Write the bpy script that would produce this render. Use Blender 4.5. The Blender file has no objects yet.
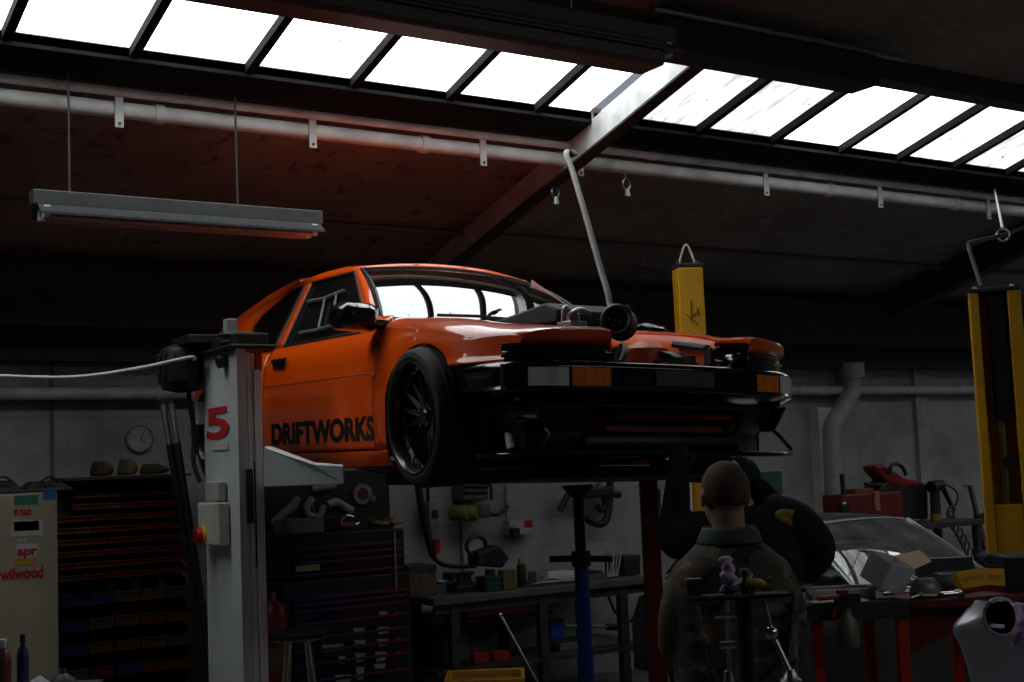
import bpy, bmesh, math, random
from mathutils import Vector, Matrix, noise
random.seed(5)
PI = math.pi
V = Vector
COL = bpy.context.scene.collection
WM = {}

# ------------------------------------------------------------------ camera frame (metres; X along back wall, Y to back wall)
F_PX, PITCH, ROLL, YAW, EYE = 1340.0, 0.095, -0.042, 0.585, 1.7
def _tow(v):
    return V((v[0]*math.cos(YAW)+v[1]*math.sin(YAW), -v[0]*math.sin(YAW)+v[1]*math.cos(YAW), v[2]))
_rt0, _up0 = V((1,0,0)), V((0,-math.sin(PITCH),math.cos(PITCH)))
FW = _tow(V((0,math.cos(PITCH),math.sin(PITCH))))
RT = _tow(_rt0*math.cos(ROLL)+_up0*math.sin(ROLL))
UP = _tow(_up0*math.cos(ROLL)-_rt0*math.sin(ROLL))
CAM = V((0,0,EYE))
def ray(px, py): return FW+RT*((px-512)/F_PX)-UP*((py-341)/F_PX)
def atD(px, py, D): return CAM+ray(px,py)*D
def atY(px, py, Y):
    r = ray(px,py); return CAM+r*(Y/r.y)
def atX(px, py, X):
    r = ray(px,py); return CAM+r*(X/r.x)

# ------------------------------------------------------------------ materials
MATS = {}
def mat(name, col, rough=.55, metal=0., var=.18, scale=9., bump=0., coat=0., spec=.5, emit=None, estr=0., coords='Object', stretch=(1,1,1)):
    if name in MATS: return MATS[name]
    m = bpy.data.materials.new(name); m.use_nodes = True
    nt = m.node_tree; n = nt.nodes; L = nt.links
    b = n['Principled BSDF']
    tc = n.new('ShaderNodeTexCoord'); mp = n.new('ShaderNodeMapping'); mp.inputs['Scale'].default_value = stretch
    L.new(tc.outputs[coords], mp.inputs[0])
    nz = n.new('ShaderNodeTexNoise'); nz.inputs['Scale'].default_value = scale; nz.inputs['Detail'].default_value = 5
    L.new(mp.outputs[0], nz.inputs['Vector'])
    cr = n.new('ShaderNodeValToRGB')
    lo = [max(0,c*(1-var)) for c in col]; hi = [min(1,c*(1+var)) for c in col]
    cr.color_ramp.elements[0].position = .3; cr.color_ramp.elements[0].color = (*lo,1)
    cr.color_ramp.elements[1].position = .7; cr.color_ramp.elements[1].color = (*hi,1)
    L.new(nz.outputs['Fac'], cr.inputs[0]); L.new(cr.outputs[0], b.inputs['Base Color'])
    b.inputs['Roughness'].default_value = rough; b.inputs['Metallic'].default_value = metal
    b.inputs['Coat Weight'].default_value = coat; b.inputs['Coat Roughness'].default_value = .04
    b.inputs['Specular IOR Level'].default_value = spec
    if bump:
        bp = n.new('ShaderNodeBump'); bp.inputs['Strength'].default_value = bump; bp.inputs['Distance'].default_value = .02
        L.new(nz.outputs['Fac'], bp.inputs['Height']); L.new(bp.outputs[0], b.inputs['Normal'])
    if emit:
        b.inputs['Emission Color'].default_value = (*emit,1); b.inputs['Emission Strength'].default_value = estr
    MATS[name] = m
    return m
def glass_mat(name, tint, ior=1.5, rough=.0, dust=.02):
    if name in MATS: return MATS[name]
    m = bpy.data.materials.new(name); m.use_nodes = True
    nt = m.node_tree; n = nt.nodes; L = nt.links
    n.remove(n['Principled BSDF'])
    tr = n.new('ShaderNodeBsdfTransparent'); tr.inputs[0].default_value = (*tint,1)
    gl = n.new('ShaderNodeBsdfGlossy'); gl.inputs['Roughness'].default_value = rough; gl.inputs[0].default_value = (1,1,1,1)
    fr = n.new('ShaderNodeFresnel'); fr.inputs[0].default_value = ior
    # faint dust film so that the pane is not perfectly clean
    tc = n.new('ShaderNodeTexCoord'); nz = n.new('ShaderNodeTexNoise'); nz.inputs['Scale'].default_value = 6; nz.inputs['Detail'].default_value = 6
    L.new(tc.outputs['Object'], nz.inputs['Vector'])
    ma = n.new('ShaderNodeMath'); ma.operation = 'MULTIPLY'; ma.inputs[1].default_value = dust
    L.new(nz.outputs['Fac'], ma.inputs[0])
    df = n.new('ShaderNodeBsdfDiffuse'); df.inputs[0].default_value = (.5,.5,.5,1)
    mx = n.new('ShaderNodeMixShader'); L.new(fr.outputs[0], mx.inputs[0]); L.new(tr.outputs[0], mx.inputs[1]); L.new(gl.outputs[0], mx.inputs[2])
    mx2 = n.new('ShaderNodeMixShader'); L.new(ma.outputs[0], mx2.inputs[0]); L.new(mx.outputs[0], mx2.inputs[1]); L.new(df.outputs[0], mx2.inputs[2])
    L.new(mx2.outputs[0], n['Material Output'].inputs[0])
    MATS[name] = m
    return m

# ------------------------------------------------------------------ mesh builder
def frame_from(d):
    d = V(d).normalized()
    a = V((0,0,1)) if abs(d.z) < .9 else V((1,0,0))
    u = d.cross(a).normalized(); w = d.cross(u).normalized()
    return u, w
def catmull(pts, n=6, closed=False):
    pts = [V(p) for p in pts]; out = []
    m = len(pts); rng = m if closed else m-1
    for i in range(rng):
        if closed: p0,p1,p2,p3 = pts[(i-1)%m],pts[i],pts[(i+1)%m],pts[(i+2)%m]
        else: p0,p1,p2,p3 = pts[max(i-1,0)],pts[i],pts[i+1],pts[min(i+2,m-1)]
        for k in range(n):
            t = k/n
            out.append(.5*((2*p1)+(p2-p0)*t+(2*p0-5*p1+4*p2-p3)*t*t+(3*p1-p0-3*p2+p3)*t**3))
    if not closed: out.append(pts[-1])
    return out
class MB:
    def __init__(s): s.bm = bmesh.new(); s.M = None
    def v(s, p): 
        p = V(p)
        return s.bm.verts.new(s.M @ p if s.M else p)
    def f(s, vs):
        try: return s.bm.faces.new(vs)
        except ValueError: return None
    def box(s, c, d, R=None, taper=1.):
        c = V(c); hx,hy,hz = d[0]/2,d[1]/2,d[2]/2; vs = []
        for z in (-1,1):
            k = taper if z > 0 else 1
            for x,y in ((-1,-1),(1,-1),(1,1),(-1,1)):
                p = V((x*hx*k,y*hy*k,z*hz))
                if R: p = R @ p
                vs.append(s.v(c+p))
        for q in ((3,2,1,0),(4,5,6,7),(0,1,5,4),(1,2,6,5),(2,3,7,6),(3,0,4,7)): s.f([vs[i] for i in q])
        return s
    def span(s, a, b):
        a, b = V(a), V(b)
        return s.box((a+b)/2, [abs(b[i]-a[i]) for i in range(3)])
    def cyl(s, p0, p1, r0, r1=None, seg=16, caps=True):
        p0, p1 = V(p0), V(p1); r1 = r0 if r1 is None else r1
        u, w = frame_from(p1-p0)
        A = [s.v(p0+(u*math.cos(2*PI*i/seg)+w*math.sin(2*PI*i/seg))*r0) for i in range(seg)]
        B = [s.v(p1+(u*math.cos(2*PI*i/seg)+w*math.sin(2*PI*i/seg))*r1) for i in range(seg)]
        for i in range(seg): s.f([A[i],A[(i+1)%seg],B[(i+1)%seg],B[i]])
        if caps: s.f(A[::-1]); s.f(B)
        return s
    def tube(s, pts, r, seg=8, closed=False, caps=True):
        pts = [V(p) for p in pts]; n = len(pts); rings = []
        rr = r if isinstance(r,(list,tuple)) else [r]*n
        t0 = (pts[1]-pts[0]).normalized(); u, w = frame_from(t0)
        for i in range(n):
            if closed: t = (pts[(i+1)%n]-pts[i-1])
            else: t = pts[min(i+1,n-1)]-pts[max(i-1,0)]
            t = t.normalized() if t.length > 1e-9 else t0
            u = (u-t*u.dot(t)); u = u.normalized() if u.length > 1e-6 else frame_from(t)[0]
            w = t.cross(u)
            rings.append([s.v(pts[i]+(u*math.cos(2*PI*k/seg)+w*math.sin(2*PI*k/seg))*rr[i]) for k in range(seg)])
        for i in range(n if closed else n-1):
            A, B = rings[i], rings[(i+1)%n]
            for k in range(seg): s.f([A[k],A[(k+1)%seg],B[(k+1)%seg],B[k]])
        if caps and not closed: s.f(rings[0][::-1]); s.f(rings[-1])
        return s
    def lathe(s, prof, o=(0,0,0), ax=(0,0,1), seg=32, close=False):
        o = V(o); ax = V(ax).normalized(); u, w = frame_from(ax); rings = []
        for r,h in prof:
            if r < 1e-6: rings.append([s.v(o+ax*h)])
            else: rings.append([s.v(o+ax*h+(u*math.cos(2*PI*k/seg)+w*math.sin(2*PI*k/seg))*r) for k in range(seg)])
        m = len(rings)
        for i in range(m if close else m-1):
            A, B = rings[i], rings[(i+1)%m]
            for k in range(seg):
                k2 = (k+1)%seg
                if len(A) == 1 and len(B) == 1: continue
                if len(A) == 1: s.f([A[0],B[k2],B[k]])
                elif len(B) == 1: s.f([A[k],A[k2],B[0]])
                else: s.f([A[k],A[k2],B[k2],B[k]])
        return s
    def ball(s, c, r, seg=16, rings=10, R=None):
        c = V(c); r = V((r,r,r)) if not hasattr(r,'__len__') else V(r); rows = []
        for i in range(rings+1):
            a = PI*i/rings
            if i in (0,rings):
                p = V((0,0,r.z*math.cos(a))); rows.append([s.v(c+(R@p if R else p))])
            else:
                row = []
                for k in range(seg):
                    p = V((r.x*math.sin(a)*math.cos(2*PI*k/seg),r.y*math.sin(a)*math.sin(2*PI*k/seg),r.z*math.cos(a)))
                    row.append(s.v(c+(R@p if R else p)))
                rows.append(row)
        for i in range(rings):
            A, B = rows[i], rows[i+1]
            for k in range(seg):
                k2 = (k+1)%seg
                if len(A) == 1: s.f([A[0],B[k],B[k2]])
                elif len(B) == 1: s.f([A[k],B[0],A[k2]])
                else: s.f([A[k],B[k],B[k2],A[k2]])
        return s
    def grid(s, rows, cu=False, cv=False):
        vs = [[s.v(p) for p in r] for r in rows]; n = len(vs); m = len(vs[0])
        for i in range(n if cu else n-1):
            for j in range(m if cv else m-1):
                s.f([vs[i][j],vs[i][(j+1)%m],vs[(i+1)%n][(j+1)%m],vs[(i+1)%n][j]])
        return s
    def loft(s, rings, caps=True):
        vs = [[s.v(p) for p in r] for r in rings]; m = len(vs[0])
        for i in range(len(vs)-1):
            for j in range(m): s.f([vs[i][j],vs[i][(j+1)%m],vs[i+1][(j+1)%m],vs[i+1][j]])
        if caps: s.f(vs[0][::-1]); s.f(vs[-1])
        return s
    def prism(s, poly, d):
        d = V(d); A = [s.v(p) for p in poly]; B = [s.v(V(p)+d) for p in poly]; n = len(A)
        s.f(A[::-1]); s.f(B)
        for i in range(n): s.f([A[i],A[(i+1)%n],B[(i+1)%n],B[i]])
        return s
    def mirror_y(s):
        g = bmesh.ops.duplicate(s.bm, geom=s.bm.verts[:]+s.bm.edges[:]+s.bm.faces[:])['geom']
        fs = []
        for e in g:
            if isinstance(e, bmesh.types.BMVert): e.co.y = -e.co.y
            elif isinstance(e, bmesh.types.BMFace): fs.append(e)
        bmesh.ops.reverse_faces(s.bm, faces=fs)
        return s
    def build(s, name, m, parent=None, local=False, smooth=True, bevel=0., solid=0., angle=40, sub=0, remesh=0., smoothit=0):
        bmesh.ops.remove_doubles(s.bm, verts=s.bm.verts, dist=1e-6)
        bmesh.ops.recalc_face_normals(s.bm, faces=s.bm.faces)
        me = bpy.data.meshes.new(name)
        W = WM.get(parent.name, Matrix.Identity(4)) if parent else Matrix.Identity(4)
        if parent and not local: s.bm.transform(W.inverted())
        s.bm.to_mesh(me); s.bm.free()
        for p in me.polygons: p.use_smooth = smooth
        if smooth and not remesh: me.set_sharp_from_angle(angle=math.radians(angle))
        for q in (m if isinstance(m,(list,tuple)) else [m]): me.materials.append(q)
        o = bpy.data.objects.new(name, me); COL.objects.link(o)
        if parent: o.parent = parent
        WM[o.name] = W
        if bevel:
            b = o.modifiers.new('bevel','BEVEL'); b.width = bevel; b.segments = 2; b.limit_method = 'ANGLE'; b.angle_limit = .6
        if solid:
            b = o.modifiers.new('solid','SOLIDIFY'); b.thickness = solid; b.offset = -1
        if remesh:
            b = o.modifiers.new('remesh','REMESH'); b.mode = 'VOXEL'; b.voxel_size = remesh; b.use_smooth_shade = True
        if smoothit:
            b = o.modifiers.new('smooth','SMOOTH'); b.factor = .5; b.iterations = smoothit
        if sub:
            b = o.modifiers.new('sub','SUBSURF'); b.levels = sub; b.render_levels = sub
        return o
def tag(o, label, cat, group=None):
    o['label'] = label; o['category'] = cat
    if group: o['group'] = group
    return o
def thing(name, label, cat, loc=(0,0,0), group=None, M=None):
    o = bpy.data.objects.new(name, None); COL.objects.link(o)
    o.empty_display_size = .1
    M = M if M else Matrix.Translation(V(loc)); o.matrix_world = M
    WM[o.name] = M.copy()
    return tag(o, label, cat, group)
def struct(name, mb, m, **k):
    o = mb.build(name, m, **k); o['kind'] = 'structure'; return o
def copy_tree(o, parent=None, M=None):
    c = o.copy(); COL.objects.link(c)
    if parent: c.parent = parent
    elif M: c.matrix_world = M
    WM[c.name] = (M if M else WM[o.name]).copy() if not parent else WM[parent.name].copy()
    for ch in list(o.children): copy_tree(ch, c)
    return c
def text_mb(txt, size, M, depth=.002, bold=.0, sx=1., align='LEFT'):
    cu = bpy.data.curves.new('t','FONT'); cu.body = txt; cu.size = size; cu.extrude = depth; cu.offset = bold; cu.align_x = align
    ob = bpy.data.objects.new('t', cu); COL.objects.link(ob)
    dg = bpy.context.evaluated_depsgraph_get(); dg.update()
    me = bpy.data.meshes.new_from_object(ob.evaluated_get(dg))
    b = MB(); b.bm.from_mesh(me); b.bm.transform(M @ Matrix.Diagonal((sx,1,1,1)))
    bpy.data.objects.remove(ob); bpy.data.curves.remove(cu); bpy.data.meshes.remove(me)
    return b
def axes(x, y, z, o):
    return Matrix(((x[0],y[0],z[0],o[0]),(x[1],y[1],z[1],o[1]),(x[2],y[2],z[2],o[2]),(0,0,0,1)))
def lerp(a, b, t): return a+(b-a)*t
def interp(x, T):
    if x <= T[0][0]: return T[0][1]
    for (a,b),(c,d) in zip(T,T[1:]):
        if x <= c: return b+(d-b)*(x-a)/(c-a)
    return T[-1][1]
def sstep(a, b, x):
    t = min(1,max(0,(x-a)/(b-a))); return t*t*(3-2*t)
# ------------------------------------------------------------------ palette
ORANGE = mat('orange_paint',(.85,.088,.0005),rough=.4,coat=1.,var=.04,scale=3,spec=.15)
ORANGE.node_tree.nodes["Principled BSDF"].inputs["Coat IOR"].default_value = 1.6
ORANGE_IN = mat('orange_inner_paint',(.72,.10,.012),rough=.45,var=.12,scale=6)
BLACK = mat('gloss_black',(.006,.006,.007),rough=.16,coat=.5,var=.3)
SATIN = mat('satin_black',(.012,.012,.013),rough=.5,var=.3)
RUBBER = mat('rubber',(.012,.012,.012),rough=.75,var=.3,scale=30)
RIMBLK = mat('rim_black',(.008,.008,.009),rough=.28,coat=.4,var=.2)
CHROME = mat('chrome',(.75,.76,.78),rough=.15,metal=1,var=.06)
STEEL = mat('steel',(.36,.37,.38),rough=.38,metal=1,var=.2,scale=14)
DKSTEEL = mat('dark_steel',(.05,.05,.055),rough=.5,metal=.4,var=.35,scale=10)
WHITEP = mat('white_paint',(.62,.63,.62),rough=.5,var=.16,scale=5,bump=.03)
PIPEP = mat('pipe_paint',(.88,.88,.86),rough=.5,var=.25,scale=6)
GREY = mat('grey_plastic',(.30,.31,.31),rough=.5,var=.12)
LGREY = mat('light_grey_plastic',(.55,.55,.53),rough=.5,var=.12)
RED = mat('red_paint',(.42,.012,.010),rough=.4,var=.2)
DKRED = mat('dark_red_paint',(.20,.009,.008),rough=.45,var=.3)
YELLOW = mat('yellow_paint',(.70,.36,.012),rough=.42,var=.14,scale=6)
YELBOX = mat('yellow_plastic',(.72,.36,.02),rough=.5,var=.12)
BLUE = mat('blue_plastic',(.012,.035,.26),rough=.45,var=.2)
TEAL = mat('teal_plastic',(.01,.20,.16),rough=.5,var=.2)
BEIGE = mat('beige_metal',(.34,.305,.22),rough=.45,var=.12,scale=3)
CARD = mat('cardboard',(.58,.38,.23),rough=.8,var=.12,scale=14)
WHITE = mat('white_plastic',(.78,.78,.78),rough=.5,var=.08)
PAPER = mat('paper',(.75,.75,.73),rough=.7,var=.1)
WOOD = mat('worn_wood',(.22,.15,.09),rough=.75,var=.35,scale=6,stretch=(1,8,8))
CONC = mat('concrete_floor',(.10,.10,.10),rough=.6,var=.35,scale=2.5,bump=.1)
BROWNCL = mat('brown_cloth',(.22,.12,.05),rough=.9,var=.4,scale=14)
PURPLE = mat('purple_cloth',(.60,.44,.70),rough=.9,var=.2,scale=20)

def wall_mat():
    m = bpy.data.materials.new('painted_block_wall'); m.use_nodes = True
    n = m.node_tree.nodes; L = m.node_tree.links; b = n['Principled BSDF']
    tc = n.new('ShaderNodeTexCoord'); mp = n.new('ShaderNodeMapping'); mp.inputs['Rotation'].default_value = (PI/2,0,0)
    L.new(tc.outputs['Object'], mp.inputs[0])
    br = n.new('ShaderNodeTexBrick'); br.inputs['Scale'].default_value = 1.; br.inputs['Brick Width'].default_value = .44; br.inputs['Row Height'].default_value = .215
    br.inputs['Mortar Size'].default_value = .006; br.inputs['Mortar Smooth'].default_value = .6
    br.inputs['Color1'].default_value = (.37,.385,.40,1); br.inputs['Color2'].default_value = (.34,.355,.37,1); br.inputs['Mortar'].default_value = (.31,.315,.32,1)
    L.new(mp.outputs[0], br.inputs['Vector'])
    nz = n.new('ShaderNodeTexNoise'); nz.inputs['Scale'].default_value = 1.3; nz.inputs['Detail'].default_value = 8; nz.inputs['Roughness'].default_value = .65
    L.new(tc.outputs['Object'], nz.inputs['Vector'])
    cr = n.new('ShaderNodeValToRGB'); cr.color_ramp.elements[0].position = .30; cr.color_ramp.elements[0].color = (.55,.52,.48,1); cr.color_ramp.elements[1].position = .55; cr.color_ramp.elements[1].color = (1,1,1,1)
    L.new(nz.outputs['Fac'], cr.inputs[0])
    mx = n.new('ShaderNodeMixRGB'); mx.blend_type = 'MULTIPLY'; mx.inputs[0].default_value = 1
    L.new(br.outputs['Color'], mx.inputs[1]); L.new(cr.outputs[0], mx.inputs[2]); L.new(mx.outputs[0], b.inputs['Base Color'])
    b.inputs['Roughness'].default_value = .7
    bp = n.new('ShaderNodeBump'); bp.inputs['Strength'].default_value = .12; bp.inputs['Distance'].default_value = .01
    L.new(br.outputs['Fac'], bp.inputs['Height']); bp.invert = True; L.new(bp.outputs[0], b.inputs['Normal'])
    return m
WALL = wall_mat()
def roof_mat(name, c, stain):
    m = bpy.data.materials.new(name); m.use_nodes = True
    n = m.node_tree.nodes; L = m.node_tree.links; b = n['Principled BSDF']
    tc = n.new('ShaderNodeTexCoord')
    nz = n.new('ShaderNodeTexNoise'); nz.inputs['Scale'].default_value = 1.1; nz.inputs['Detail'].default_value = 6
    L.new(tc.outputs['Object'], nz.inputs['Vector'])
    cr = n.new('ShaderNodeValToRGB')
    cr.color_ramp.elements[0].position = .3; cr.color_ramp.elements[0].color = (*[k*.62 for k in c],1)
    cr.color_ramp.elements[1].position = .72; cr.color_ramp.elements[1].color = (*[k*1.15 for k in c],1)
    L.new(nz.outputs['Fac'], cr.inputs[0])
    n2 = n.new('ShaderNodeTexNoise'); n2.inputs['Scale'].default_value = 7; n2.inputs['Detail'].default_value = 7; n2.inputs['Roughness'].default_value = .7
    L.new(tc.outputs['Object'], n2.inputs['Vector'])
    c2 = n.new('ShaderNodeValToRGB'); c2.color_ramp.elements[0].position = .55; c2.color_ramp.elements[0].color = (0,0,0,1); c2.color_ramp.elements[1].position = .62; c2.color_ramp.elements[1].color = (1,1,1,1)
    L.new(n2.outputs['Fac'], c2.inputs[0])
    mx = n.new('ShaderNodeMixRGB'); mx.inputs[2].default_value = (*stain,1)
    L.new(c2.outputs[0], mx.inputs[0]); L.new(cr.outputs[0], mx.inputs[1]); L.new(mx.outputs[0], b.inputs['Base Color'])
    b.inputs['Roughness'].default_value = .8
    return m
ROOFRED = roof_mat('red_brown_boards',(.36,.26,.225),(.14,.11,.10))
ROOFDK = roof_mat('grey_brown_boards',(.32,.275,.25),(.36,.33,.31))  # greyer board colour than the left bay
ROOFBEAM = mat('dark_timber_unlit_flange',(.045,.035,.032),rough=.8,var=.4,scale=5)
RAFTERP = mat('rafter_paint',(.66,.68,.69),rough=.6,var=.3,scale=5)
BARP = mat('glazing_bar_paint',(.012,.012,.014),rough=.8,var=.3,spec=.1)

def pane_mat(name, strength, dirt, lo=.28, hi=.60):
    m = bpy.data.materials.new(name); m.use_nodes = True
    n = m.node_tree.nodes; L = m.node_tree.links
    n.remove(n['Principled BSDF'])
    e = n.new('ShaderNodeEmission')
    tc = n.new('ShaderNodeTexCoord'); mp = n.new('ShaderNodeMapping'); mp.inputs['Scale'].default_value = (7,1.3,1.3)
    L.new(tc.outputs['Object'], mp.inputs[0])
    nz = n.new('ShaderNodeTexNoise'); nz.inputs['Scale'].default_value = 2.2; nz.inputs['Detail'].default_value = 8; nz.inputs['Roughness'].default_value = .7
    L.new(mp.outputs[0], nz.inputs['Vector'])
    cr = n.new('ShaderNodeValToRGB')
    cr.color_ramp.elements[0].position = lo; cr.color_ramp.elements[0].color = (*[max(.1,1-dirt*k) for k in (1.,1.015,1.03)],1)
    cr.color_ramp.elements[1].position = hi; cr.color_ramp.elements[1].color = (.93,1,1,1)
    L.new(nz.outputs['Fac'], cr.inputs[0])
    # scattered specks of moss on the glass
    vo = n.new('ShaderNodeTexNoise'); vo.inputs['Scale'].default_value = 26; vo.inputs['Detail'].default_value = 1
    L.new(tc.outputs['Object'], vo.inputs['Vector'])
    c2 = n.new('ShaderNodeValToRGB'); c2.color_ramp.elements[0].position = .765; c2.color_ramp.elements[0].color = (1,1,1,1); c2.color_ramp.elements[1].position = .78; c2.color_ramp.elements[1].color = (.02,.02,.02,1)
    L.new(vo.outputs['Fac'], c2.inputs[0])
    mx = n.new('ShaderNodeMixRGB'); mx.blend_type = 'MULTIPLY'; mx.inputs[0].default_value = 1
    L.new(cr.outputs[0], mx.inputs[1]); L.new(c2.outputs[0], mx.inputs[2])
    L.new(mx.outputs[0], e.inputs[0]); e.inputs[1].default_value = strength
    L.new(e.outputs[0], n['Material Output'].inputs[0])
    m.cycles.emission_sampling = 'FRONT_BACK'
    return m
PANE_S = 4.2
PANE = pane_mat('daylit_pane',PANE_S,.06); PANED = pane_mat('dirty_daylit_pane',2.0,.62,.40,.66); PANEM = pane_mat('streaked_daylit_pane',3.2,.76,.38,.58)

PANE_FILL = pane_mat('added_fill_pane',1.9,.3)
# ------------------------------------------------------------------ shell
SL = math.tan(.26); YW = 9.0; K = 1.08; Z0 = EYE+K*((2.85-1.7)+SL*(9-9/K)); RIDGE = 2.4
def rz(y): return Z0+SL*(YW-y)
def rz2(y): return rz(RIDGE)-SL*(RIDGE-y)
XL, XR, YF = -6.0, 17.0, -6.0
struct('floor', MB().span((XL-.2,YF-.2,-.2),(XR+.2,YW+.2,0)), CONC, smooth=False)
struct('wall_back', MB().span((XL-.2,YW,0),(XR+.2,YW+.25,rz(YW)+.02)), WALL, smooth=False)
def gable(x0, x1):
    b = MB(); prof = [(x0,YF,0),(x0,YW,0),(x0,YW,rz(YW)),(x0,RIDGE,rz(RIDGE)),(x0,YF,rz2(YF))]
    return b.prism(prof,(x1-x0,0,0))
struct('wall_left', gable(XL-.2,XL), WALL, smooth=False)
struct('wall_right', gable(XR,XR+.2), WALL, smooth=False)
struct('wall_front', MB().span((XL-.2,YF-.2,0),(XR+.2,YF,rz2(YF)+.02)), WALL, smooth=False)
def slab(x0, x1, y0, y1, z):
    return MB().prism([(x0,y0,z(y0)),(x0,y1,z(y1)),(x0,y1,z(y1)+.08),(x0,y0,z(y0)+.08)],(x1-x0,0,0))
SY0, SY1 = 5.08*K, 5.955*K        # skylight strip
RX = 4.56*K                    # rafter between the two bays
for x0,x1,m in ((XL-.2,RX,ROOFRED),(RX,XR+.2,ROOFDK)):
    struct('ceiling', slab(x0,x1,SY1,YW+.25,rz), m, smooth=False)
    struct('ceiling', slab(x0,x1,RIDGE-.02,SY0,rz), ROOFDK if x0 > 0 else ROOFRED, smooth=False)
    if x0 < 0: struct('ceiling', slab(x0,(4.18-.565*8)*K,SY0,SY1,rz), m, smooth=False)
FY0, FY1 = -1.2, -.2        # opening for the added fill panes behind the camera
struct('ceiling', slab(XL-.2,XR+.2,YF-.2,FY0,rz2), ROOFDK, smooth=False)
struct('ceiling', slab(XL-.2,XR+.2,FY1,RIDGE,rz2), ROOFDK, smooth=False)
struct('ceiling', slab(XL-.2,3.0,FY0,FY1,rz2), ROOFDK, smooth=False)
struct('ceiling', slab(9.0,XR+.2,FY0,FY1,rz2), ROOFDK, smooth=False)

# skylight panes and glazing bars
barsL = [(4.18-.565*i)*K for i in range(0,9)]
edges = [RX-.02]+barsL
n_win = 0
def pane(x0, x1, m):
    global n_win; n_win += 1
    y0, y1 = SY0, SY1; t = .012
    b = MB().prism([(x0,y0,rz(y0)+.05),(x0,y1,rz(y1)+.05),(x0,y1,rz(y1)+.05+t),(x0,y0,rz(y0)+.05+t)],(x1-x0,0,0))
    struct('window_%d'%n_win, b, m, smooth=False)
for a,b in zip(edges,edges[1:]): pane(b+.005,a-.005,PANE)
edgesR = [RX+.06]+[K*x for x in (5.36,5.97,6.58,7.14,7.72,8.30,8.9)]+[K*(9.4+.6*i) for i in range(0,11)]
kinds = {0:PANED,1:PANED,2:PANE,3:PANEM,4:PANEM,5:PANED,6:PANED}
for i,(a,b) in enumerate(zip(edgesR,edgesR[1:])): pane(a+.005,b-.005,kinds.get(i,PANE))
for i in range(10):  # unseen glowing panes, added as frontal fill for the car and table
    n_win += 1; xa_, xb_ = 3.0+.6*i+.02, 3.6+.6*i-.02
    struct('window_%d'%n_win, MB().prism([(xa_,FY0,rz2(FY0)+.04),(xa_,FY1,rz2(FY1)+.04),(xa_,FY1,rz2(FY1)+.052),(xa_,FY0,rz2(FY0)+.052)],(xb_-xa_,0,0)), PANE_FILL, smooth=False)
n_tr = 0
def trim(b, m, **k):
    global n_tr; n_tr += 1
    return struct('trim_%d'%n_tr, b, m, **k)
for x in barsL[:9]+edgesR[1:9]:
    trim(MB().prism([(x-.024,SY0,rz(SY0)),(x-.024,SY1,rz(SY1)),(x-.024,SY1,rz(SY1)+.055),(x-.024,SY0,rz(SY0)+.055)],(.048,0,0)), BARP, smooth=False)
for x in barsL[9:]+edgesR[9:]:
    trim(MB().prism([(x-.022,SY0,rz(SY0)),(x-.022,SY1,rz(SY1)),(x-.022,SY1,rz(SY1)+.07),(x-.022,SY0,rz(SY0)+.07)],(.044,0,0)), BARP, smooth=False)
# sill and head timbers of the skylight
for xa,xb in ((XL,RX-.01),(RX+.01,XR)):
    trim(MB().prism([(xa,SY1,rz(SY1)-.02),(xa,SY1+.22,rz(SY1+.22)-.02),(xa,SY1+.22,rz(SY1+.22)+.0),(xa,SY1,rz(SY1)+.045)],(xb-xa,0,0)), BARP, smooth=False)
trim(MB().span((XL,SY0-.12,rz(SY0)-.10),(XR,SY0+.02,rz(SY0)+.06)), ROOFBEAM, smooth=False)
# wall plate and eaves gutter beam
trim(MB().span((XL,YW-.16,2.52),(XR,YW,2.80)), ROOFBEAM, smooth=False)
trim(MB().span((XL,YW-.42,2.72),(XR,YW-.02,3.12)), ROOFBEAM, smooth=False)
# rafters: painted steel I beams running down the slope
def rafter(x, d, m, fl=.07, top=None):
    y0, y1 = top or RIDGE, YW-.02; b = MB()
    def bar(xa, xb, da, db): b.prism([(xa,y0,rz(y0)-da),(xa,y1,rz(y1)-da),(xa,y1,rz(y1)-db),(xa,y0,rz(y0)-db)],(xb-xa,0,0))
    bar(x-.006,x+.006,0,d); trim(b, m, smooth=False); b = MB()
    y0, y1 = top or RIDGE, YW-.02
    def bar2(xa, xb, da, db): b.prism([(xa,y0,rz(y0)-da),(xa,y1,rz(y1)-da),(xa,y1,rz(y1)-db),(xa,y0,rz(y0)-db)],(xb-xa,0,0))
    bar2(x-fl,x+fl,d,d+.014); return trim(b, ROOFBEAM, smooth=False)  # lower flange coloured dark to give it an unlit look
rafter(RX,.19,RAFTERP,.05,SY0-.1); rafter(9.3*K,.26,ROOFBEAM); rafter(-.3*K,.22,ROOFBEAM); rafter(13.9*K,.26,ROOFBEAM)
# wall joints, pale service column and pipes fixed to the wall
for px in (52,): 
    x = atY(px,430,YW).x; trim(MB().span((x-.012,YW-.012,0),(x+.012,YW,2.52)), mat('joint_strip',(.12,.12,.12),rough=.8), smooth=False)
for px in (468,925):
    x = atY(px,500,YW).x; trim(MB().span((x-.09,YW-.05,0),(x+.09,YW,2.52)), WALL, smooth=False)
c1, c2 = atY(811,450,YW), atY(826,450,YW)
trim(MB().span((c1.x,YW-.12,0),(c2.x,YW,2.15)), WHITEP, smooth=False)

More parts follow.
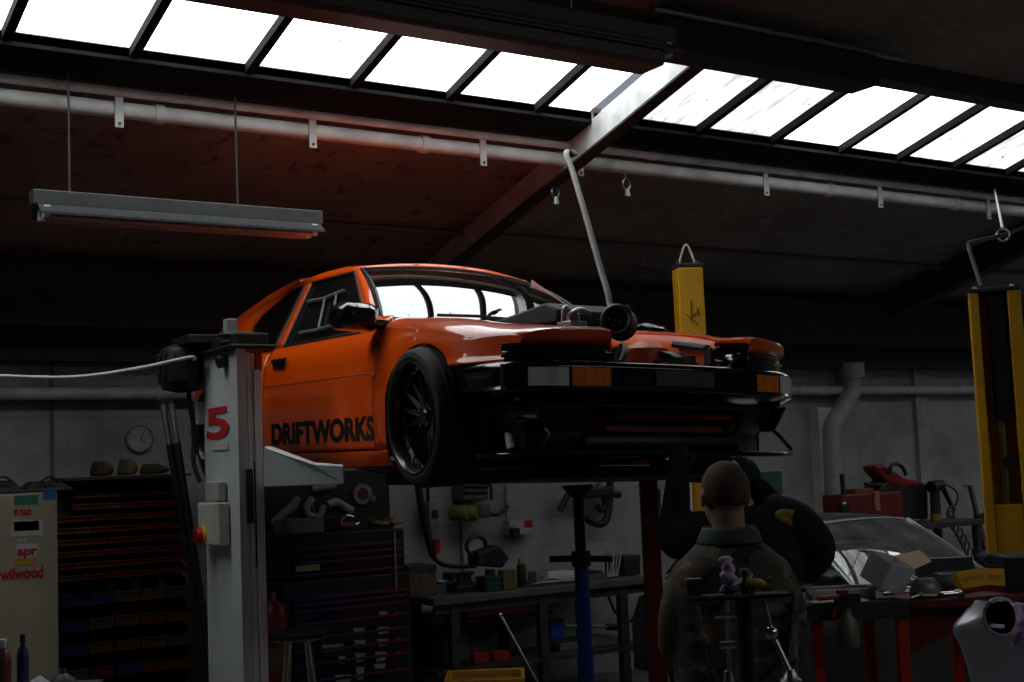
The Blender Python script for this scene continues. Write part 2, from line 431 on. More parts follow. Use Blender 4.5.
# ------------------------------------------------------------------ pipes
def pipe_run(name, label, y, z, r, xs, m, brackets=()):
    t = thing(name, label, 'pipe', (xs[0],y,z))
    MB().cyl((xs[0],y,z),(xs[1],y,z),r,seg=14).build('pipe_run', m, t)
    for xb in xs[2:]: MB().cyl((xb-.025,y,z),(xb+.025,y,z),r*1.22,seg=14).build('coupling', m, t)
    for xb in brackets:
        MB().box((xb,y-.045,z-.02),(.045,.012,.17)).build('bracket', WHITEP, t, smooth=False, bevel=.003)
        MB().cyl((xb,y-.055,z-.085),(xb,y-.03,z-.085),.009,seg=8).build('bolt', DKSTEEL, t)
    return t
zb = rz(6.25*K)-.10
brx = [atY(px,py,6.22*K).x for px,py in ((118,85),(311,108),(481,127),(578,140),(763,155),(877,170),(985,182))]
pipe_run('roof_pipe','long pale thick pipe running under the skylight on white brackets',6.25*K,zb,.043,(XL,14,-.4,2.3,3.9,7.3,8.7),PIPEP,brx)
pipe_run('roof_pipe','long thin pale pipe just above the bracketed pipe under the skylight',6.20*K,zb+.080,.024,(XL,14,1.2,5.6),PIPEP)
pipe_run('roof_conduit','thin dark conduit running along the sloping boards above the car',7.4*K,rz(7.4*K)-.03,.018,(XL,14,1.0,4.4,6.2),mat('conduit',(.16,.13,.12),rough=.6),())
wz = 2.31
pipe_run('wall_pipe','pale grey pipe running straight along the white back wall',8.90,wz,.042,(XL,14,3.0,9.4),mat('wall_pipe_paint',(.50,.51,.53),rough=.5),())
dt = thing('drain_pipe','pale angled drainpipe elbow dropping down the back wall beside the white column','pipe',atY(853,377,8.86))
a_,b_,c_,d_ = atY(852,376,8.84),atY(852,392,8.84),atY(831,428,8.84),atY(835,520,8.84)
MB().tube(catmull([a_,a_.lerp(b_,.8),b_.lerp(c_,.2),b_.lerp(c_,.8),c_.lerp(d_,.1),d_,V((d_.x,d_.y,.05))],6),.085,seg=14).build('pipe_run', mat('drain_paint',(.36,.37,.38),rough=.55), dt)
MB().cyl(a_+V((0,0,-.02)),a_+V((0,0,.12)),.12,seg=16).build('hopper', mat('drain_paint',(.36,.37,.38)), dt)
# box beam under the skylight beside the rafter, with its conduit
hb = thing('box_beam','long black box beam under the skylight just right of the steel rafter','beam',atD(760,60,6.2))
p0, p1 = atY(664,42,5.30), atY(880,69,5.30)
MB().span((p0.x-.1,5.18,p0.z-.075),(p1.x-.15,5.40,p0.z+.10)).build('beam_body', SATIN, hb, smooth=False, bevel=.01)
MB().cyl((p0.x-.15,5.20,p0.z+.125),(p1.x+.1,5.20,p0.z+.125),.022,seg=10).build('conduit', STEEL, hb)
for k in (.25,.75):
    x = lerp(p0.x,p1.x,k); MB().cyl((x,5.3,p0.z+.1),(x,5.3,rz(5.3)),.012,seg=8).build('hanger', DKSTEEL, hb)

# ------------------------------------------------------------------ fluorescent fittings
def batten(name, label, x0, x1, y, z, hang, cover=False):
    t = thing(name, label, 'light', ((x0+x1)/2,y,z))
    MB().span((x0,y-.045,z-.03),(x1,y+.045,z+.045)).build('batten_housing', mat('batten_grey',(.05,.053,.053),rough=.5), t, smooth=False, bevel=.006)
    MB().grid([[(x,y-.045,z-.03),(x,y-.10,z-.075),(x,y-.10,z-.085)] for x in (x0+.02,x1-.02)]).build('reflector', mat('dull_reflector',(.035,.038,.042),rough=.4), t, smooth=False, solid=.003)
    MB().grid([[(x,y+.045,z-.03),(x,y+.10,z-.075),(x,y+.10,z-.085)] for x in (x0+.02,x1-.02)]).build('reflector', mat('dull_reflector',(.035,.038,.042)), t, smooth=False, solid=.003)
    for dy in (-.045,.045):
        MB().cyl((x0+.08,y+dy,z-.085),(x1-.08,y+dy,z-.085),.018,seg=12).build('tube', mat('unlit_tube',(.42,.30,.26),rough=.35), t)
        for x in (x0+.06,x1-.06): MB().box((x,y+dy,z-.065),(.03,.04,.06)).build('lamp_holder', WHITE, t, smooth=False)
    if cover: MB().span((x0+.1,y-.085,z-.150),(x1-.10,y+.085,z-.03)).build('diffuser_cover', mat('unlit_opal_cover',(.085,.050,.052),rough=.45), t, smooth=False, bevel=.02)  # opal cover with its unlit look put into the dark colour
    for k in hang:
        x = lerp(x0,x1,k); MB().cyl((x,y,z+.04),(x,y,rz(y) if y > RIDGE else rz2(y)),.006,seg=6).build('hanging_rod', DKSTEEL, t)
    return t
a, b = atY(31,205,6.6), atY(320,226,6.6)
batten('fluorescent_light','unlit grey twin tube light hanging over the white lift post',a.x,b.x,6.6,(a.z+b.z)/2+.03,(.12,.69))
a, b = atY(60,-14,4.35), atY(670,40,4.35)
batten('fluorescent_light','unlit long twin tube light hanging across the skylight at the top',a.x,b.x,4.35,(a.z+b.z)/2+.095,(.35,.8),True)

def at_roof(px, py, off=0.):
    r = ray(px,py); return CAM+r*((rz(0)-off-EYE)/(r.z+SL*r.y))
# hooks and chains from the rafter
def hook_chain(label, top, bot, name='chain_hook'):
    t = thing(name, label, 'hook', top)
    MB().cyl(top,bot,.006,seg=6).build('rod', STEEL, t)
    b = MB(); c = V(bot)
    b.tube([c+V((math.cos(k/10*2*PI)*.03,0,math.sin(k/10*2*PI)*.035-.03)) for k in range(10)],.008,seg=6,closed=True)
    b.build('ring', STEEL, t)
    MB().cyl(c+V((0,0,-.06)),c+V((0,0,-.11)),.02,.028,seg=10).build('weight', STEEL, t)
for px,py,yy,lb in ((555,188,7.0,'steel hook and rod hanging left of the rafter'),(626,180,6.9,'steel hook and rod hanging right of the rafter')):
    w = at_roof(px,py,.22); tp = at_roof(px-6,py-24,.02); hook_chain(lb,tp,w)
# ================================================================== RACE CAR (local frame: x forward from front axle, y left, z up)
_f, _l, _u = V((.0300914,-.99941097,-.01649925)), V((.99919364,.03051559,-.02609348)), V((.0265816,-.01570076,.99952334))
CAR_O = V((3.61053,5.00697,1.4991))
CARM = axes(_f,_l,_u,CAR_O)
car = thing('race_car','orange two door race car with black front bumper raised on the lift','car',M=CARM)
def cw(x,y,z): return CARM @ V((x,y,z))
ZP = [(.15,.70),(.21,.757),(.25,.772),(.285,.784),(.32,.790),(.45,.796),(.58,.800),(.625,.801),(.632,.795),(.66,.792),(.72,.788),(.77,.777),(.80,.763),(.825,.745),(.845,.722),(.90,.70)]
AC, AR = (.04,.42), .305
RC, RR = (-2.17,.42), .300
def yside(x, z):
    y = interp(z,ZP)
    y -= .085*max(0,(x-.28)/.40)**2 if x > .28 else 0
    y -= .09*max(0,(-2.3-x)/.55)**2 if x < -2.3 else 0
    for (cx,cz) in (AC,RC):
        r = math.hypot(x-cx,z-cz)
        y += .040*math.exp(-((r-.30)/.14)**2)*(1 if z > .2 else 0)
    return y
def sym(fn, name, m, parent, **k):
    """builds the near (right) and far (left) version of a part"""
    out = []
    for s in (-1,1):
        b = MB(); fn(b, s); out.append(b.build(name, m, parent, local=True, **k))
    return out
CREST = [(-.62,.915),(-.45,.898),(-.31,.886),(-.06,.86),(.12,.836),(.25,.813),(.38,.787),(.50,.766),(.58,.752),(.66,.728),(.74,.700),(.80,.680)]
def crest(x): return interp(x,CREST)
def ycr(x): return .62-.20*sstep(.30,.60,x)

# ---- front wings
def wing_cols(x):
    dx = x-AC[0]
    if x <= -.262: zb = .285
    elif abs(dx) < AR-.0005 and AC[1]+math.sqrt(AR*AR-dx*dx) > .612: zb = AC[1]+math.sqrt(AR*AR-dx*dx)
    elif dx < 0: zb = max(.285, AC[1]-0+ (math.sqrt(max(0,AR*AR-dx*dx))))
    else: zb = .612 if x < .557 else .682
    zc = crest(x); zs = zc-.075+.038*sstep(.25,.58,x); n = 14; col = []
    for i in range(n+1):
        z = lerp(zb,zs,i/n); col.append((x,yside(x,z),z))
    ys = yside(x,zs); yc = ycr(x)
    for i in range(1,11):
        t = i/10*PI/2; col.append((x, yc+(ys-yc)*math.cos(t)**.85 if t < PI/2 else yc, zs+(zc-zs)*math.sin(t)))
    col.append((x,yc-.03,zc-.006)); col.append((x,yc-.035,zc-.03))
    w = sstep(.28,.60,x)
    NX = [(.385,.768),(.42,.762),(.5,.742),(.61,.706),(.70,.666),(.735,.632),(.752,.602),(.80,.600)]
    return [(p[0]+w*(interp(p[1],NX)-.60),p[1],p[2]) for p in col]
xs = [-.41,-.36,-.31,-.275,-.264]+[AC[0]-AR*math.cos(PI*k/26) for k in range(1,23)]
xs = sorted([x for x in xs if x < .277]+[-.2645,.277,.30,.33,.36,.40,.44,.48,.52,.550,.556,.558,.572,.585,.60])
def wing(b, s):
    rows = [[(p[0],p[1]*s,p[2]) for p in wing_cols(x)] for x in xs]
    last = rows[-1]; rows.append([(p[0]+.004,p[1],min(p[2],max(.686,p[2]-.018))) for p in last]); rows.append([(p[0]-.010,p[1],min(p[2],.682)) for p in last])
    b.grid(rows)
wings = sym(wing,'front_wing',ORANGE,car,solid=.004,angle=35)
# arch lip and liner, inner wing, firewall
def arch_liner(b, s):
    rows = []
    for k in range(25):
        a = lerp(-.35,PI+.25,k/24); c, sn = math.cos(a), math.sin(a)
        rows.append([(AC[0]+c*(AR+.025),s*.46,AC[1]+sn*(AR+.025)),(AC[0]+c*(AR+.025),s*.74,AC[1]+sn*(AR+.02))])
    b.grid(rows)
    b.span((AC[0]-AR,s*.43,.28),(AC[0]+AR,s*.46,.70))
sym(arch_liner,'arch_liner',SATIN,car,solid=.004)
def inner_wing(b, s):
    rows = []
    for k in range(16):
        x = lerp(-.50,.52,k/15); yc = ycr(x)-.034
        zc = crest(x)-.02
        rows.append([(x,s*yc,zc),(x,s*(.575 if x < .3 else yc-.01),zc-.05),(x,s*min(.565,yc-.01),.60),(x,s*min(.55,yc-.01),.45)])
    b.grid(rows)
sym(inner_wing,'inner_wing',ORANGE_IN,car,solid=.004)
def strut_tower(b, s):
    b.lathe([(.0,.06),(.05,.06),(.075,.045),(.11,.02),(.125,-.30)],(-.02,s*.47,.74),(0,0,1),20)
for o in sym(strut_tower,'strut_tower',ORANGE_IN,car): pass
def tower_brace(b, s): b.tube([(.10,s*.55,.78),(.34,s*.54,.74),(.46,s*.50,.63)],.018,8)
sym(tower_brace,'wing_brace',SATIN,car)
MB().grid([[(-.47,y,.92-.05*abs(y)),(-.46,y,.70),(-.42,y,.40)] for y in [-.64,-.4,-.2,0,.2,.4,.64]]).build('firewall',ORANGE_IN,car,local=True,solid=.006)
# cowl panel below the windscreen
def ws_base(y): return V((-.475-.115*(abs(y)/.67)**2.2,y,.888+.020*(abs(y)/.67)**2))
def ws_top(y): return V((-.985-.053*(abs(y)/.53)**2.2,y,1.236-.030*(abs(y)/.53)**2))
rows = []
for k in range(21):
    y = lerp(-.66,.66,k/20); p = ws_base(y)
    rows.append([p+V((-.02,0,-.012)),p+V((.03,0,-.012)),p+V((.10,0,-.022)),p+V((.14,0,-.05))])
MB().grid(rows).build('cowl_panel',ORANGE,car,local=True,solid=.004)

# ---- front corners: headlamp recess, bumper, air dam, splitter
PLAN = [(.31,.822),(.42,.822),(.52,.815),(.607,.795),(.662,.757),(.705,.69),(.745,.60),(.778,.47),(.80,.30),(.812,.12),(.815,0)]
PL = catmull([(a,b,0) for a,b in PLAN],4)
PL = PL+[V((p.x,-p.y,0)) for p in PL[-2::-1]]       # from left arch round the nose to the right arch
def offs(path, d):
    out = []
    for i,p in enumerate(path):
        t = (path[min(i+1,len(path)-1)]-path[max(i-1,0)]).normalized(); nrm = V((-t.y,t.x,0))
        if nrm.x < 0 and i not in (0,len(path)-1) and abs(p.y) < .5: nrm = -nrm
        out.append((p,nrm))
    sg = 1 if out[len(out)//2][1].x > 0 else -1
    return [p+n*sg*d for p,n in out]
def loop_panel(sec, sel=lambda p: True, path=PL):
    cols = []
    for d,z in sec:
        cols.append([V((q.x,q.y,z)) for q,p in zip(offs(path,d),path) if sel(p)])
    return [list(r) for r in zip(*cols)]
bump = MB().grid(loop_panel([(-.10,.610),(-.034,.613),(-.012,.606),(-.004,.598),(.0,.590),(.0,.586),(-.003,.583),(-.010,.580),(-.012,.515),(.0,.510),(.003,.500),(-.003,.492),(-.03,.478),(-.055,.458),(-.09,.452)]))
bumper = bump.build('front_bumper',BLACK,car,local=True,solid=.004,angle=30)
def lens(name, m, y0, y1, z0, z1, s, d=.004):
    seg = [V((p.x,p.y,0)) for p in catmull([(a,b,0) for a,b in PLAN],30) if y0 <= p.y <= y1]
    seg = [V((p.x,p.y*s,0)) for p in seg]
    rows = []
    o_ = offs(seg,d-.012); 
    sgn = 1
    for (a) in o_: rows.append([(a.x-.02,a.y,z0),(a.x,a.y,z0),(a.x+.001,a.y,lerp(z0,z1,.5)),(a.x,a.y,z1),(a.x-.02,a.y,z1)])
    return MB().grid(rows).build(name,m,bumper,local=True)
AMBER = mat('amber_lens',(.85,.20,.008),rough=.25,coat=.6,var=.25,scale=30,stretch=(1,1,.1))
CLEARL = mat('clear_lens',(.75,.76,.80),rough=.2,coat=.8,var=.30,scale=14,stretch=(1,1,.12))
for s in (-1,1):
    lens('turn_signal',AMBER,.405,.575,.512,.588,s,.010)
    lens('position_lamp',CLEARL,.582,.735,.512,.588,s,.010)
MB().box((.806,-.03,.55),(.012,.32,.066)).build('plate_holder',mat('charcoal',(.055,.055,.06),rough=.4),bumper,local=True,bevel=.003)
for s in (-1,1): MB().box((.60,s*.800,.55),(.006,.012,.10)).build('bumper_seam',SATIN,bumper,local=True)
# headlamp recess boxes
def recess(b, s):
    up = []
    pl = [(.560,.764),(.592,.752),(.625,.735),(.660,.70),(.700,.61),(.735,.50),(.758,.39)]
    pl = catmull([(x,y,0) for x,y in pl],5)
    rows = []
    for p in pl:
        rows.append([(p.x-.10,p.y*s*.99,.682),(p.x-.008,p.y*s,.684),(p.x-.010,p.y*s,.678),(p.x-.016,p.y*s,.670),(p.x-.016,p.y*s,.654),(p.x-.006,p.y*s,.650),(p.x-.006,p.y*s,.643),(p.x-.016,p.y*s,.639),(p.x-.016,p.y*s,.618),(p.x-.10,p.y*s,.615)])
    b.grid(rows)
    # inner side and back of the bucket
    b.grid([[(.748,s*.39,.684),(.50,s*.40,.68)],[(.742,s*.39,.615),(.50,s*.40,.615)]])
    b.grid([[(.50,s*.40,.68),(.50,s*.70,.68)],[(.50,s*.40,.615),(.50,s*.70,.615)]])
sym(recess,'headlamp_recess',BLACK,car,solid=.003,angle=25)
def bucket_bracket(b, s):
    b.box((.53,s*.372,.68),(.05,.03,.075)); b.box((.52,s*.365,.722),(.025,.03,.02)); b.cyl((.54,s*.372,.70),(.59,s*.376,.715),.010)
sym(bucket_bracket,'hinge_bracket',SATIN,car,bevel=.005)
# slam panel and radiator support
MB().grid([[(.70+.05*math.cos(y*1.8),y,.613),(.60,y,.622),(.50,y,.610),(.50,y,.40)] for y in [lerp(-.60,.60,k/14) for k in range(15)]]).build('slam_panel',BLACK,car,local=True,solid=.005)
MB().box((.47,0,.50),(.05,.62,.20)).build('radiator',mat('radiator_core',(.05,.05,.055),rough=.6,scale=60,var=.5),car,local=True,bevel=.004)
for y in (-.28,-.02,.30): MB().cyl((.66,y,.612),(.66,y,.632),.014,seg=10).build('bonnet_latch',CHROME,car,local=True)
# valance / air dam below the bumper
dam_sec = [(-.085,.456),(-.095,.43),(-.14,.36),(-.165,.335),(-.165,.26)]
for s in (-1,1):
    MB().grid(loop_panel(dam_sec,lambda p: p.y*s > .40 and p.x > .38)).build('air_dam',SATIN,car,local=True,solid=.006)
MB().grid(loop_panel([(-.085,.456),(-.09,.425)],lambda p: abs(p.y) < .47)).build('air_dam',SATIN,car,local=True,solid=.006)
MB().grid(loop_panel([(-.13,.32),(-.14,.26)],lambda p: abs(p.y) < .47)).build('air_dam',SATIN,car,local=True,solid=.006)
MB().cyl((.64,-.26,.412),(.64,.38,.412),.022,seg=12).build('crash_bar',mat('bar_red',(.50,.035,.02),rough=.45),car,local=True)
MB().box((.58,.05,.352),(.03,.66,.03)).build('lower_bar',mat('bar_maroon',(.13,.010,.008),rough=.5),car,local=True,bevel=.004)
spl = [(.40,.80),(.52,.80),(.60,.785),(.665,.745),(.735,.64),(.785,.50),(.815,.28),(.825,0)]
spl = [V((a,b,0)) for a,b in spl]; spl = catmull(spl,3); spl = spl+[V((p.x,-p.y,0)) for p in spl[-2::-1]]
poly = [V((.36,.74,.234))]+[V((p.x,p.y,.234)) for p in spl]+[V((.36,-.74,.234))]
MB().prism(poly,(0,0,.018)).build('splitter',BLACK,car,local=True,bevel=.003)
for s in (-1,1): MB().span((.345,s*.36,.235),(.352,s*.74,.47)).build('air_dam_closing_plate',SATIN,car,local=True,smooth=False)
# tapered side panels of the air dam and the struts down to the splitter
def fin(b, s):
    top = catmull([(.33,.742,.446),(.46,.742,.448),(.58,.730,.450),(.67,.700,.452)],4); bot = catmull([(.40,.655,.345),(.46,.655,.345),(.58,.648,.345),(.66,.630,.345)],4)
    b.grid([[(p.x,p.y*s,p.z),((p.x+q.x)/2,(p.y+q.y)/2*s+.006*s,(p.z+q.z)/2),(q.x,q.y*s,q.z)] for p,q in zip(top,bot)])
fins = sym(fin,'air_dam_fin',mat('fin_black',(.018,.020,.022),rough=.22,coat=.5),car,solid=.008)
def pstrut(b, s): b.prism([(.405,s*.66,.340),(.435,s*.66,.338),(.515,s*.70,.278),(.480,s*.70,.268)],(0,-s*.018,0))
sym(pstrut,'splitter_strut',mat('pale_strut',(.80,.70,.58),rough=.3),car,bevel=.003)
def dstrut(b, s):
    b.tube([(.66,s*.632,.345),(.69,s*.635,.322),(.705,s*.690,.262)],.008,6)
sym(dstrut,'splitter_stay',mat('fin_black',(.018,.020,.022)),car)

# ---- doors, sills, rear quarters
def rail_y(z): return lerp(.728,.540,(z-.84)/.37)
def door(b, s):
    rows = []
    for k in range(49):
        x = lerp(-1.615,-.415,k/48)
        rows.append([(x,s*yside(x,z),z) for z in [.29,.305,.33,.37,.42,.47,.52,.57,.60,.618,.626,.632,.640,.66,.69,.72,.75,.775,.80,.815,.83,.842]])
    b.grid(rows)
doors = sym(door,'door',ORANGE,car,solid=.004,angle=30)
def sill(b, s):
    rows = []
    for k in range(22):
        x = lerp(-2.15,-.262,k/21)
        rows.append([(x,s*(yside(x,z)+d),z) for z,d in ((.282,-.004),(.278,.004),(.262,.006),(.235,.004),(.212,0),(.205,-.03),(.205,-.10))])
    b.grid(rows)
sym(sill,'side_skirt',ORANGE,car,solid=.004,angle=30)
def quarter(b, s):
    xs_ = [-1.625,-1.70,-1.78,-1.84]+[RC[0]+RR*math.cos(PI*k/18) for k in range(0,19)]+[-2.50,-2.56,-2.64,-2.74,-2.83]
    rows = []
    for x in sorted(xs_):
        dx = x-RC[0]; zb = .29
        if abs(dx) < RR: zb = max(zb,RC[1]+math.sqrt(max(0,RR*RR-dx*dx)))
        zt = interp(-x,[(1.6,.842),(2.1,.865),(2.5,.905),(2.7,.915),(2.83,.90)])
        rows.append([(x,s*yside(x,lerp(zb,min(zt,.842),i/14)) if zt <= .8421 or i < 14 else s*.70,lerp(zb,zt,i/14)) for i in range(15)])
    b.grid(rows)
sym(quarter,'rear_quarter',ORANGE,car,solid=.004,angle=35)
def rear_liner(b, s):
    rows = []
    for k in range(25):
        a = lerp(-.3,PI+.3,k/24); c, sn = math.cos(a), math.sin(a)
        rows.append([(RC[0]+c*(RR+.02),s*.46,RC[1]+sn*(RR+.02)),(RC[0]+c*(RR+.02),s*.74,RC[1]+sn*(RR+.02))])
    b.grid(rows); b.span((RC[0]-RR,s*.43,.28),(RC[0]+RR,s*.46,.70))
sym(rear_liner,'arch_liner',SATIN,car,solid=.004)
# door furniture
for s,d in zip((-1,1),doors):
    b = MB(); y = s*.795
    b.prism([(-1.50,y,.772),(-1.335,y,.772),(-1.36,y,.722),(-1.49,y,.716)],(0,s*.006,0))
    b.box((-1.42,s*.806,.758),(.13,.018,.018))
    b.build('door_handle',SATIN,d,local=True,bevel=.003)
    b = MB(); rows = []
    for k in range(9):
        a = k/8*PI; r = math.sin(a)
        rows.append([(-.42-.085*math.cos(a)-.02, s*.0, 0)])
    # mirror: housing, glass face and foot
    b = MB(); b.loft([[(x,s*(.875+yy*k*.105),.888+zz*k*.066+dz) for yy,zz in ((-1,-.7),(-.75,-1),(.75,-.9),(1,-.5),(.95,.55),(.6,.95),(-.6,1),(-1,.75))] for x,k,dz in ((-.525,.93,0),(-.515,1,0),(-.455,1,0),(-.410,.88,-.002),(-.380,.55,-.006))])
    mh = b.build('door_mirror',BLACK,d,local=True,bevel=.012)
    MB().lathe([(0,.003),(.045,.003),(.046,-.004)],(-.526,s*.875,.885),(-1,0,0),20).build('mirror_glass',CHROME,d,local=True)
    MB().box((-.475,s*.755,.862),(.10,.10,.035)).build('mirror_foot',BLACK,d,local=True,bevel=.008)
    b = MB(); b.box((-1.018,s*.7975,.631),(1.19,.006,.012)); b.build('rub_strip',mat('rub_strip',(.30,.045,.008),rough=.5),d,local=True,bevel=.002)
# door lettering (reads the same way round on both doors)
for s,d in zip((-1,1),doors):
    if s < 0: M = axes((1,0,0),(0,.03,1),(0,-1,0),(-1.512,-.8005,.326))
    else: M = axes((-1,0,0),(0,-.03,1),(0,1,0),(-.41,.8005,.326))
    b = text_mb('DRIFTWORKS',.150,M,.0015,.0075,1.0)
    x0 = min(v.co.x for v in b.bm.verts); x1 = max(v.co.x for v in b.bm.verts)
    k = 1.10/(x1-x0); o0 = x0 if s < 0 else x1; t0 = -1.512 if s < 0 else -.41
    for v in b.bm.verts: v.co.x = t0+(v.co.x-o0)*k
    z0 = min(v.co.z for v in b.bm.verts); z1 = max(v.co.z for v in b.bm.verts)
    for v in b.bm.verts: v.co.z = .326+(v.co.z-z0)*.114/(z1-z0)
    for v in b.bm.verts: v.co.y = s*(yside(v.co.x,v.co.z)+(.0035 if abs(v.co.y) > .8005 else .0005))
    b.build('door_lettering',mat('letter_black',(.008,.007,.007),rough=.5),d,local=True,smooth=False)

# ---- greenhouse
def sp(x, z, s, d=0.): return (x,s*(rail_y(z)+d),z)
RAILT = [(-1.05,1.222),(-1.25,1.246),(-1.5,1.250),(-1.75,1.236),(-2.09,1.178),(-2.36,1.100),(-2.52,1.045),(-2.68,.965)]
def railz(x): return interp(-x,[(-a,b) for a,b in RAILT])
def pillar_frame(b, s):
    def strip(A, B, n=10):
        rows = []
        for k in range(n+1):
            t = k/n
            rows.append([A(t),B(t)])
        b.grid(rows)
    L = lambda p,q: (lambda t: sp(lerp(p[0],q[0],t),lerp(p[1],q[1],t),s))
    wsE = lambda t: (lambda p: (p.x-.012,p.y,p.z+.002))(V((lerp(-.60,-1.052,t)+.02*math.sin(PI*t),s*lerp(.672,.532,t),lerp(.906,1.222,t)+.010*math.sin(PI*t))))
    # A pillar: windscreen edge to window edge
    strip(wsE, lambda t: sp(lerp(-.665,-1.075,t),lerp(.885,1.20,t),s,.004))
    strip(lambda t: sp(lerp(-.665,-.62,t),lerp(.885,.842,t),s,.004), lambda t: sp(-.45,lerp(.90,.842,t),s,-.006),2)
    b.grid([[sp(-.60,.906,s,-.02),sp(-.44,.895,s,-.02)],[sp(-.60,.842,s,0),sp(-.41,.842,s,0)]])
    # roof rail above the windows
    rows = []
    for k in range(24):
        x = lerp(-1.05,-2.68,k/23); z = railz(x)
        zb_ = 1.198 if x > -1.62 else lerp(1.198,.90,sstep(-1.62,-2.35,x)) if False else (1.198 if x > -1.62 else z-.045)
        zb_ = min(zb_,z-.02)
        rows.append([(x,s*(rail_y(z)-.035),z+.006),sp(x,z-.006,s,-.002),sp(x,zb_,s)])
    b.grid(rows)
    # B pillar
    strip(L((-1.515,.842),(-1.545,1.20)), L((-1.635,.842),(-1.63,1.20)))
    # C pillar / sail panel
    qb = [(-1.93,.845),(-2.06,1.00),(-2.02,1.06),(-1.88,1.13),(-1.70,1.195)]
    rows = []
    for k in range(17):
        t = k/16; i = t*(len(qb)-1); a = int(min(i,len(qb)-2)); f_ = i-a
        q = (lerp(qb[a][0],qb[a+1][0],f_),lerp(qb[a][1],qb[a+1][1],f_))
        xo = lerp(-2.68,-1.70,t); zo = railz(xo)-.03 if t > 0 else .93
        rows.append([sp(q[0],q[1],s),sp(xo,max(.86,zo),s,-.004)])
    b.grid(rows)
    b.grid([[sp(-1.93,.845,s),sp(-2.68,.935,s,-.004)],[sp(-1.93,.838,s),sp(-2.68,.90,s,.0)]])
sym(pillar_frame,'window_frame',ORANGE,car,solid=.012,angle=45)
SGLASS = glass_mat('tinted_side_glass',(.48,.49,.52),1.5)
WGLASS = glass_mat('windscreen_glass',(.30,.31,.32),2.8)
def poly_glass(pts):
    def fn(b, s): b.prism([sp(x,z,s,-.010) for x,z in pts],(0,-s*.004,0))
    return fn
for o,d in zip(sym(poly_glass([(-.625,.838),(-.665,.89),(-1.075,1.204),(-1.545,1.204),(-1.515,.838)]),'side_window',SGLASS,car,smooth=False),doors): pass
sym(poly_glass([(-1.63,.838),(-1.63,1.20),(-1.70,1.20),(-1.88,1.135),(-2.02,1.065),(-2.065,1.0),(-1.93,.84)]),'quarter_window',SGLASS,car,smooth=False)
# sliding pane frame on the near door window
SLD = mat('slider_alloy',(.17,.18,.22),rough=.35,metal=.3,var=.15)
def sq(x, z): return sp(x,z,-1,.006)
wsl = bpy.data.objects['side_window']
for pts in ([(-1.473,1.085),(-1.28,1.080),(-1.078,1.098)],[(-1.377,.905),(-1.19,.902),(-1.005,.911)]):
    MB().tube([sq(x,z) for x,z in pts],.010,6).build('slider_rail',SLD,wsl,local=True)
for x0_,x1_ in ((-1.272,-1.169),(-1.146,-1.035)): MB().tube([sq(x0_,1.085),sq(x1_,.905)],.008,6).build('slider_post',mat('slider_dark',(.05,.055,.065),rough=.4),wsl,local=True)
# window seals
def seal(b, s):
    b.tube([sp(x,z,s,-.002) for x,z in [(-.62,.845),(-.672,.89),(-1.075,1.197),(-1.545,1.197),(-1.515,.845)]],.008,6,closed=True)
    b.tube([sp(x,z,s,-.002) for x,z in [(-1.64,.845),(-1.635,1.195),(-1.70,1.192),(-1.88,1.128),(-2.02,1.06),(-2.058,1.0),(-1.93,.848)]],.008,6,closed=True)
sym(seal,'window_seal',SATIN,car)
# windscreen (curved), its seal, wipers
rows = []
for k in range(25):
    u = lerp(-1,1,k/24); a, c = ws_base(u*.662), ws_top(u*.522); r = []
    for j in range(13):
        t = j/12; p = a.lerp(c,t); p.z += .034*math.sin(PI*t)*(1-.35*abs(u)**2); p.x += .022*math.sin(PI*t); r.append(p)
    rows.append(r)
MB().grid(rows).build('windscreen',WGLASS,car,local=True,angle=80)
edge = rows[0]+[r[-1] for r in rows[1:]]+rows[-1][-2::-1]+[r[0] for r in rows[-2:0:-1]]
MB().tube(edge,.009,6,closed=True).build('windscreen_seal',SATIN,car,local=True)
wp = lambda u,t: (lambda a,c: a.lerp(c,t)+V((.018*math.sin(PI*t)+.02,0,.030*math.sin(PI*t)+.022)))(ws_base(u*.662),ws_top(u*.522))
for u0,u1 in ((-.62,.04),(.05,.62)):
    b = MB(); b.tube([wp(u0,.02),wp(lerp(u0,u1,.5),.045),wp(u1,.03)],.008,6); b.tube([wp(u1,-.03),wp(lerp(u0,u1,.6),.03)],.010,6)
    b.cyl(wp(u1,-.05)+V((0,0,-.02)),wp(u1,-.05)+V((0,0,.02)),.018,seg=10)
    b.build('wiper',SATIN,car,local=True)
# roof skin and tailgate
rows = []
for k in range(26):
    x = lerp(-1.0,-1.78,k/25) ; r = []
    for j in range(21):
        u = lerp(-1,1,j/20); xx = x-.07*abs(u)**2.2*(1-k/25)
        z = railz(xx) if xx < -1.05 else lerp(1.222,1.222,0)
        yy = u*(rail_y(z)-.03); r.append((xx,yy,z+.006+.036*(1-abs(u)**2.2)))
    rows.append(r)
rows.insert(0,[V(q)+V((.022,0,-.030)) for q in rows[0]])
MB().grid(rows).build('roof',ORANGE,car,local=True,solid=.006,angle=60)
rows = []
for k in range(16):
    x = lerp(-1.79,-2.68,k/15); z = railz(x)
    rows.append([(x,lerp(-1,1,j/14)*(rail_y(max(z,.9))-.035),z+.006+.036*(1-abs(lerp(-1,1,j/14))**2.2)) for j in range(15)])
tg = MB().grid(rows).build('tailgate_glass',SGLASS,car,local=True,angle=60)
fr = [rows[0][0]]+[r[0] for r in rows[1:]]+rows[-1][1:]+[r[-1] for r in rows[-2::-1]]+rows[0][-2:0:-1]
MB().tube(fr,.022,8,closed=True).build('tailgate_frame',ORANGE,car,local=True)
rows = []
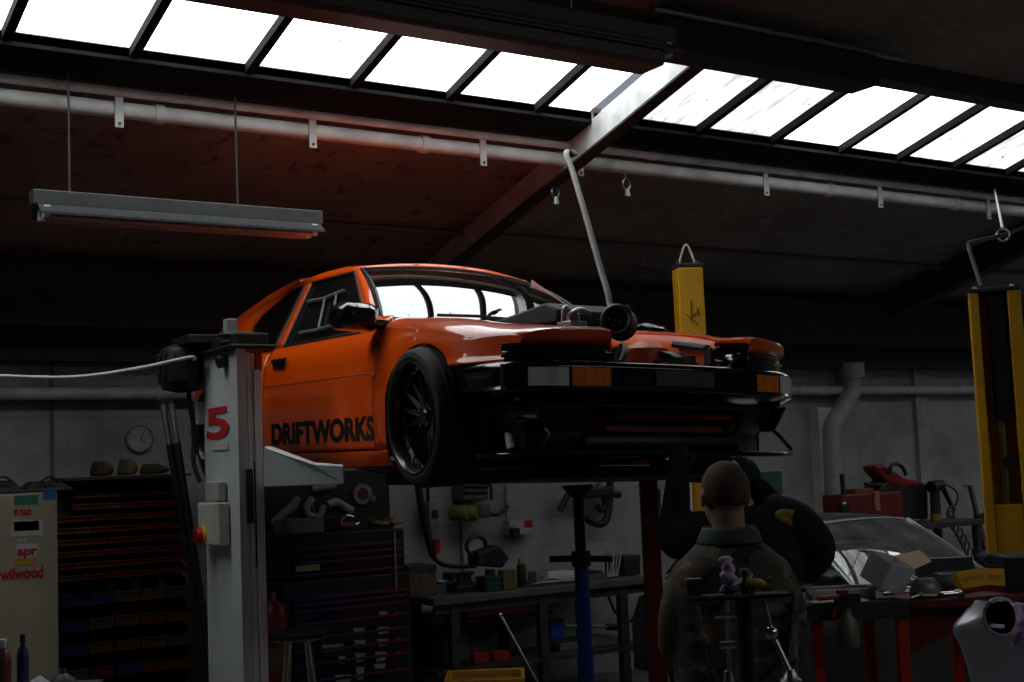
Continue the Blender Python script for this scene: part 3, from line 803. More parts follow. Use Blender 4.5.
for x,z in ((-2.68,.965),(-2.72,.957),(-2.77,.950),(-2.81,.955),(-2.84,.93),(-2.845,.70),(-2.86,.55)):
    w = yside(x,.75)-.03
    rows.append([(x,lerp(-w,w,j/10),z+.012*(1-abs(lerp(-1,1,j/10))**2)) for j in range(11)])
MB().grid(rows).build('tail_panel',ORANGE,car,local=True,solid=.005)
for s in (-1,1): MB().box((-2.855,s*.52,.78),(.03,.34,.13)).build('tail_lamp',mat('red_lens',(.35,.01,.01),rough=.2,coat=.5),car,local=True,bevel=.006)
b = MB(); rp = [(-2.50,.765),(-2.68,.755),(-2.80,.72),(-2.88,.62),(-2.91,.35),(-2.915,0)]
rp = catmull([(x,y,0) for x,y in rp],4); rp = rp+[V((p.x,-p.y,0)) for p in rp[-2::-1]]
b.grid([[(p.x*1.0,p.y,.60),(p.x-.01,p.y,.56),(p.x-.01,p.y,.42),(p.x+.03,p.y*.97,.30)] for p in rp]); b.build('rear_bumper',BLACK,car,local=True,solid=.005)

# ---- underside, interior, cage
b = MB(); b.span((-2.75,-.66,.215),(-.36,.66,.235)); b.span((-.36,-.42,.25),(.50,.42,.27))
b.build('floor_pan',SATIN,car,local=True)
MB().prism([(.42,-.50,.15),(.42,.50,.15),(-.10,.55,.125),(-.85,.50,.12),(-.85,-.50,.12),(-.10,-.55,.125)],(0,0,.05)).build('sump_guard',SATIN,car,local=True,bevel=.01)
MB().tube([(.1,.12,.24),(-.6,.14,.20),(-1.4,.16,.19),(-2.0,.2,.2),(-2.85,.3,.26)],.035,10).build('exhaust_pipe',STEEL,car,local=True)
b = MB(); b.box((-.05,0,.27),(.14,.86,.08)); b.build('cross_member',SATIN,car,local=True,bevel=.01)
def arms(b, s):
    b.tube([(-.02,s*.30,.27),(.0,s*.62,.27)],.022,8); b.tube([(.35,s*.35,.28),(.05,s*.60,.27)],.018,8); b.cyl((-.03,s*.47,.70),(-.01,s*.60,.36),.03)
sym(arms,'suspension_arm',DKSTEEL,car)
for s in (-1,1):
    b = MB(); cx = -1.30; y = s*.33
    b.box((cx,y,.38),(.50,.46,.14)); b.loft([[(cx-.20-.16*k/4+dx,y+dy*(1-.06*k),.42+.62*k/4) for dx,dy in ((-.05,-.22),(.05,-.23),(.05,.23),(-.05,.22))] for k in range(5)])
    b.box((cx-.37,y,1.06),(.10,.22,.15))
    b.build('bucket_seat',mat('seat_cloth',(.012,.012,.014),rough=.9,var=.3),car,local=True,bevel=.02)
MB().grid([[(-.62,y,.865),(-.80,y,.86),(-.88,y,.80),(-.86,y,.62)] for y in (-.66,-.3,0,.3,.66)]).build('dashboard',SATIN,car,local=True,solid=.01)
b = MB(); c = V((-.98,-.33,.83)); ax1, ax2 = V((0,1,0)), V((-.35,0,.94))
b.tube([c+(ax1*math.cos(2*PI*k/24)+ax2*math.sin(2*PI*k/24))*.165 for k in range(24)],.014,8,closed=True)
for a in (0,2.1,4.2): b.cyl(c,c+(ax1*math.cos(a)+ax2*math.sin(a))*.16,.010,seg=6)
b.cyl(c,c+V((.25,0,-.08)),.02); b.build('steering_wheel',SATIN,car,local=True)
CAGE = mat('cage_paint',(.34,.34,.36),rough=.45,var=.1)
b = MB()
for s in (-1,1):
    b.tube(catmull([(-.62,s*.60,.35),(-.68,s*.62,.86),(-1.08,s*.49,1.17),(-1.52,s*.48,1.19)],5),.019,8)
    b.tube([(-1.55,s*.60,.35),(-1.55,s*.60,.86),(-1.55,s*.48,1.19)],.019,8)
    b.tube([(-1.55,s*.48,1.19),(-2.3,s*.50,.72)],.019,8)
    b.tube([(-.66,s*.61,.42),(-1.55,s*.60,.72)],.019,8)
    b.tube([(-1.66,s*.52,1.085),(-1.22,s*.55,1.115)],.012,8); b.tube([(-1.80,s*.585,.925),(-1.38,s*.61,.918)],.014,8)
b.tube([(-1.55,-.48,1.19),(-1.55,.48,1.19)],.019,8); b.tube([(-1.08,-.49,1.175),(-1.08,.49,1.175)],.019,8)
b.tube([(-1.55,-.60,.60),(-1.55,.48,1.19)],.019,8); b.tube([(-.70,-.62,.78),(-.70,.62,.78)],.019,8)
b.build('roll_cage',CAGE,car,local=True)
# dimpled gusset behind the far windscreen pillar
b = MB(); 
def gp(u, v): return V((lerp(-.99,-.66,u),.50+.05*u,lerp(1.125,.945,u)+v*.12))
n = 8
for k in range(4):
    u = (k+.5)/4.6; c = gp(u,.35)
    b.lathe([(.034,0),(.028,.006),(.022,.010)],c,(.3,-1,.1),14)
b.build('cage_gusset',mat('gusset_red',(.55,.07,.05),rough=.5),car,local=True)
b = MB(); b.prism([gp(0,.05),gp(1,.0),gp(1,.55),gp(0,.8)],(0,.006,0)); b.build('cage_gusset',mat('gusset_pink',(.50,.24,.22),rough=.5),car,local=True)

# ---- engine bay contents
b = MB(); b.box((-.10,0,.58),(.52,.34,.28)); b.box((-.10,-.05,.74),(.46,.20,.07)); b.cyl((.18,0,.55),(.24,0,.55),.09)
b.build('engine_block',DKSTEEL,car,local=True,bevel=.015)
eng = MB(); c = V((.475,-.10,.812)); ax = V((.55,-.70,.10)).normalized()
eng.lathe([(.050,-.075),(.066,-.07),(.072,-.05),(.072,.055),(.062,.066),(.050,.060),(.046,.0),(.0,-.01)],c,ax,28)
tb = eng.build('air_intake_drum',mat('dark_brown_rubber',(.03,.018,.014),rough=.5),car,local=True)
eng = MB(); u_, w_ = frame_from(ax)
for k in range(5):
    a = k*2*PI/5; eng.cyl(c+ax*.02+(u_*math.cos(a)+w_*math.sin(a))*.022,c+ax*.075+(u_*math.cos(a)+w_*math.sin(a))*.026,.008,seg=8)
eng.cyl(c,c+ax*.07,.012,seg=10); eng.build('intake_fitting',CHROME,tb,local=True)
eng = MB()
eng.tube(catmull([(.27,-.20,.80),(.31,-.24,.845),(.36,-.23,.87),(.41,-.20,.85)],5),.014,8)
eng.cyl((.26,-.23,.80),(.28,-.24,.875),.018); eng.cyl((.31,-.20,.79),(.32,-.21,.86),.014); eng.ball((.285,-.24,.88),.02)
eng.box((.30,-.22,.80),(.10,.09,.05)); eng.build('engine_fitting',STEEL,car,local=True,bevel=.003)
eng = MB(); random.seed(3)
for k in range(9):
    x, y = random.uniform(-.2,.25), random.uniform(-.3,.2)
    eng.tube(catmull([(x,y,.66),(x+.03,y+.04,.70+.06*random.random()),(x+.10,y,.72),(x+.14,y-.06,.66)],5),random.uniform(.008,.02),7)
eng.build('engine_hose',SATIN,car,local=True)
b = MB(); b.loft([[(-.34,-.22,.86),(-.34,.30,.86),(-.34,.30,.885),(-.34,-.22,.885)],[(-.15,-.20,.84),(-.15,.26,.84),(-.15,.26,.915),(-.15,-.20,.91)],[(.05,-.18,.84),(.05,.20,.84),(.05,.20,.945),(.05,-.18,.94)],[(.13,-.17,.84),(.13,.18,.84),(.13,.18,.90),(.13,-.17,.90)]])
b.build('scuttle_cover',mat('matt_charcoal',(.030,.030,.032),rough=.65),car,local=True,bevel=.012)

# ---- wheels
def wheel_parts(M, side, parent_name):
    w = thing_part = None
    return None
def make_wheel(x, y, z, s, steer, camber, W=.225, R=.297, RIM=.236):
    """axis pointing outwards = local +x of M"""
    ax = V((math.sin(steer)*1.0,s*math.cos(steer),0)).normalized()
    if s > 0: ax = V((-math.sin(steer),math.cos(steer),0))
    ax = (ax+V((0,0,-camber))).normalized()
    u, w = frame_from(ax)
    hub = bpy.data.objects.new('wheel',None)
    o = V((x,y,z))
    prof = []
    for r,h in [(RIM-.004,0),(RIM+.006,.006),(RIM+.022,.010),(R-.018,.004),(R-.006,-.010),(R,-.03),(R+.001,-.06),(R+.001,-W+.06),(R,-W+.03),(R-.008,-W+.010),(R-.02,-W-.002),(RIM+.02,-W-.004),(RIM,-W)]: prof.append((r,h))
    b = MB(); b.lathe(prof,o,ax,64); tyre = b.build('tyre',RUBBER,car,local=True,angle=28)
    tyre.name = 'wheel'; WM[tyre.name] = CARM
    b = MB()
    for k in range(5):     # tread grooves: raised circumferential ribs
        h0 = -W+.035+k*(W-.08)/4.6
        b.lathe([(R-.002,h0),(R+.0035,h0+.004),(R+.0035,h0+.024),(R-.002,h0+.028)],o,ax,64)
    b.build('tread',RUBBER,tyre,local=True,angle=28)
    b = MB(); b.lathe([(RIM+.004,.004),(RIM+.006,.009),(RIM,.012),(RIM-.006,.006),(RIM-.012,-.01),(RIM-.016,-.045),(RIM-.030,-.055),(RIM-.034,-.075),(RIM-.034,-W+.02),(RIM,-W),(RIM+.002,-W)],o,ax,64)
    rim = b.build('rim',RIMBLK,tyre,local=True,angle=25)
    b = MB(); n = 16
    for k in range(n):
        for sgn in (-1,1):
            a0 = 2*PI*k/n; a1 = a0+sgn*2*PI/n*.5
            p0 = o+(u*math.cos(a0)+w*math.sin(a0))*.052+ax*-.070; p1 = o+(u*math.cos(a1)+w*math.sin(a1))*(RIM-.030)+ax*-.052
            b.cyl(p0,p1,.009,.0065,seg=6)
    b.build('spokes',mat('spoke_black',(.004,.004,.004),rough=.5,spec=.3),tyre,local=True)
    b = MB(); b.lathe([(.0,-.045),(.03,-.045),(.034,-.05),(.062,-.062),(.066,-.09),(0,-.09)],o,ax,24); b.build('hub_cap',RIMBLK,tyre,local=True)
    for k in range(4):
        a = PI/4+k*PI/2; q = o+(u*math.cos(a)+w*math.sin(a))*.047; MB().cyl(q+ax*-.065,q+ax*-.045,.009,seg=6).build('lug_nut',CHROME,tyre,local=True)
    for k in range(20):
        a = 2*PI*k/20; q = o+(u*math.cos(a)+w*math.sin(a))*(RIM-.024); MB().cyl(q+ax*-.052,q+ax*-.040,.0055,seg=6).build('rim_bolt',STEEL,tyre,local=True)
    b = MB(); b.lathe([(.06,-.10),(.135,-.10),(.135,-.125),(.06,-.125)],o,ax,32,close=True); b.build('brake_disc',STEEL,tyre,local=True)
make_wheel(.005,-.852,.412,-1,-.12,-.055) if False else None
make_wheel(.005,-.850,.412,-1,-.13,.055)
make_wheel(.005,.850,.412,1,-.13,.055)
make_wheel(-2.17,-.825,.40,-1,0,.02); make_wheel(-2.17,.825,.40,1,0,.02)
# ================================================================== lift post with the red 5
X0, Y0, Y1, ZT = 2.35, 5.86, 6.30, 2.31
POSTW = mat('post_white',(.58,.60,.62),rough=.45,var=.10,scale=4); PINKW = mat('post_bounce_tint',(.80,.74,.73),rough=.45,var=.12,scale=4)  # second tone paints warm bounce and extra light onto the rail faces
lp = thing('lift_post','white lift post with a red number 5 left of the orange car','car lift',(2.40,6.08,0))
b = MB(); b.span((X0,Y0,.02),(X0+.012,Y1,ZT)); b.span((X0,Y0,.02),(X0+.045,Y0+.012,ZT)); b.span((X0,Y1-.012,.02),(X0+.16,Y1,ZT))
b.build('column',POSTW,lp,smooth=False,bevel=.004)
b = MB(); b.span((X0+.047,Y0+.004,.02),(X0+.072,Y0+.02,ZT-.02)); b.span((X0+.082,Y0-.004,.02),(X0+.118,Y0+.02,ZT-.10)); b.span((X0+.07,Y0+.014,.02),(X0+.085,Y0+.03,ZT-.03))
b.build('slide_rail',PINKW,lp,smooth=False,bevel=.003)
MB().span((X0+.092,Y0-.006,ZT-.10),(X0+.12,Y0+.02,ZT-.01)).build('red_marker',RED,lp,smooth=False)
MB().span((X0+.02,Y0+.08,.02),(X0+.10,Y1-.08,ZT-.10)).build('screw_cover',DKSTEEL,lp,smooth=False)
MB().span((X0-.06,Y0-.10,0),(X0+.20,Y1+.10,.025)).build('base_plate',DKSTEEL,lp,smooth=False,bevel=.004)
b = MB(); b.span((X0-.04,Y0-.03,ZT),(X0+.19,Y1+.16,ZT+.018)); b.span((X0+.0,Y0+.0,ZT+.018),(X0+.16,Y1+.12,ZT+.075))
b.build('belt_housing',SATIN,lp,smooth=False,bevel=.012)
MB().lathe([(0,.0),(.085,0),(.09,.01),(.075,.02),(.075,.035),(.09,.045),(.085,.055),(0,.055)],(X0+.06,Y0+.14,ZT+.03),(0,0,1),24).build('pulley',DKSTEEL,lp)
MB().box((X0+.05,6.06,ZT+.125),(.055,.055,.07)).build('screw_end',GREY,lp,smooth=False,bevel=.006)
MB().cyl((X0+.0,6.00,ZT-.045),(X0-.04,6.00,ZT-.055),.03,seg=14).build('cable_gland',SATIN,lp)
# motor hung behind the column head
mo = atD(182,349,6.62)
b = MB(); b.lathe([(0,.03),(.05,.02),(.10,.0),(.108,-.02),(.108,-.17),(.10,-.20),(.03,-.215),(0,-.215)],mo,(0,0,1),24)
for k in range(14):
    a = 2*PI*k/14; b.box(mo+V((.112*math.cos(a),.112*math.sin(a),-.095)),(.016,.006,.14),Matrix.Rotation(a,3,'Z'))
b.box(mo+V((-.03,-.09,-.12)),(.12,.10,.10)); b.box(mo+V((.06,-.09,.03)),(.20,.24,.04))
b.build('motor',SATIN,lp,bevel=.003)
MB().span((2.315,6.305,1.98),(2.355,6.39,2.09)).build('junction_box',LGREY,lp,smooth=False,bevel=.006)
b = MB(); b.tube(catmull([(2.33,6.37,2.20),(2.29,6.34,2.12),(2.31,6.33,1.95),(2.30,6.32,1.80),(2.32,6.29,1.70)],6),.012,8); b.build('motor_cable',SATIN,lp)
# controls
cb = MB().span((X0-.055,5.99,1.40),(X0-.001,6.27,1.60)).build('control_box',mat('box_cream',(.55,.54,.46),rough=.5),lp,smooth=False,bevel=.008)
MB().span((X0-.045,6.02,1.605),(X0-.001,6.19,1.70)).build('terminal_box',mat('box_grey',(.42,.42,.40),rough=.5),lp,smooth=False,bevel=.008)
kn = MB().lathe([(0,.012),(.045,.012),(.052,.004),(.052,0),(0,0)],(X0-.055,6.20,1.445),(-1,0,0),24).build('switch_plate',YELLOW,cb)
MB().lathe([(0,.035),(.030,.035),(.036,.028),(.036,.010),(0,.010)],(X0-.055,6.20,1.445),(-1,0,0),24).build('rotary_switch',RED,cb)
MB().box((X0-.095,6.20,1.445),(.012,.014,.065)).build('switch_handle',RED,cb,bevel=.003)
# the red 5 (on the side facing the camera's left)
c5 = atX(207,440,X0); h5 = atX(207,409,X0).z-c5.z
M = axes((0,-1,0),(0,0,1),(-1,0,0),(X0-.002,c5.y,c5.z))
b = text_mb('5',h5/.70,M,.0012,.006,1.)
y0 = max(v.co.y for v in b.bm.verts); w5 = y0-min(v.co.y for v in b.bm.verts); wd = abs(atX(229,425,X0).y-c5.y)
for v in b.bm.verts: v.co.y = c5.y+(v.co.y-y0)*wd/w5
z0 = min(v.co.z for v in b.bm.verts); z1 = max(v.co.z for v in b.bm.verts)
for v in b.bm.verts: v.co.z = c5.z+(v.co.z-z0)*h5/(z1-z0)
b.build('number',mat('number_red',(.55,.02,.02),rough=.5),lp,smooth=False)
zl = atX(218,447,X0).z; MB().box((X0-.002,6.09,zl),(.003,.20,.03)).build('faded_label',mat('label_tan',(.62,.56,.47),rough=.6),lp,smooth=False)
# carriage and near arm under the sill
b = MB(); b.span((X0+.06,Y0+.01,1.30),(X0+.125,Y1-.03,1.78)); b.build('carriage',mat('carriage_maroon',(.07,.008,.008),rough=.5),lp,smooth=False,bevel=.004)
MB().span((X0+.028,Y0-.018,1.50),(X0+.060,Y0-.004,1.75)).build('safety_latch',SATIN,lp,smooth=False,bevel=.003)
q = lambda px,py,D: atD(px,py,D)
pf = [q(264,447,6.12),q(271,448,6.12),q(314,464,6.02),q(343,466,5.98),q(344,484,5.98),q(264,487,6.12)]
b = MB(); b.prism(pf,FW*.09+V((.02,.06,0)))
arm = b.build('lift_arm',POSTW,lp,smooth=False,bevel=.004)
e = q(338,468,6.06)
MB().cyl(e+V((.02,.08,-.03)),e+V((.02,.08,.02)),.04,seg=18).build('lift_pad',RUBBER,arm)
# thin power lead that swings in from the left
pc = thing('power_cable','thin pale cable sagging across the left wall to the white lift post','cable',atD(0,376,6.0))
pts = [atD(-260,350,5.2),atD(-120,370,5.6),atD(0,376,6.0),atD(75,377,6.2),atD(140,368,6.35),atD(193,357,6.45),V((2.30,6.36,2.27))]
MB().tube(catmull(pts,8),.0085,8).build('lead',mat('cable_cream',(.62,.58,.50),rough=.5),pc)
MB().cyl(pts[-2]+V((-.02,0,0)),pts[-1],.014,seg=10).build('plug',SATIN,pc)

# red support column on the far side of the car
rp_ = thing('steel_prop','dark red steel column under the front of the car left of the two men','prop',(0,0,0))
p = atD(652,560,6.75); WM[rp_.name] = Matrix.Translation((p.x,p.y,0)); rp_.matrix_world = WM[rp_.name]
R2 = Matrix.Rotation(-YAW,3,'Z')
b = MB(); b.box((p.x,p.y,.84),(.088,.088,1.65),R2); b.build('column',DKRED,rp_,smooth=False,bevel=.006)
b = MB(); b.box((p.x,p.y,.012),(.30,.30,.024),R2); b.build('base_plate',DKRED,rp_,smooth=False,bevel=.004)
b = MB(); b.box((p.x,p.y,1.675),(.12,.12,.025),R2); b.build('head_pad',SATIN,rp_,smooth=False,bevel=.004)
b = MB(); b.box(V((p.x,p.y,1.42))+RT*.052,(.010,.05,.30),R2); b.build('edge_highlight',mat('pale_pink',(.55,.45,.43)),rp_,smooth=False)  # pale strip paints a highlight along the column edge

# blue jack stand under the gearbox
js = thing('support_stand','tall blue support stand with black upper tube under the car','stand')
p = atD(583,600,6.35); js.matrix_world = WM[js.name] = Matrix.Translation((p.x,p.y,0))
g = atD(581,562,6.35).z; t = min(1.57,atD(579,482,6.35).z)
MB().cyl((p.x,p.y,.03),(p.x,p.y,g-.02),.036,.034,seg=20).build('lower_tube',BLUE,js)
MB().cyl((p.x,p.y,g-.05),(p.x,p.y,t),.026,seg=20).build('upper_tube',SATIN,js)
b = MB(); b.cyl((p.x,p.y,g-.02),(p.x,p.y,g+.05),.046,seg=20); b.build('collar',SATIN,js)
MB().lathe([(0,.04),(.07,.04),(.075,.03),(.05,.0),(.028,-.02),(0,-.02)],(p.x,p.y,t+.0),(0,0,1),20).build('saddle',SATIN,js)
for s in (-1,1):
    MB().tube([V((p.x,p.y,g+.015))+RT*(.03*s),V((p.x,p.y,g+.012))+RT*(.15*s)],.0155,10).build('handle_bar',RUBBER,js)
for k in range(3):
    a = k*2*PI/3+.3; MB().cyl((p.x,p.y,.20),(p.x+.30*math.cos(a),p.y+.30*math.sin(a),.015),.02,seg=10).build('leg',BLUE,js)

# ================================================================== yellow posts
def cable_loop(top, w=.05, h=.13):
    return [top+RT*(-w),top+V((0,0,h)),top+RT*w]
yp = thing('lift_post','yellow lift post standing behind the open engine bay of the car','car lift')
p = atD(689,300,8.3); yp.matrix_world = WM[yp.name] = Matrix.Translation((p.x,p.y,0))
zt = atD(689,268,8.3).z
Rz = Matrix.Rotation(-YAW+.12,3,'Z')
b = MB(); b.box((p.x,p.y,zt/2),(.165,.14,zt),Rz); b.build('column',YELLOW,yp,smooth=False,bevel=.012)
b = MB(); b.box((p.x,p.y,zt+.012),(.17,.14,.024),Rz); b.cyl(V((p.x,p.y,zt+.02))-RT*.06,V((p.x,p.y,zt+.05))-RT*.06,.012); b.cyl(V((p.x,p.y,zt+.02))+RT*.06,V((p.x,p.y,zt+.05))+RT*.06,.012)
b.build('top_plate',DKSTEEL,yp,bevel=.003)
MB().tube(catmull(cable_loop(V((p.x,p.y,zt+.03)),.05,.12),8),.007,8).build('lifting_loop',mat('cable_cream',(.62,.58,.50)),yp)
b = MB()
for (a1,b1,a2,b2) in ((682,313,697,325),(684,325,697,309),(689,300,690,330),(695,308,698,316)):
    b.tube([atD(a1,b1,8.3)-FW*.081,atD(a2,b2,8.3)-FW*.083],.004,5)
b.build('scratches',mat('scratch_dark',(.20,.10,.01),rough=.7),yp)
b = MB()
for s in (-1,1): b.box(V((p.x,p.y,1.45))+Rz@V((s*.082,-.082,0)),(.028,.014,.40),Rz)
b.build('edge_guard',WHITE,yp,smooth=False,bevel=.002)

yr = thing('lift_post','tall yellow lift post with an open black channel at the right edge','car lift')
D = 6.75; RzR = Matrix.Rotation(-YAW-.30,3,'Z')
p = atD(1012,420,D)+FW*.12; yr.matrix_world = WM[yr.name] = Matrix.Translation((p.x,p.y,0)); zt = atD(992,289,D).z
def yb(a, c): # local span -> rotated box
    a, c = V(a), V(c); return V((p.x,p.y,0))+RzR@((a+c)/2), [abs(c[i]-a[i]) for i in range(3)]
b = MB()
for a,c in (((-.125,-.09,.02),(-.080,.10,zt)),((.060,-.09,.02),(.125,.10,zt)),((-.125,.07,.02),(.125,.10,zt))):
    cc, dd = yb(a,c); b.box(cc,dd,RzR)
b.build('column',YELLOW,yr,smooth=False,bevel=.006)
cc, dd = yb((-.125,-.095,zt),(.125,.105,zt+.02)); b = MB(); b.box(cc,dd,RzR); b.build('top_plate',DKSTEEL,yr,smooth=False,bevel=.004)
b = MB(); b.cyl(*[V((p.x,p.y,z))+RzR@V((-.01,.02,0)) for z in (.06,zt-.01)],.024,seg=14); b.build('lead_screw',STEEL,yr)
zc1 = atD(1000,420,D).z
cc, dd = yb((-.035,-.045,zc1),(.045,.06,zt-.015)); b = MB(); b.box(cc,dd,RzR); b.build('screw_cover',SATIN,yr,smooth=False,bevel=.006)
zc2 = atD(1000,505,D).z
cc, dd = yb((-.078,-.075,.60),(.058,.04,zc2)); b = MB(); b.box(cc,dd,RzR); b.build('lower_cover',YELLOW,yr,smooth=False,bevel=.006)
cc, dd = yb((-.02,-.06,zc1-.24),(.04,.02,zc1-.19)); b = MB(); b.box(cc,dd,RzR); b.build('limit_switch',SATIN,yr,smooth=False,bevel=.004)
cc, dd = yb((-.20,-.18,0),(.20,.18,.02)); b = MB(); b.box(cc,dd,RzR); b.build('base_plate',DKSTEEL,yr,smooth=False)
for s in (-.09,.09):
    q_ = V((p.x,p.y,zt+.02))+RzR@V((s,0,0)); MB().cyl(q_,q_+V((0,0,.02)),.012,seg=6).build('top_bolt',STEEL,yr)
# hanging chain, ring and cranked rod over the right hand post
ch = thing('hanging_cable','cable and ring hanging from the roof to the yellow post at right','cable',atD(1000,232,7.2))
rg = atD(1003,235,7.0); top = at_roof(994,188,.0)
MB().tube([top,rg+V((0,0,.03))],.008,8).build('chain',STEEL,ch)
b = MB(); b.tube([rg+RT*(.032*math.cos(2*PI*k/16))+V((0,0,.034*math.sin(2*PI*k/16))) for k in range(16)],.007,6,closed=True); b.build('ring',STEEL,ch)
e = atD(968,243,6.9); f_ = atD(1040,220,7.1); d_ = atD(981,286,6.75)
MB().tube(catmull([e,rg.lerp(e,.12),rg.lerp(f_,.1),f_,atD(1120,180,7.4)],6),.010,8).build('wire_rope',STEEL,ch)
MB().tube(catmull([e,atD(970,252,6.88),d_],6),.010,8).build('drop_cable',mat('cable_grey',(.25,.25,.26),rough=.5),ch)

# grey air hose from the rafter to the engine bay
ho = thing('air_hose','grey hose hanging from the rafter down into the engine bay','hose',atD(570,160,7.2))
pts = [atD(600,162,7.6),atD(575,154,7.3),atD(566,153,7.1),atD(572,170,7.0),atD(584,210,6.8),atD(598,260,6.6),atD(607,290,6.5),atD(613,312,6.4),CARM@V((.34,.06,.90))]
MB().tube(catmull(pts[1:],8),.015,10).build('hose_run',mat('hose_grey',(.34,.33,.32),rough=.55),ho)
MB().cyl(pts[1].lerp(pts[2],.4),pts[1].lerp(pts[2],.7),.022,seg=12).build('hose_clip',SATIN,ho)
# ================================================================== left: cabinet, bin rack, clock, tubes
yc = 7.9
a, b_ = atY(58,492,yc), atY(64,682,yc)
xr = a.x; zt = a.z
cab = thing('storage_cabinet','tall beige steel cabinet covered in stickers at the far left','cabinet',(xr-.46,yc+.22,0))
MB().span((xr-.92,yc+.018,.06),(xr,yc+.45,zt)).build('body',BEIGE,cab,smooth=False,bevel=.006)
MB().span((xr-.90,yc+.03,0),(xr-.02,yc+.43,.06)).build('plinth',DKSTEEL,cab,smooth=False)
for k in range(2):
    x0, x1 = (xr-.915,xr-.463) if k == 0 else (xr-.457,xr-.005)
    d = MB().span((x0,yc,.08),(x1,yc+.018,zt-.02)).build('door',BEIGE,cab,smooth=False,bevel=.003)
    hx = x1-.04 if k == 0 else x0+.04
    MB().span((hx-.012,yc-.028,.82),(hx+.012,yc-.001,.94)).build('handle',CHROME,d,smooth=False,bevel=.004)
def sticker(px0, py0, px1, py1, m, txt=None, tm=None, tscale=.7, edge=0):
    p0, p1 = atY(px0,py0,yc), atY(px1,py1,yc)
    if m: MB().span((p0.x,yc-.0025,p1.z),(p1.x,yc-.0003,p0.z)).build('sticker',m,cab,smooth=False)
    if txt:
        h = (p0.z-p1.z)*tscale; z = p1.z+(p0.z-p1.z)*(1-tscale)/2
        b = text_mb(txt,h/.70,axes((1,0,0),(0,0,1),(0,-1,0),(p0.x,yc-.0035,z)),.0008,.003)
        x0_ = min(v.co.x for v in b.bm.verts); x1_ = max(v.co.x for v in b.bm.verts); k = (p1.x-p0.x)*.92/(x1_-x0_)
        for v in b.bm.verts: v.co.x = p0.x+(p1.x-p0.x)*.04+(v.co.x-x0_)*k
        b.build('sticker_print',tm,cab,smooth=False)
STW = mat('sticker_white',(.42,.42,.42),rough=.5); STR = mat('sticker_red',(.42,.01,.015),rough=.5); STG = mat('sticker_green',(.03,.14,.08),rough=.5); STB = mat('sticker_blue',(.02,.12,.36),rough=.5); STY = mat('sticker_gold',(.45,.27,.03),rough=.5)
sticker(14,496,38,504,STG,'','',1); sticker(43,491,56,499,STB)
sticker(13,510,32,514,None,'2R RACE',STR,.9)
sticker(10,521,43,535,STW); sticker(14,522,39,530,STR)
sticker(17,538,28,542,None,'ms tp',STW,.8)
sticker(16,544,38,557,STW,'apr',STR,.62)
sticker(14,559,35,564,STY)
sticker(-2,569,45,577,None,'wilwood',STR,.95)
# soft things lying on top of the cabinet
for lab,px,w,h,m in (('dark folded cover lying on the beige cabinet at far left',-2,.26,.07,SATIN),('black tool case on top of the beige cabinet near its right corner',44,.30,.06,DKSTEEL)):
    c = atY(px,488,yc+.2); t = thing('folded_cover' if 'cover' in lab else 'tool_case',lab,'cover' if 'cover' in lab else 'case',(c.x,yc+.2,zt))
    b = MB(); b.loft([[(c.x+dx*(1-.15*k),yc+.2+dy*(1-.15*k),zt+.001+h*k/3+.008*random.random()) for dx,dy in ((-w/2,-.12),(w/2,-.12),(w/2,.12),(-w/2,.12))] for k in range(4)])
    b.build('body',m,t,bevel=.012)
    MB().tube(catmull([(c.x-.05,yc+.08,zt+h),(c.x,yc+.07,zt+h+.03),(c.x+.05,yc+.08,zt+h)],5),.007,6).build('strap',SATIN,t)

# bin rack
yr_ = 8.62
rk = thing('bin_rack','dark louvred wall rack that carries rows of parts bins','rack',(2.7,8.9,0))
xa, xb = atY(61,560,yr_).x, atY(192,560,yr_).x
za = atY(130,478,yr_).z
MB().span((xa,8.86,.25),(xb,8.88,za)).build('back_panel',DKSTEEL,rk,smooth=False)
for x in (xa,(xa+xb)/2,xb): MB().span((x-.02,8.885,0),(x+.02,8.95,za)).build('upright',DKSTEEL,rk,smooth=False)
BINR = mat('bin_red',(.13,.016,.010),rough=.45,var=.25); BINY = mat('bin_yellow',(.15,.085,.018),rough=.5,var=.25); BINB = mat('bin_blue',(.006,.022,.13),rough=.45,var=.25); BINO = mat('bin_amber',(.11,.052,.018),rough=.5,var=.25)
def bin_mesh(w, h, d):
    """open fronted stacking bin, front at y=0, hung at y=d"""
    b = MB(); t = .004
    b.box((0,d/2,t/2),(w,d,t)); b.box((0,d-t/2,h/2),(w,t,h)); b.box((0,t/2+.004,h*.27),(w,t,h*.54))
    for s in (-1,1):
        x = s*(w/2-t/2)
        b.prism([(x-t/2,0.004,0),(x-t/2,d,0),(x-t/2,d,h),(x-t/2,d*.45,h),(x-t/2,d*.18,h*.55),(x-t/2,.004,h*.55)],(t,0,0))
    b.box((0,-.002,h*.53),(w,.012,.010))
    return b
def bin_fill(w, h, d, m):
    b = MB(); random.seed(int(w*1000)+int(h*777))
    for k in range(14):
        x, y = random.uniform(-w*.38,w*.38), random.uniform(d*.15,d*.8)
        b.cyl((x,y,.006),(x+random.uniform(-.02,.02)*w*6,y+random.uniform(-.02,.02),h*random.uniform(.3,.6)),random.uniform(.004,.009)*(w/.1),seg=7)
    return b
ORD = ['first','second','third','fourth','fifth','sixth','seventh','eighth','ninth','tenth','eleventh','twelfth','thirteenth']
proto = {}
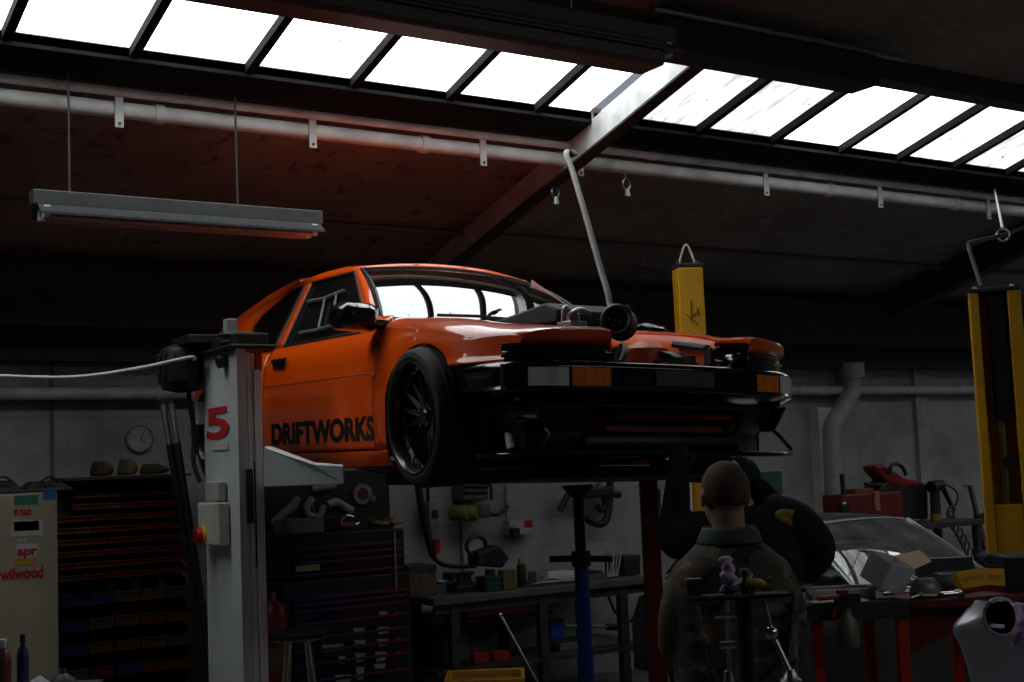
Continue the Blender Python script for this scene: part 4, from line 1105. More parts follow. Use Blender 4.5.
def make_bin(kind, w, h, d, m, x, y, z, label, group):
    if kind not in proto:
        t = thing('parts_bin',label,'bin',(x,y,z),group)
        bb = bin_mesh(w,h,d).build('bin_body',m,t,local=True,smooth=False,bevel=.002)
        bin_fill(w,h,d,STEEL).build('small_parts',mat('dull_parts',(.10,.10,.10),rough=.4,metal=.5,var=.5,scale=60),t,local=True)['kind'] = 'stuff'
        proto[kind] = t; return t
    t = copy_tree(proto[kind],M=Matrix.Translation((x,y,z))); t['label'] = label; t['group'] = group
    return t
random.seed(11)
rows_ = 8; ztop = atY(130,485,yr_).z; zmid = atY(130,578,yr_).z; rh = (ztop-zmid)/rows_
for r in range(rows_):
    n = 8; w = (xb-xa)/n
    for c in range(n):
        if r in (0,1) and c in (0,): continue
        kind = 'R'; m = BINR; colr = 'red'
        if (r == 0 and c == 4) : kind, m, colr = 'B', BINB, 'blue'
        elif (r,c) in ((0,7),(1,3),(7,0),(3,1),(0,2)): kind, m, colr = 'O', BINO, 'amber'
        x = xa+w*(c+.5); z = ztop-rh*(r+1)
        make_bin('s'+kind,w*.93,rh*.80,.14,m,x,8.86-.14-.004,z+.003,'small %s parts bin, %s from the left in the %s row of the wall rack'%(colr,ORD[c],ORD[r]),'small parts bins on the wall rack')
zbot = atY(130,700,yr_).z; rows2 = 5; rh2 = (zmid-zbot)/rows2
pat = ['BBOOO','BOORO','BOOOO','YRBRO','YYROO']
for r in range(rows2):
    n = 5; w = (xb-xa)/n
    for c in range(n):
        k = pat[r][c]; m = {'B':BINB,'O':BINO,'R':BINR,'Y':BINY}[k]; colr = {'B':'blue','O':'amber','R':'red','Y':'yellow'}[k]
        x = xa+w*(c+.5); z = zmid-rh2*(r+1)
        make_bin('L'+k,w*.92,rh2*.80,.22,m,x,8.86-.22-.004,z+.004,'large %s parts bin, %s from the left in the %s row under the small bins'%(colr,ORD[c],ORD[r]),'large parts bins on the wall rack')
# things on the rack top
sh = MB().span((xa,8.60,za+.001),(xb,8.86,za+.016)).build('top_shelf',DKSTEEL,rk,smooth=False)
def sack(px, py, w, h, m, label, cat, name, Y=8.72):
    c = atY(px,py,Y); t = thing(name,label,cat,(c.x,Y,za+.017))
    b = MB(); n = 14; random.seed(int(px)); rr = []
    for k in range(7):
        f = k/6; s_ = (1-.35*f*f)*(1+.06*random.random()); rr.append([(c.x+w/2*s_*math.cos(2*PI*i/n)*(1+.08*math.sin(3*i)),Y+.11*s_*math.sin(2*PI*i/n),za+.018+h*f+.01*math.sin(2.3*i)*f) for i in range(n)])
    b.loft(rr); b.build('sack_body',m,t,sub=1)
    b = MB(); b.ball((c.x+w*.32,Y-.03,za+.018+h*.42),(w*.32,.07,h*.40),12,8); b.build('fold',m,t)
sack(100,470,.12,.10,mat('dark_brown_cloth',(.07,.045,.028),rough=.9,var=.4),'brown cloth bag lying on top of the parts bin rack','bag','cloth_bag')
sack(126,466,.10,.11,mat('tan_cloth',(.16,.10,.05),rough=.9,var=.3),'tan paper sack slumped on the bin rack below the clock','bag','paper_sack')
sack(152,474,.16,.07,mat('dark_brown_cloth',(.07,.045,.028)),'flat dark brown bundle on the right end of the bin rack','bundle','cloth_bundle')
# clock
ck = thing('wall_clock','round pale faint wall clock on the grey back wall above the bins','clock',atY(140,439,8.97))
c = atY(140,439,8.98); r = .095
MB().lathe([(0,0),(r,0),(r,.02),(r-.012,.03),(r-.014,.022),(0,.022)],(c.x,9.0,c.z),(0,-1,0),32).build('clock_case',mat('clock_case',(.20,.20,.20),rough=.5),ck)
MB().lathe([(0,.001),(r-.014,.001),(r-.014,0),(0,0)],(c.x,8.977,c.z),(0,-1,0),32).build('clock_face',mat('clock_face',(.36,.36,.36),rough=.6),ck)
for k in range(12):
    a = k*PI/6; MB().box((c.x+math.sin(a)*.066,8.974,c.z+math.cos(a)*.066),(.004,.002,.012),Matrix.Rotation(a,3,'Y')).build('hour_mark',SATIN,ck,smooth=False)
for a,l in ((2.2,.045),(.5,.062)):
    MB().box((c.x+math.sin(a)*l/2,8.973,c.z+math.cos(a)*l/2),(.005,.002,l),Matrix.Rotation(a,3,'Y')).build('clock_hand',SATIN,ck,smooth=False)
# leaning tubes
def leaning(label, top, bot, r, D, split):
    t = thing('prop_shaft',label,'pipe',atD(*bot,D))
    p0, p1 = atD(*top,D+.25), atD(*bot,D)
    foot = p1+(p1-p0).normalized()*((p1.z-.0)/max(.01,(p0-p1).normalized().z))
    mid = p0.lerp(p1,split)
    MB().cyl(p0,mid,r,seg=14).build('bare_end',mat('dull_tube',(.30,.31,.32),rough=.4,metal=.6,var=.25),t)
    MB().cyl(mid,foot,r*1.12,seg=14).build('painted_tube',SATIN,t)
    MB().cyl(p0-(p1-p0).normalized()*.02,p0,r*1.25,seg=14).build('end_cap',DKSTEEL,t)
leaning('left one of two dark tubes leaning by the white lift post',(163,405),(203,645),.020,8.0,.17)
leaning('right one of two dark tubes leaning by the white lift post',(171,404),(207,640),.020,7.9,.17)

# ================================================================== wall fittings in the middle
def wall_box(name, label, cat, px0, py0, px1, py1, m, depth=.09, Y=8.95):
    p0, p1 = atY(px0,py0,Y-depth), atY(px1,py1,Y-depth)
    t = thing(name,label,cat,((p0.x+p1.x)/2,Y,(p0.z+p1.z)/2))
    MB().span((p0.x,Y-depth,p1.z),(p1.x,9.0,p0.z)).build('case',m,t,smooth=False,bevel=.008)
    return t, p0, p1
t, p0, p1 = wall_box('isolator_switch','grey isolator switch box on the white wall beside the black cable','switch',429,502,440,526,mat('isolator_grey',(.22,.22,.21),rough=.5))
MB().box(((p0.x+p1.x)/2,8.85,(p0.z+p1.z)/2),(.05,.02,.06)).build('rotary_handle',SATIN,t,bevel=.005)
MB().cyl(((p0.x+p1.x)/2,8.95,p0.z),((p0.x+p1.x)/2,8.95,2.3),.014,seg=8).build('conduit',SATIN,t)
t, p0, p1 = wall_box('wall_socket','grey double wall socket with a red switch and a coiled lead','socket',509,521,533,534,mat('socket_grey',(.36,.36,.35),rough=.5),.05)
q0, q1 = atY(525,520,8.89), atY(533,526,8.89)
MB().span((q0.x,8.885,q1.z),(q1.x,8.90,q0.z)).build('red_switch',RED,t,smooth=False,bevel=.003)
c = atY(514,533,8.87); MB().box((c.x,8.86,c.z),(.07,.06,.08)).build('plug_top',SATIN,t,bevel=.01)
MB().tube([(c.x-.045+.07*math.cos(2*PI*k/16),8.88,c.z-.03+.09*math.sin(2*PI*k/16)) for k in range(17)],.006,6).build('coiled_lead',mat('lead_grey',(.14,.14,.14)),t)
MB().cyl((c.x,8.97,c.z+.05),(c.x,8.97,2.3),.010,seg=8).build('conduit',mat('lead_grey',(.14,.14,.14)),t)
# thick black cable dropping from the car area to the bench
kc = thing('flexible_conduit','thick black flexible duct curving down the wall to the bench','duct',atY(420,500,8.88))
pts = [atY(417,470,8.88),atY(419,490,8.88),atY(424,520,8.88),atY(430,545,8.87),atY(436,560,8.86),atY(450,566,8.86),atY(476,566,8.84)]
MB().tube(catmull(pts,8),[.030 if i < 30 else .018 for i in range(49)],10).build('duct_run',SATIN,kc)
c = atY(437,546,8.83); MB().cyl(c+V((0,0,-.05)),c+V((0,0,.05)),.025,seg=12).build('red_coupling',RED,kc)
# wall reel / grinder with yellow guards
t = thing('pump_unit','black wall pump with two yellow green drums on the white wall','pump',atY(472,505,8.85))
c0, c1 = atY(462,481,8.82), atY(488,500,8.82)
MB().span((c0.x,8.80,c1.z),(c1.x,9.0,c0.z)).build('housing',mat('pump_brown',(.10,.085,.06),rough=.6),t,smooth=False,bevel=.02)
for k,z in enumerate((486,492)):
    q0 = atY(464,z,8.79); q1 = atY(487,z,8.79); MB().cyl(q0,q1,.012,seg=8).build('rib',SATIN,t)
for px in (459,469): c = atY(px,513,8.80); MB().lathe([(0,-.07),(.05,-.07),(.062,-.05),(.062,.05),(.05,.07),(0,.07)],c,(.6,-.8,0),18).build('drum',mat('drum_yellow',(.16,.15,.02),rough=.5),t)
c = atY(482,511,8.80); MB().box(c,(.10,.12,.10)).build('motor',mat('pump_grey',(.09,.09,.08)),t,bevel=.02)
MB().tube(catmull([atY(487,512,8.8),atY(496,515,8.8),atY(504,511,8.8),atY(508,506,8.8)],6),.016,8).build('handle',SATIN,t)
MB().tube(catmull([atY(478,482,8.8),atY(486,481,8.78),atY(491,488,8.78),atY(491,500,8.78)],6),.014,8).build('hose',SATIN,t)
# exhaust manifold hung on the wall
t = thing('exhaust_manifold','black curved exhaust manifold hanging on the white wall behind the stand','exhaust',atY(590,495,8.9))
for pts,r in (([(560,511),(565,500),(572,492),(585,491),(600,492),(612,494),(620,495)],.028),([(610,478),(610,495),(607,518),(600,524),(590,521),(586,517)],.032),([(604,495),(605,506),(602,510),(597,506)],.028)):
    MB().tube(catmull([atY(x,y,8.86) for x,y in pts],6),r,10).build('pipe_bend',SATIN,t)
c0, c1 = atY(575,488,8.85), atY(610,497,8.85); MB().span((c0.x,8.80,c1.z),(c1.x,8.9,c0.z)).build('collector',SATIN,t,smooth=False,bevel=.02)
c = atY(600,484,8.95); MB().cyl(c,(c.x,9.0,c.z),.012,seg=8).build('wall_hook',STEEL,t)
# dark tool board behind the chest
ya = 8.92
p0, p1 = atY(262,474,ya), atY(391,545,ya)
tb = thing('tool_board','dark tool board with pale brackets on the wall above the chest','board',((p0.x+p1.x)/2,ya,1.6))
MB().span((p0.x,ya,p1.z),(p1.x,8.992,p0.z)).build('board',SATIN,tb,smooth=False)
def on_board(name, label, cat, pts, m, w=.02, closed=False):
    t = thing(name,label,cat,atY(*pts[0],ya-.02)); P = [atY(x,y,ya-.03) for x,y in pts]
    MB().tube(catmull(P,5,closed=closed),w,8,closed=closed).build('body',m,t)
    MB().cyl(P[0]+V((0,-.01,0)),P[0]+V((0,.04,0)),.009,seg=8).build('hanger_peg',STEEL,t)
PALE = mat('pale_bracket',(.30,.29,.28),rough=.5,var=.25); PALE2 = mat('grey_bracket',(.20,.20,.20),rough=.5,var=.25)
on_board('bent_bracket','pale bent bracket at the left of the dark tool board','bracket',[(273,524),(282,514),(293,506),(297,497)],PALE,.032)
on_board('bent_bracket','short pale curved bracket left of centre on the tool board','bracket',[(312,498),(307,506),(308,514),(318,517),(324,505)],PALE,.026)
on_board('mounting_arm','broad pale arm right of centre on the tool board','bracket',[(328,505),(336,502),(345,507),(352,511)],PALE,.030)
on_board('mounting_arm','long grey arm along the top of the tool board','bracket',[(312,489),(322,487),(335,485)],PALE2,.030)
t = thing('ring_gear','pale ring gear with a dark red centre on the tool board','gear',atY(362,494,ya))
c = atY(362,494,ya-.02)
MB().lathe([(.045,-.02),(.070,-.02),(.076,-.01),(.076,.015),(.045,.015)],c,(0,-1,0),28,close=True).build('ring',PALE2,t)
MB().lathe([(0,.0),(.046,.0),(.046,.01),(0,.012)],c,(0,-1,0),24).build('centre_disc',mat('disc_maroon',(.09,.008,.008)),t)
c2 = atY(372,499,ya-.03); MB().ball(c2,(.03,.02,.03)).build('teal_cap',mat('teal_dull',(.06,.16,.16),rough=.5),t)

# ================================================================== tool chest
yt = 8.12
p0, p1 = atY(283,536,yt), atY(404,526,yt)
x0, x1, zt2 = p0.x, p1.x, p0.z
tc = thing('tool_chest','tall black roller tool chest with purple and red drawer edges','tool chest',((x0+x1)/2,yt+.25,0))
zmid_ = atY(340,577,yt).z
MB().span((x0,yt,zmid_+.02),(x1,yt+.50,zt2)).build('top_chest',SATIN,tc,smooth=False,bevel=.008)
MB().span((x0-.02,yt-.02,.14),(x1+.02,yt+.52,zmid_-.005)).build('roller_cabinet',SATIN,tc,smooth=False,bevel=.008)
for x in (x0+.08,x1-.08):
    for y in (yt+.06,yt+.44):
        MB().cyl((x-.02,y,.065),(x+.02,y,.065),.065,seg=18).build('castor',RUBBER,tc)
        MB().box((x,y,.12),(.06,.06,.04)).build('castor_fork',STEEL,tc,smooth=False)
def edge_mat():
    m = bpy.data.materials.new('drawer_edge_paint'); m.use_nodes = True
    n = m.node_tree.nodes; L = m.node_tree.links; b = n['Principled BSDF']
    tcn = n.new('ShaderNodeTexCoord'); sx = n.new('ShaderNodeSeparateXYZ'); L.new(tcn.outputs['Generated'],sx.inputs[0])
    cr = n.new('ShaderNodeValToRGB'); e = cr.color_ramp.elements
    e[0].position = .05; e[0].color = (.03,.016,.15,1); e[1].position = .95; e[1].color = (.15,.012,.02,1); x = e.new(.5); x.color = (.12,.014,.12,1)
    L.new(sx.outputs[0],cr.inputs[0]); L.new(cr.outputs[0],b.inputs['Base Color']); b.inputs['Roughness'].default_value = .35
    return m
EDGE = edge_mat()
def drawers(pys, y, xa, xb):
    for (pa,pb) in zip(pys,pys[1:]):
        za_, zb_ = atY(345,pa,y).z, atY(345,pb,y).z
        d = MB().span((xa,y-.018,zb_+.012),(xb,y+.002,za_)).build('drawer',mat('drawer_black',(.010,.010,.011),rough=.35),tc,smooth=False,bevel=.003)
        MB().span((xa,y-.026,za_-.014),(xb,y-.010,za_+.004)).build('drawer_pull',EDGE,d,smooth=False,bevel=.002)
drawers([545,552,559,571,576],yt,x0+.06,x1-.03)
drawers([594,600,607,619,633,646,659,676,694],yt-.02,x0+.04,x1-.02)
MB().span((x1-.10,yt-.034,.2),(x1-.085,yt-.021,zt2-.02)).build('lock_bar',STEEL,tc,smooth=False)
q0, q1 = atY(296,566,yt-.03), atY(320,570,yt-.03)
MB().span((q0.x,yt-.03,q1.z),(q1.x,yt-.018,q0.z)).build('badge',mat('badge_tan',(.45,.40,.30),rough=.4),tc,smooth=False)
# pale sticker shapes on the lower drawers
DEC = mat('pale_sticker',(.30,.32,.32),rough=.6,var=.2)
for (a1,b1,a2,b2) in ((353,628,365,634),(354,640,366,647),(355,653,366,661),(356,667,365,679),(377,627,390,633),(377,639,389,645),(375,652,387,660),(374,664,386,668),(379,611,388,617),(338,656,346,663),(322,645,344,650),(335,675,352,682)):
    q0, q1 = atY(a1,b1,yt-.042), atY(a2,b2,yt-.042)
    MB().prism([(q0.x,yt-.0405,q0.z),(q1.x,yt-.0405,q0.z-.008),(q1.x-.012,yt-.0405,q1.z),(q0.x+.010,yt-.0405,q1.z)],(0,.002,0)).build('sticker',DEC,tc,smooth=False)
# things on top of the chest
def on_chest(px, y): return V((atY(px,530,y).x,y,zt2+.001))
c = on_chest(299,yt+.15); t = thing('plastic_box','clear bluish plastic box on the left end of the tool chest','box',c)
w = atY(318,530,yt+.15).x-atY(280,530,yt+.15).x
b = MB(); 
for q_ in (((-w/2,-.10,0),(w/2,.10,.006)),((-w/2,-.10,0),(w/2,-.095,.10)),((-w/2,.095,0),(w/2,.10,.10)),((-w/2,-.10,0),(-w/2+.005,.10,.10)),((w/2-.005,-.10,0),(w/2,.10,.10))): b.span(c+V(q_[0]),c+V(q_[1]))
b.build('tub',mat('cloudy_plastic',(.34,.38,.44),rough=.35),t,smooth=False)
MB().span(c+V((-w/2+.1,-.06,.008)),c+V((w/2-.03,.07,.085))).build('contents',mat('box_card',(.16,.20,.28)),t,smooth=False,bevel=.006)
c = on_chest(348,yt+.14); t = thing('grease_gun','red and chrome hand tool lying on the middle of the tool chest','tool',c)
MB().cyl(c+V((-.06,0,.03)),c+V((.05,.0,.03)),.028,seg=16).build('barrel',DKRED,t)
MB().cyl(c+V((.05,0,.03)),c+V((.09,0,.05)),.02,.008,seg=12).build('nozzle',CHROME,t)
MB().tube(catmull([c+V((-.06,0,.05)),c+V((-.02,-.01,.10)),c+V((.04,-.01,.09))],5),.008,8).build('lever',CHROME,t)
c = on_chest(385,yt+.15)
for k,(dx,lb) in enumerate(((-.05,'tan work glove lying flat left of the other glove on the tool chest'),(.055,'tan work glove at the right end of the tool chest top'))):
    t = thing('work_glove',lb,'glove',c+V((dx,0,0)),'tan work gloves on the tool chest'); b = MB(); o = c+V((dx*1.15,0,.034))
    b.ball(o,(.045,.05,.022),14,8)
    for j in range(4): b.tube([o+V((-.038+.025*j,-.02,0)),o+V((-.042+.026*j,-.075,.004)),o+V((-.044+.027*j,-.10,-.006))],[.012,.011,.008],8)
    b.tube([o+V((.035,.0,0)),o+V((.062,-.035,.0))],[.012,.009],8)
    b.build('glove',mat('tan_glove',(.34,.21,.08),rough=.9,var=.3),t,remesh=.006,smoothit=3)
    MB().lathe([(.034,-.03),(.038,-.028),(.038,.022),(.034,.024)],o+V((0,.055,-.002)),(0,1,0),16).build('cuff',mat('glove_cuff',(.20,.12,.06),rough=.9),t,solid=.003)
c = on_chest(325,yt+.2); t = thing('radio','small black radio standing behind the red tool on the chest','radio',c)
MB().span(c+V((-.07,-.04,0)),c+V((.07,.04,.10))).build('case',SATIN,t,smooth=False,bevel=.01)
MB().lathe([(0,0),(.03,0),(.03,.004),(0,.006)],c+V((.03,-.041,.05)),(0,-1,0),18).build('speaker',DKSTEEL,t)
MB().cyl(c+V((-.05,.02,.10)),c+V((-.09,.02,.22)),.003,seg=6).build('aerial',CHROME,t)
# red bottle beside chest, bar stool
c = atY(273,600,7.9); t = thing('gas_cylinder','dark red gas cylinder with a label between the post and tool chest','cylinder',(c.x,7.9,0))
MB().lathe([(0,0),(.075,0),(.08,.01),(.08,c.z-.10),(.07,c.z-.05),(.035,c.z-.01),(.028,c.z),(0,c.z)],(c.x,7.9,0),(0,0,1),24).build('bottle',DKRED,t)
MB().cyl((c.x,7.9,c.z),(c.x,7.9,c.z+.05),.016,seg=10).build('valve',STEEL,t)
zA, zB = atY(273,649,7.82).z, atY(273,671,7.82).z
MB().lathe([(.0805,zB),(.0815,zB+.004),(.0815,zA-.004),(.0805,zA)],(c.x,7.9,0),(0,0,1),24).build('label',mat('bottle_label',(.10,.07,.07),rough=.5),t)
c = atY(298,629,7.3); t = thing('bar_stool','tall stool with chrome legs and black seat in front of the chest','stool',(c.x,7.3,0))
MB().lathe([(0,-.005),(.15,-.005),(.165,-.02),(.165,-.045),(.14,-.05),(0,-.05)],(c.x,7.3,c.z),(0,0,1),28).build('seat',SATIN,t)
MB().lathe([(.158,-.047),(.167,-.047),(.167,-.056),(.158,-.056)],(c.x,7.3,c.z),(0,0,1),28,close=True).build('seat_rim',CHROME,t)
for k in range(4):
    a = PI/4+k*PI/2-YAW; MB().tube([(c.x+.075*math.cos(a),7.3+.075*math.sin(a),c.z-.05),(c.x+.17*math.cos(a),7.3+.17*math.sin(a),.012)],.012,8).build('leg',CHROME,t)
MB().tube([(c.x+.15*math.cos(2*PI*k/20),7.3+.15*math.sin(2*PI*k/20),.22) for k in range(20)],.009,6,closed=True).build('foot_ring',CHROME,t)

# ================================================================== workbench in the middle
yb0, yb1 = 8.2, 8.85
p0, p1 = atY(433,595,yb0), atY(654,579,yb0)
xL, xR, zB = p0.x, p1.x, (p0.z+p1.z)/2
wb = thing('workbench','long dark steel workbench against the white wall under the car','workbench',((xL+xR)/2,8.5,0))
MB().span((xL,yb0,zB-.055),(xR,yb1,zB)).build('worktop',mat('bench_top',(.085,.088,.09),rough=.5,var=.3),wb,smooth=False,bevel=.006)
for px in (457,546,627):
    x = atY(px,620,yb0).x
    for y in (yb0+.05,yb1-.06): MB().span((x-.035,y-.03,0),(x+.035,y+.03,zB-.055)).build('leg',DKSTEEL,wb,smooth=False)
zs_ = atY(520,662,yb0).z
MB().span((xL+.03,yb0+.03,max(.06,zs_)-.03),(xR-.03,yb1-.05,max(.06,zs_))).build('lower_shelf',DKSTEEL,wb,smooth=False)
MB().span((xL+.03,yb0+.03,zB-.12),(xR-.03,yb0+.06,zB-.056)).build('rail',DKSTEEL,wb,smooth=False)
zs_ = max(.06,zs_)
def bx(px, y, z=None): return V((atY(px,585,y).x,y,(zB if z is None else z)+.001))
def boxy(name, label, cat, px0, px1, pyt, y, depth, m, lid=None, z=None, detail=None, bev=.006):
    z_ = (zB if z is None else z)+.001
    a_ = atY(px0,pyt,y); b2 = atY(px1,pyt,y); h = max(.03,(a_.z+b2.z)/2-z_)
    t = thing(name,label,cat,((a_.x+b2.x)/2,y+depth/2,z_))
    MB().span((a_.x,y,z_),(b2.x,y+depth,z_+h)).build('body',m,t,smooth=False,bevel=bev)
    if lid: MB().span((a_.x-.004,y-.004,z_+h*.78),(b2.x+.004,y+depth+.004,z_+h+.004)).build('lid',lid,t,smooth=False,bevel=.004)
    if detail: MB().span((a_.x+.03,y-.005,z_+h*.25),(b2.x-.03,y-.0005,z_+h*.6)).build('label_plate',detail,t,smooth=False)
    return t, a_.x, b2.x, z_, h
boxy('storage_tin','brown dented storage tin at the left end of the steel workbench','tin',409,436,566,8.4,.28,mat('rust_tin',(.10,.055,.03),rough=.7,var=.5,scale=10),DKSTEEL)
t = thing('bench_vice','black bench vice bolted to the left part of the workbench','vice',bx(463,8.44)); c = bx(463,8.44)
MB().span(c+V((-.09,-.07,0)),c+V((.09,.09,.05))).build('base',SATIN,t,smooth=False,bevel=.01)
MB().loft([[c+V((dx,dy,.05)) for dx,dy in ((-.06,-.05),(.06,-.05),(.06,.07),(-.06,.07))],[c+V((dx,dy,.11)) for dx,dy in ((-.05,-.04),(.05,-.04),(.05,.06),(-.05,.06))],[c+V((dx,dy,.14)) for dx,dy in ((-.09,-.05),(.09,-.05),(.09,.07),(-.09,.07))]]).build('fixed_jaw',SATIN,t,bevel=.006)
MB().span(c+V((-.13,-.06,.09)),c+V((-.095,.07,.145))).build('moving_jaw',DKSTEEL,t,smooth=False,bevel=.006)
MB().cyl(c+V((-.22,0,.085)),c+V((-.06,0,.085)),.016,seg=12).build('screw',STEEL,t)
MB().cyl(c+V((-.22,-.08,.085)),c+V((-.22,.08,.085)),.008,seg=8).build('tommy_bar',STEEL,t)
# angled black machine with a ring handle
t = thing('chop_saw','black angled saw with a ring handle on the workbench','saw',bx(492,8.40)); y = 8.42
P = [atY(x,yy,y) for x,yy in ((479,566),(478,553),(487,550),(500,545),(510,558),(503,568))]
MB().prism(P,(0,.16,0)).build('body',SATIN,t,smooth=False,bevel=.012)
c = atY(482,546,y); MB().tube([c+V((.085*math.cos(2*PI*k/16),.08,.07*math.sin(2*PI*k/16))) for k in range(16)],.017,8,closed=True).build('ring_handle',SATIN,t)
c0 = bx(495,8.40); MB().span(c0+V((-.12,.0,0)),c0+V((.11,.25,.045))).build('base',mat('saw_base',(.20,.12,.02),rough=.5),t,smooth=False,bevel=.008)
MB().cyl(c0+V((0,.06,.04)),c0+V((0,.06,.14)),.04,seg=14).build('pivot',DKSTEEL,t)
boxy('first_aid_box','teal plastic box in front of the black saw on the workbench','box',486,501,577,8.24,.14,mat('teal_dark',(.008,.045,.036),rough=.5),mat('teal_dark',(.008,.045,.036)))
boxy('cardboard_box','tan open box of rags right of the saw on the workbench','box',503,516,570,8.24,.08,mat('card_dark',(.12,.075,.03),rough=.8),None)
c = bx(522,8.36); t = thing('spray_can','black spray can with yellow cap standing on the workbench','can',c); h = atY(522,558,8.36).z-zB
MB().lathe([(0,0),(.034,0),(.036,.006),(.036,h*.72),(.03,h*.78),(.016,h*.80),(0,h*.80)],c,(0,0,1),20).build('can_body',SATIN,t)
MB().lathe([(0,h),(.02,h),(.024,h*.96),(.024,h*.80),(0,h*.80)],c,(0,0,1),18).build('cap',mat('cap_yellow',(.36,.25,.03),rough=.5),t)
boxy('carton','grey carton standing left of the white box on the workbench','box',536,547,571,8.42,.12,mat('carton_grey',(.20,.21,.22),rough=.7),None,detail=mat('carton_print',(.10,.10,.11)))
boxy('carton','white carton behind the cables in the middle of the workbench','box',548,577,572,8.42,.18,mat('carton_white',(.55,.58,.62),rough=.6),None,detail=mat('carton_print2',(.45,.47,.50)))
boxy('battery_charger','dark grey charger lying right of the white carton','charger',578,602,572,8.40,.20,mat('charger_grey',(.10,.105,.11),rough=.5),SATIN)
boxy('tool_case','black plastic case stacked at the right end of the workbench','case',624,640,556,8.40,.26,SATIN,DKSTEEL)
t = thing('cable_bundle','silver and white cables lying across the front of the workbench','cable',bx(560,8.26))
for k in range(4):
    MB().tube(catmull([bx(530+4*k,8.30)+V((0,.03*k,.012)),bx(548+3*k,8.24)+V((0,.02*k,.02+.01*k)),bx(565+2*k,8.28)+V((0,.015*k,.014)),bx(582,8.25+.03*k)+V((0,0,.012))],6),.008,6).build('cable',mat('pale_cable',(.46,.48,.50),rough=.5) if k%2 else SATIN,t)
t = thing('wire_loom','bundle of silver wires sticking up at the right of the workbench','wire',bx(612,8.36)); random.seed(8)
b0 = bx(613,8.36)
for k in range(9):
    tp = atY(606+k*1.9,546+random.randint(0,8),8.36); MB().tube(catmull([b0+V((.012*k-.05,0,.01)),b0.lerp(tp,.55)+V((.02*math.sin(k),.02*math.cos(k),0)),tp],6),.006,6).build('wire',mat('silver_wire',(.40,.42,.43),rough=.4),t)
# below the bench
boxy('toolbox','red metal toolbox hung under the workbench top','toolbox',468,526,600,8.30,.30,mat('box_red',(.30,.028,.02),rough=.45,var=.25),None,z=atY(495,616,8.30).z+.004,detail=mat('box_plate',(.42,.10,.08)))
wbk = MB().span((xL+.1,8.30,atY(495,617.5,8.30).z-.02),(xR-.9,8.62,atY(495,617.5,8.30).z)); wbk.build('middle_shelf',DKSTEEL,wb,smooth=False)
boxy('jerry_can','dull red plastic can on the lower bench shelf, left one','can',474,489,653,8.35,.18,mat('can_red',(.26,.02,.015),rough=.5),None,z=zs_)
boxy('jerry_can','dull red plastic can on the lower bench shelf, right one','can',494,510,652,8.35,.18,mat('can_red',(.26,.02,.015)),None,z=zs_)
boxy('engine_part','dark metal gearbox casing on the lower bench shelf at left','engine part',440,470,625,8.38,.30,DKSTEEL,SATIN,z=zs_,bev=.03)
boxy('crate','grey crate standing on the lower bench shelf at right','crate',560,620,640,8.40,.30,mat('crate_grey',(.12,.12,.125),rough=.6),None,z=zs_)
t, *_ = boxy('spray_bottle','blue plastic bottle wedged on the crate under the workbench','bottle',550,564,619,8.36,.10,BLUE,None,z=atY(557,638,8.36).z); 
p0 = atY(600,638,8.30); 
t = thing('steel_bar','thin bare steel bar propped up diagonally under the workbench','bar',atY(518,640,8.1))
p0, p1 = atY(500,615,8.12), atY(522,655,8.02); e = p1+(p1-p0)*(p1.z/(p0.z-p1.z)); MB().cyl(p0,e,.013,seg=10).build('bar',STEEL,t); MB().ball(p0,.02).build('knob',CHROME,t)
t = thing('steel_bar','horizontal steel rod lying on the grey crate under the bench','bar',atY(590,627,8.3))
p0, p1 = atY(565,626,8.36), atY(612,627,8.36); MB().cyl(p0,p1,.012,seg=10).build('rod',mat('dull_brown',(.20,.17,.14)),t); MB().cyl(p1+(p0-p1).normalized()*.05,p1+(p1-p0).normalized()*.06,.026,seg=12).build('grip',SATIN,t)
t = thing('power_lead','black leads hanging in loops from the right of the workbench','cable',atY(615,600,8.8))
for pts in ([(607,592),(614,610),(622,620),(628,640),(640,660),(642,668)],[(648,595),(638,612),(630,622)]): MB().tube(catmull([atY(x,y,8.86) for x,y in pts],6),.012,8).build('lead',SATIN,t)
# yellow crate on the floor in front
c = atD(485,674,8.3); t = thing('plastic_crate','yellow plastic crate at the bottom edge below the workbench','crate',(c.x,c.y,0))
w = 74/1340*8.3; Rc = Matrix.Rotation(-YAW,3,'Z'); h = c.z
b = MB()
for a_,d_ in (((0,0,.02),(w,.40,.02)),((0,-.20,h/2+.01),(w,.015,h-.02)),((0,.20,h/2+.01),(w,.015,h-.02)),((-w/2+.007,0,h/2+.01),(.015,.4,h-.02)),((w/2-.007,0,h/2+.01),(.015,.4,h-.02))): b.box(V((c.x,c.y,0))+Rc@V(a_),d_,Rc)
b.build('tub',YELBOX,t,smooth=False,bevel=.004)
b = MB()
for a_,d_ in (((0,-.205,h-.02),(w+.03,.03,.04)),((0,.205,h-.02),(w+.03,.03,.04)),((-w/2,0,h-.02),(.03,.42,.04)),((w/2,0,h-.02),(.03,.42,.04))): b.box(V((c.x,c.y,0))+Rc@V(a_),d_,Rc)
b.build('rim',YELBOX,t,smooth=False,bevel=.006)
b = MB(); b.box(V((c.x,c.y,0))+Rc@V((0,0,h-.05)),(w-.04,.37,.02),Rc); b.build('contents',BROWNCL,t,smooth=False)
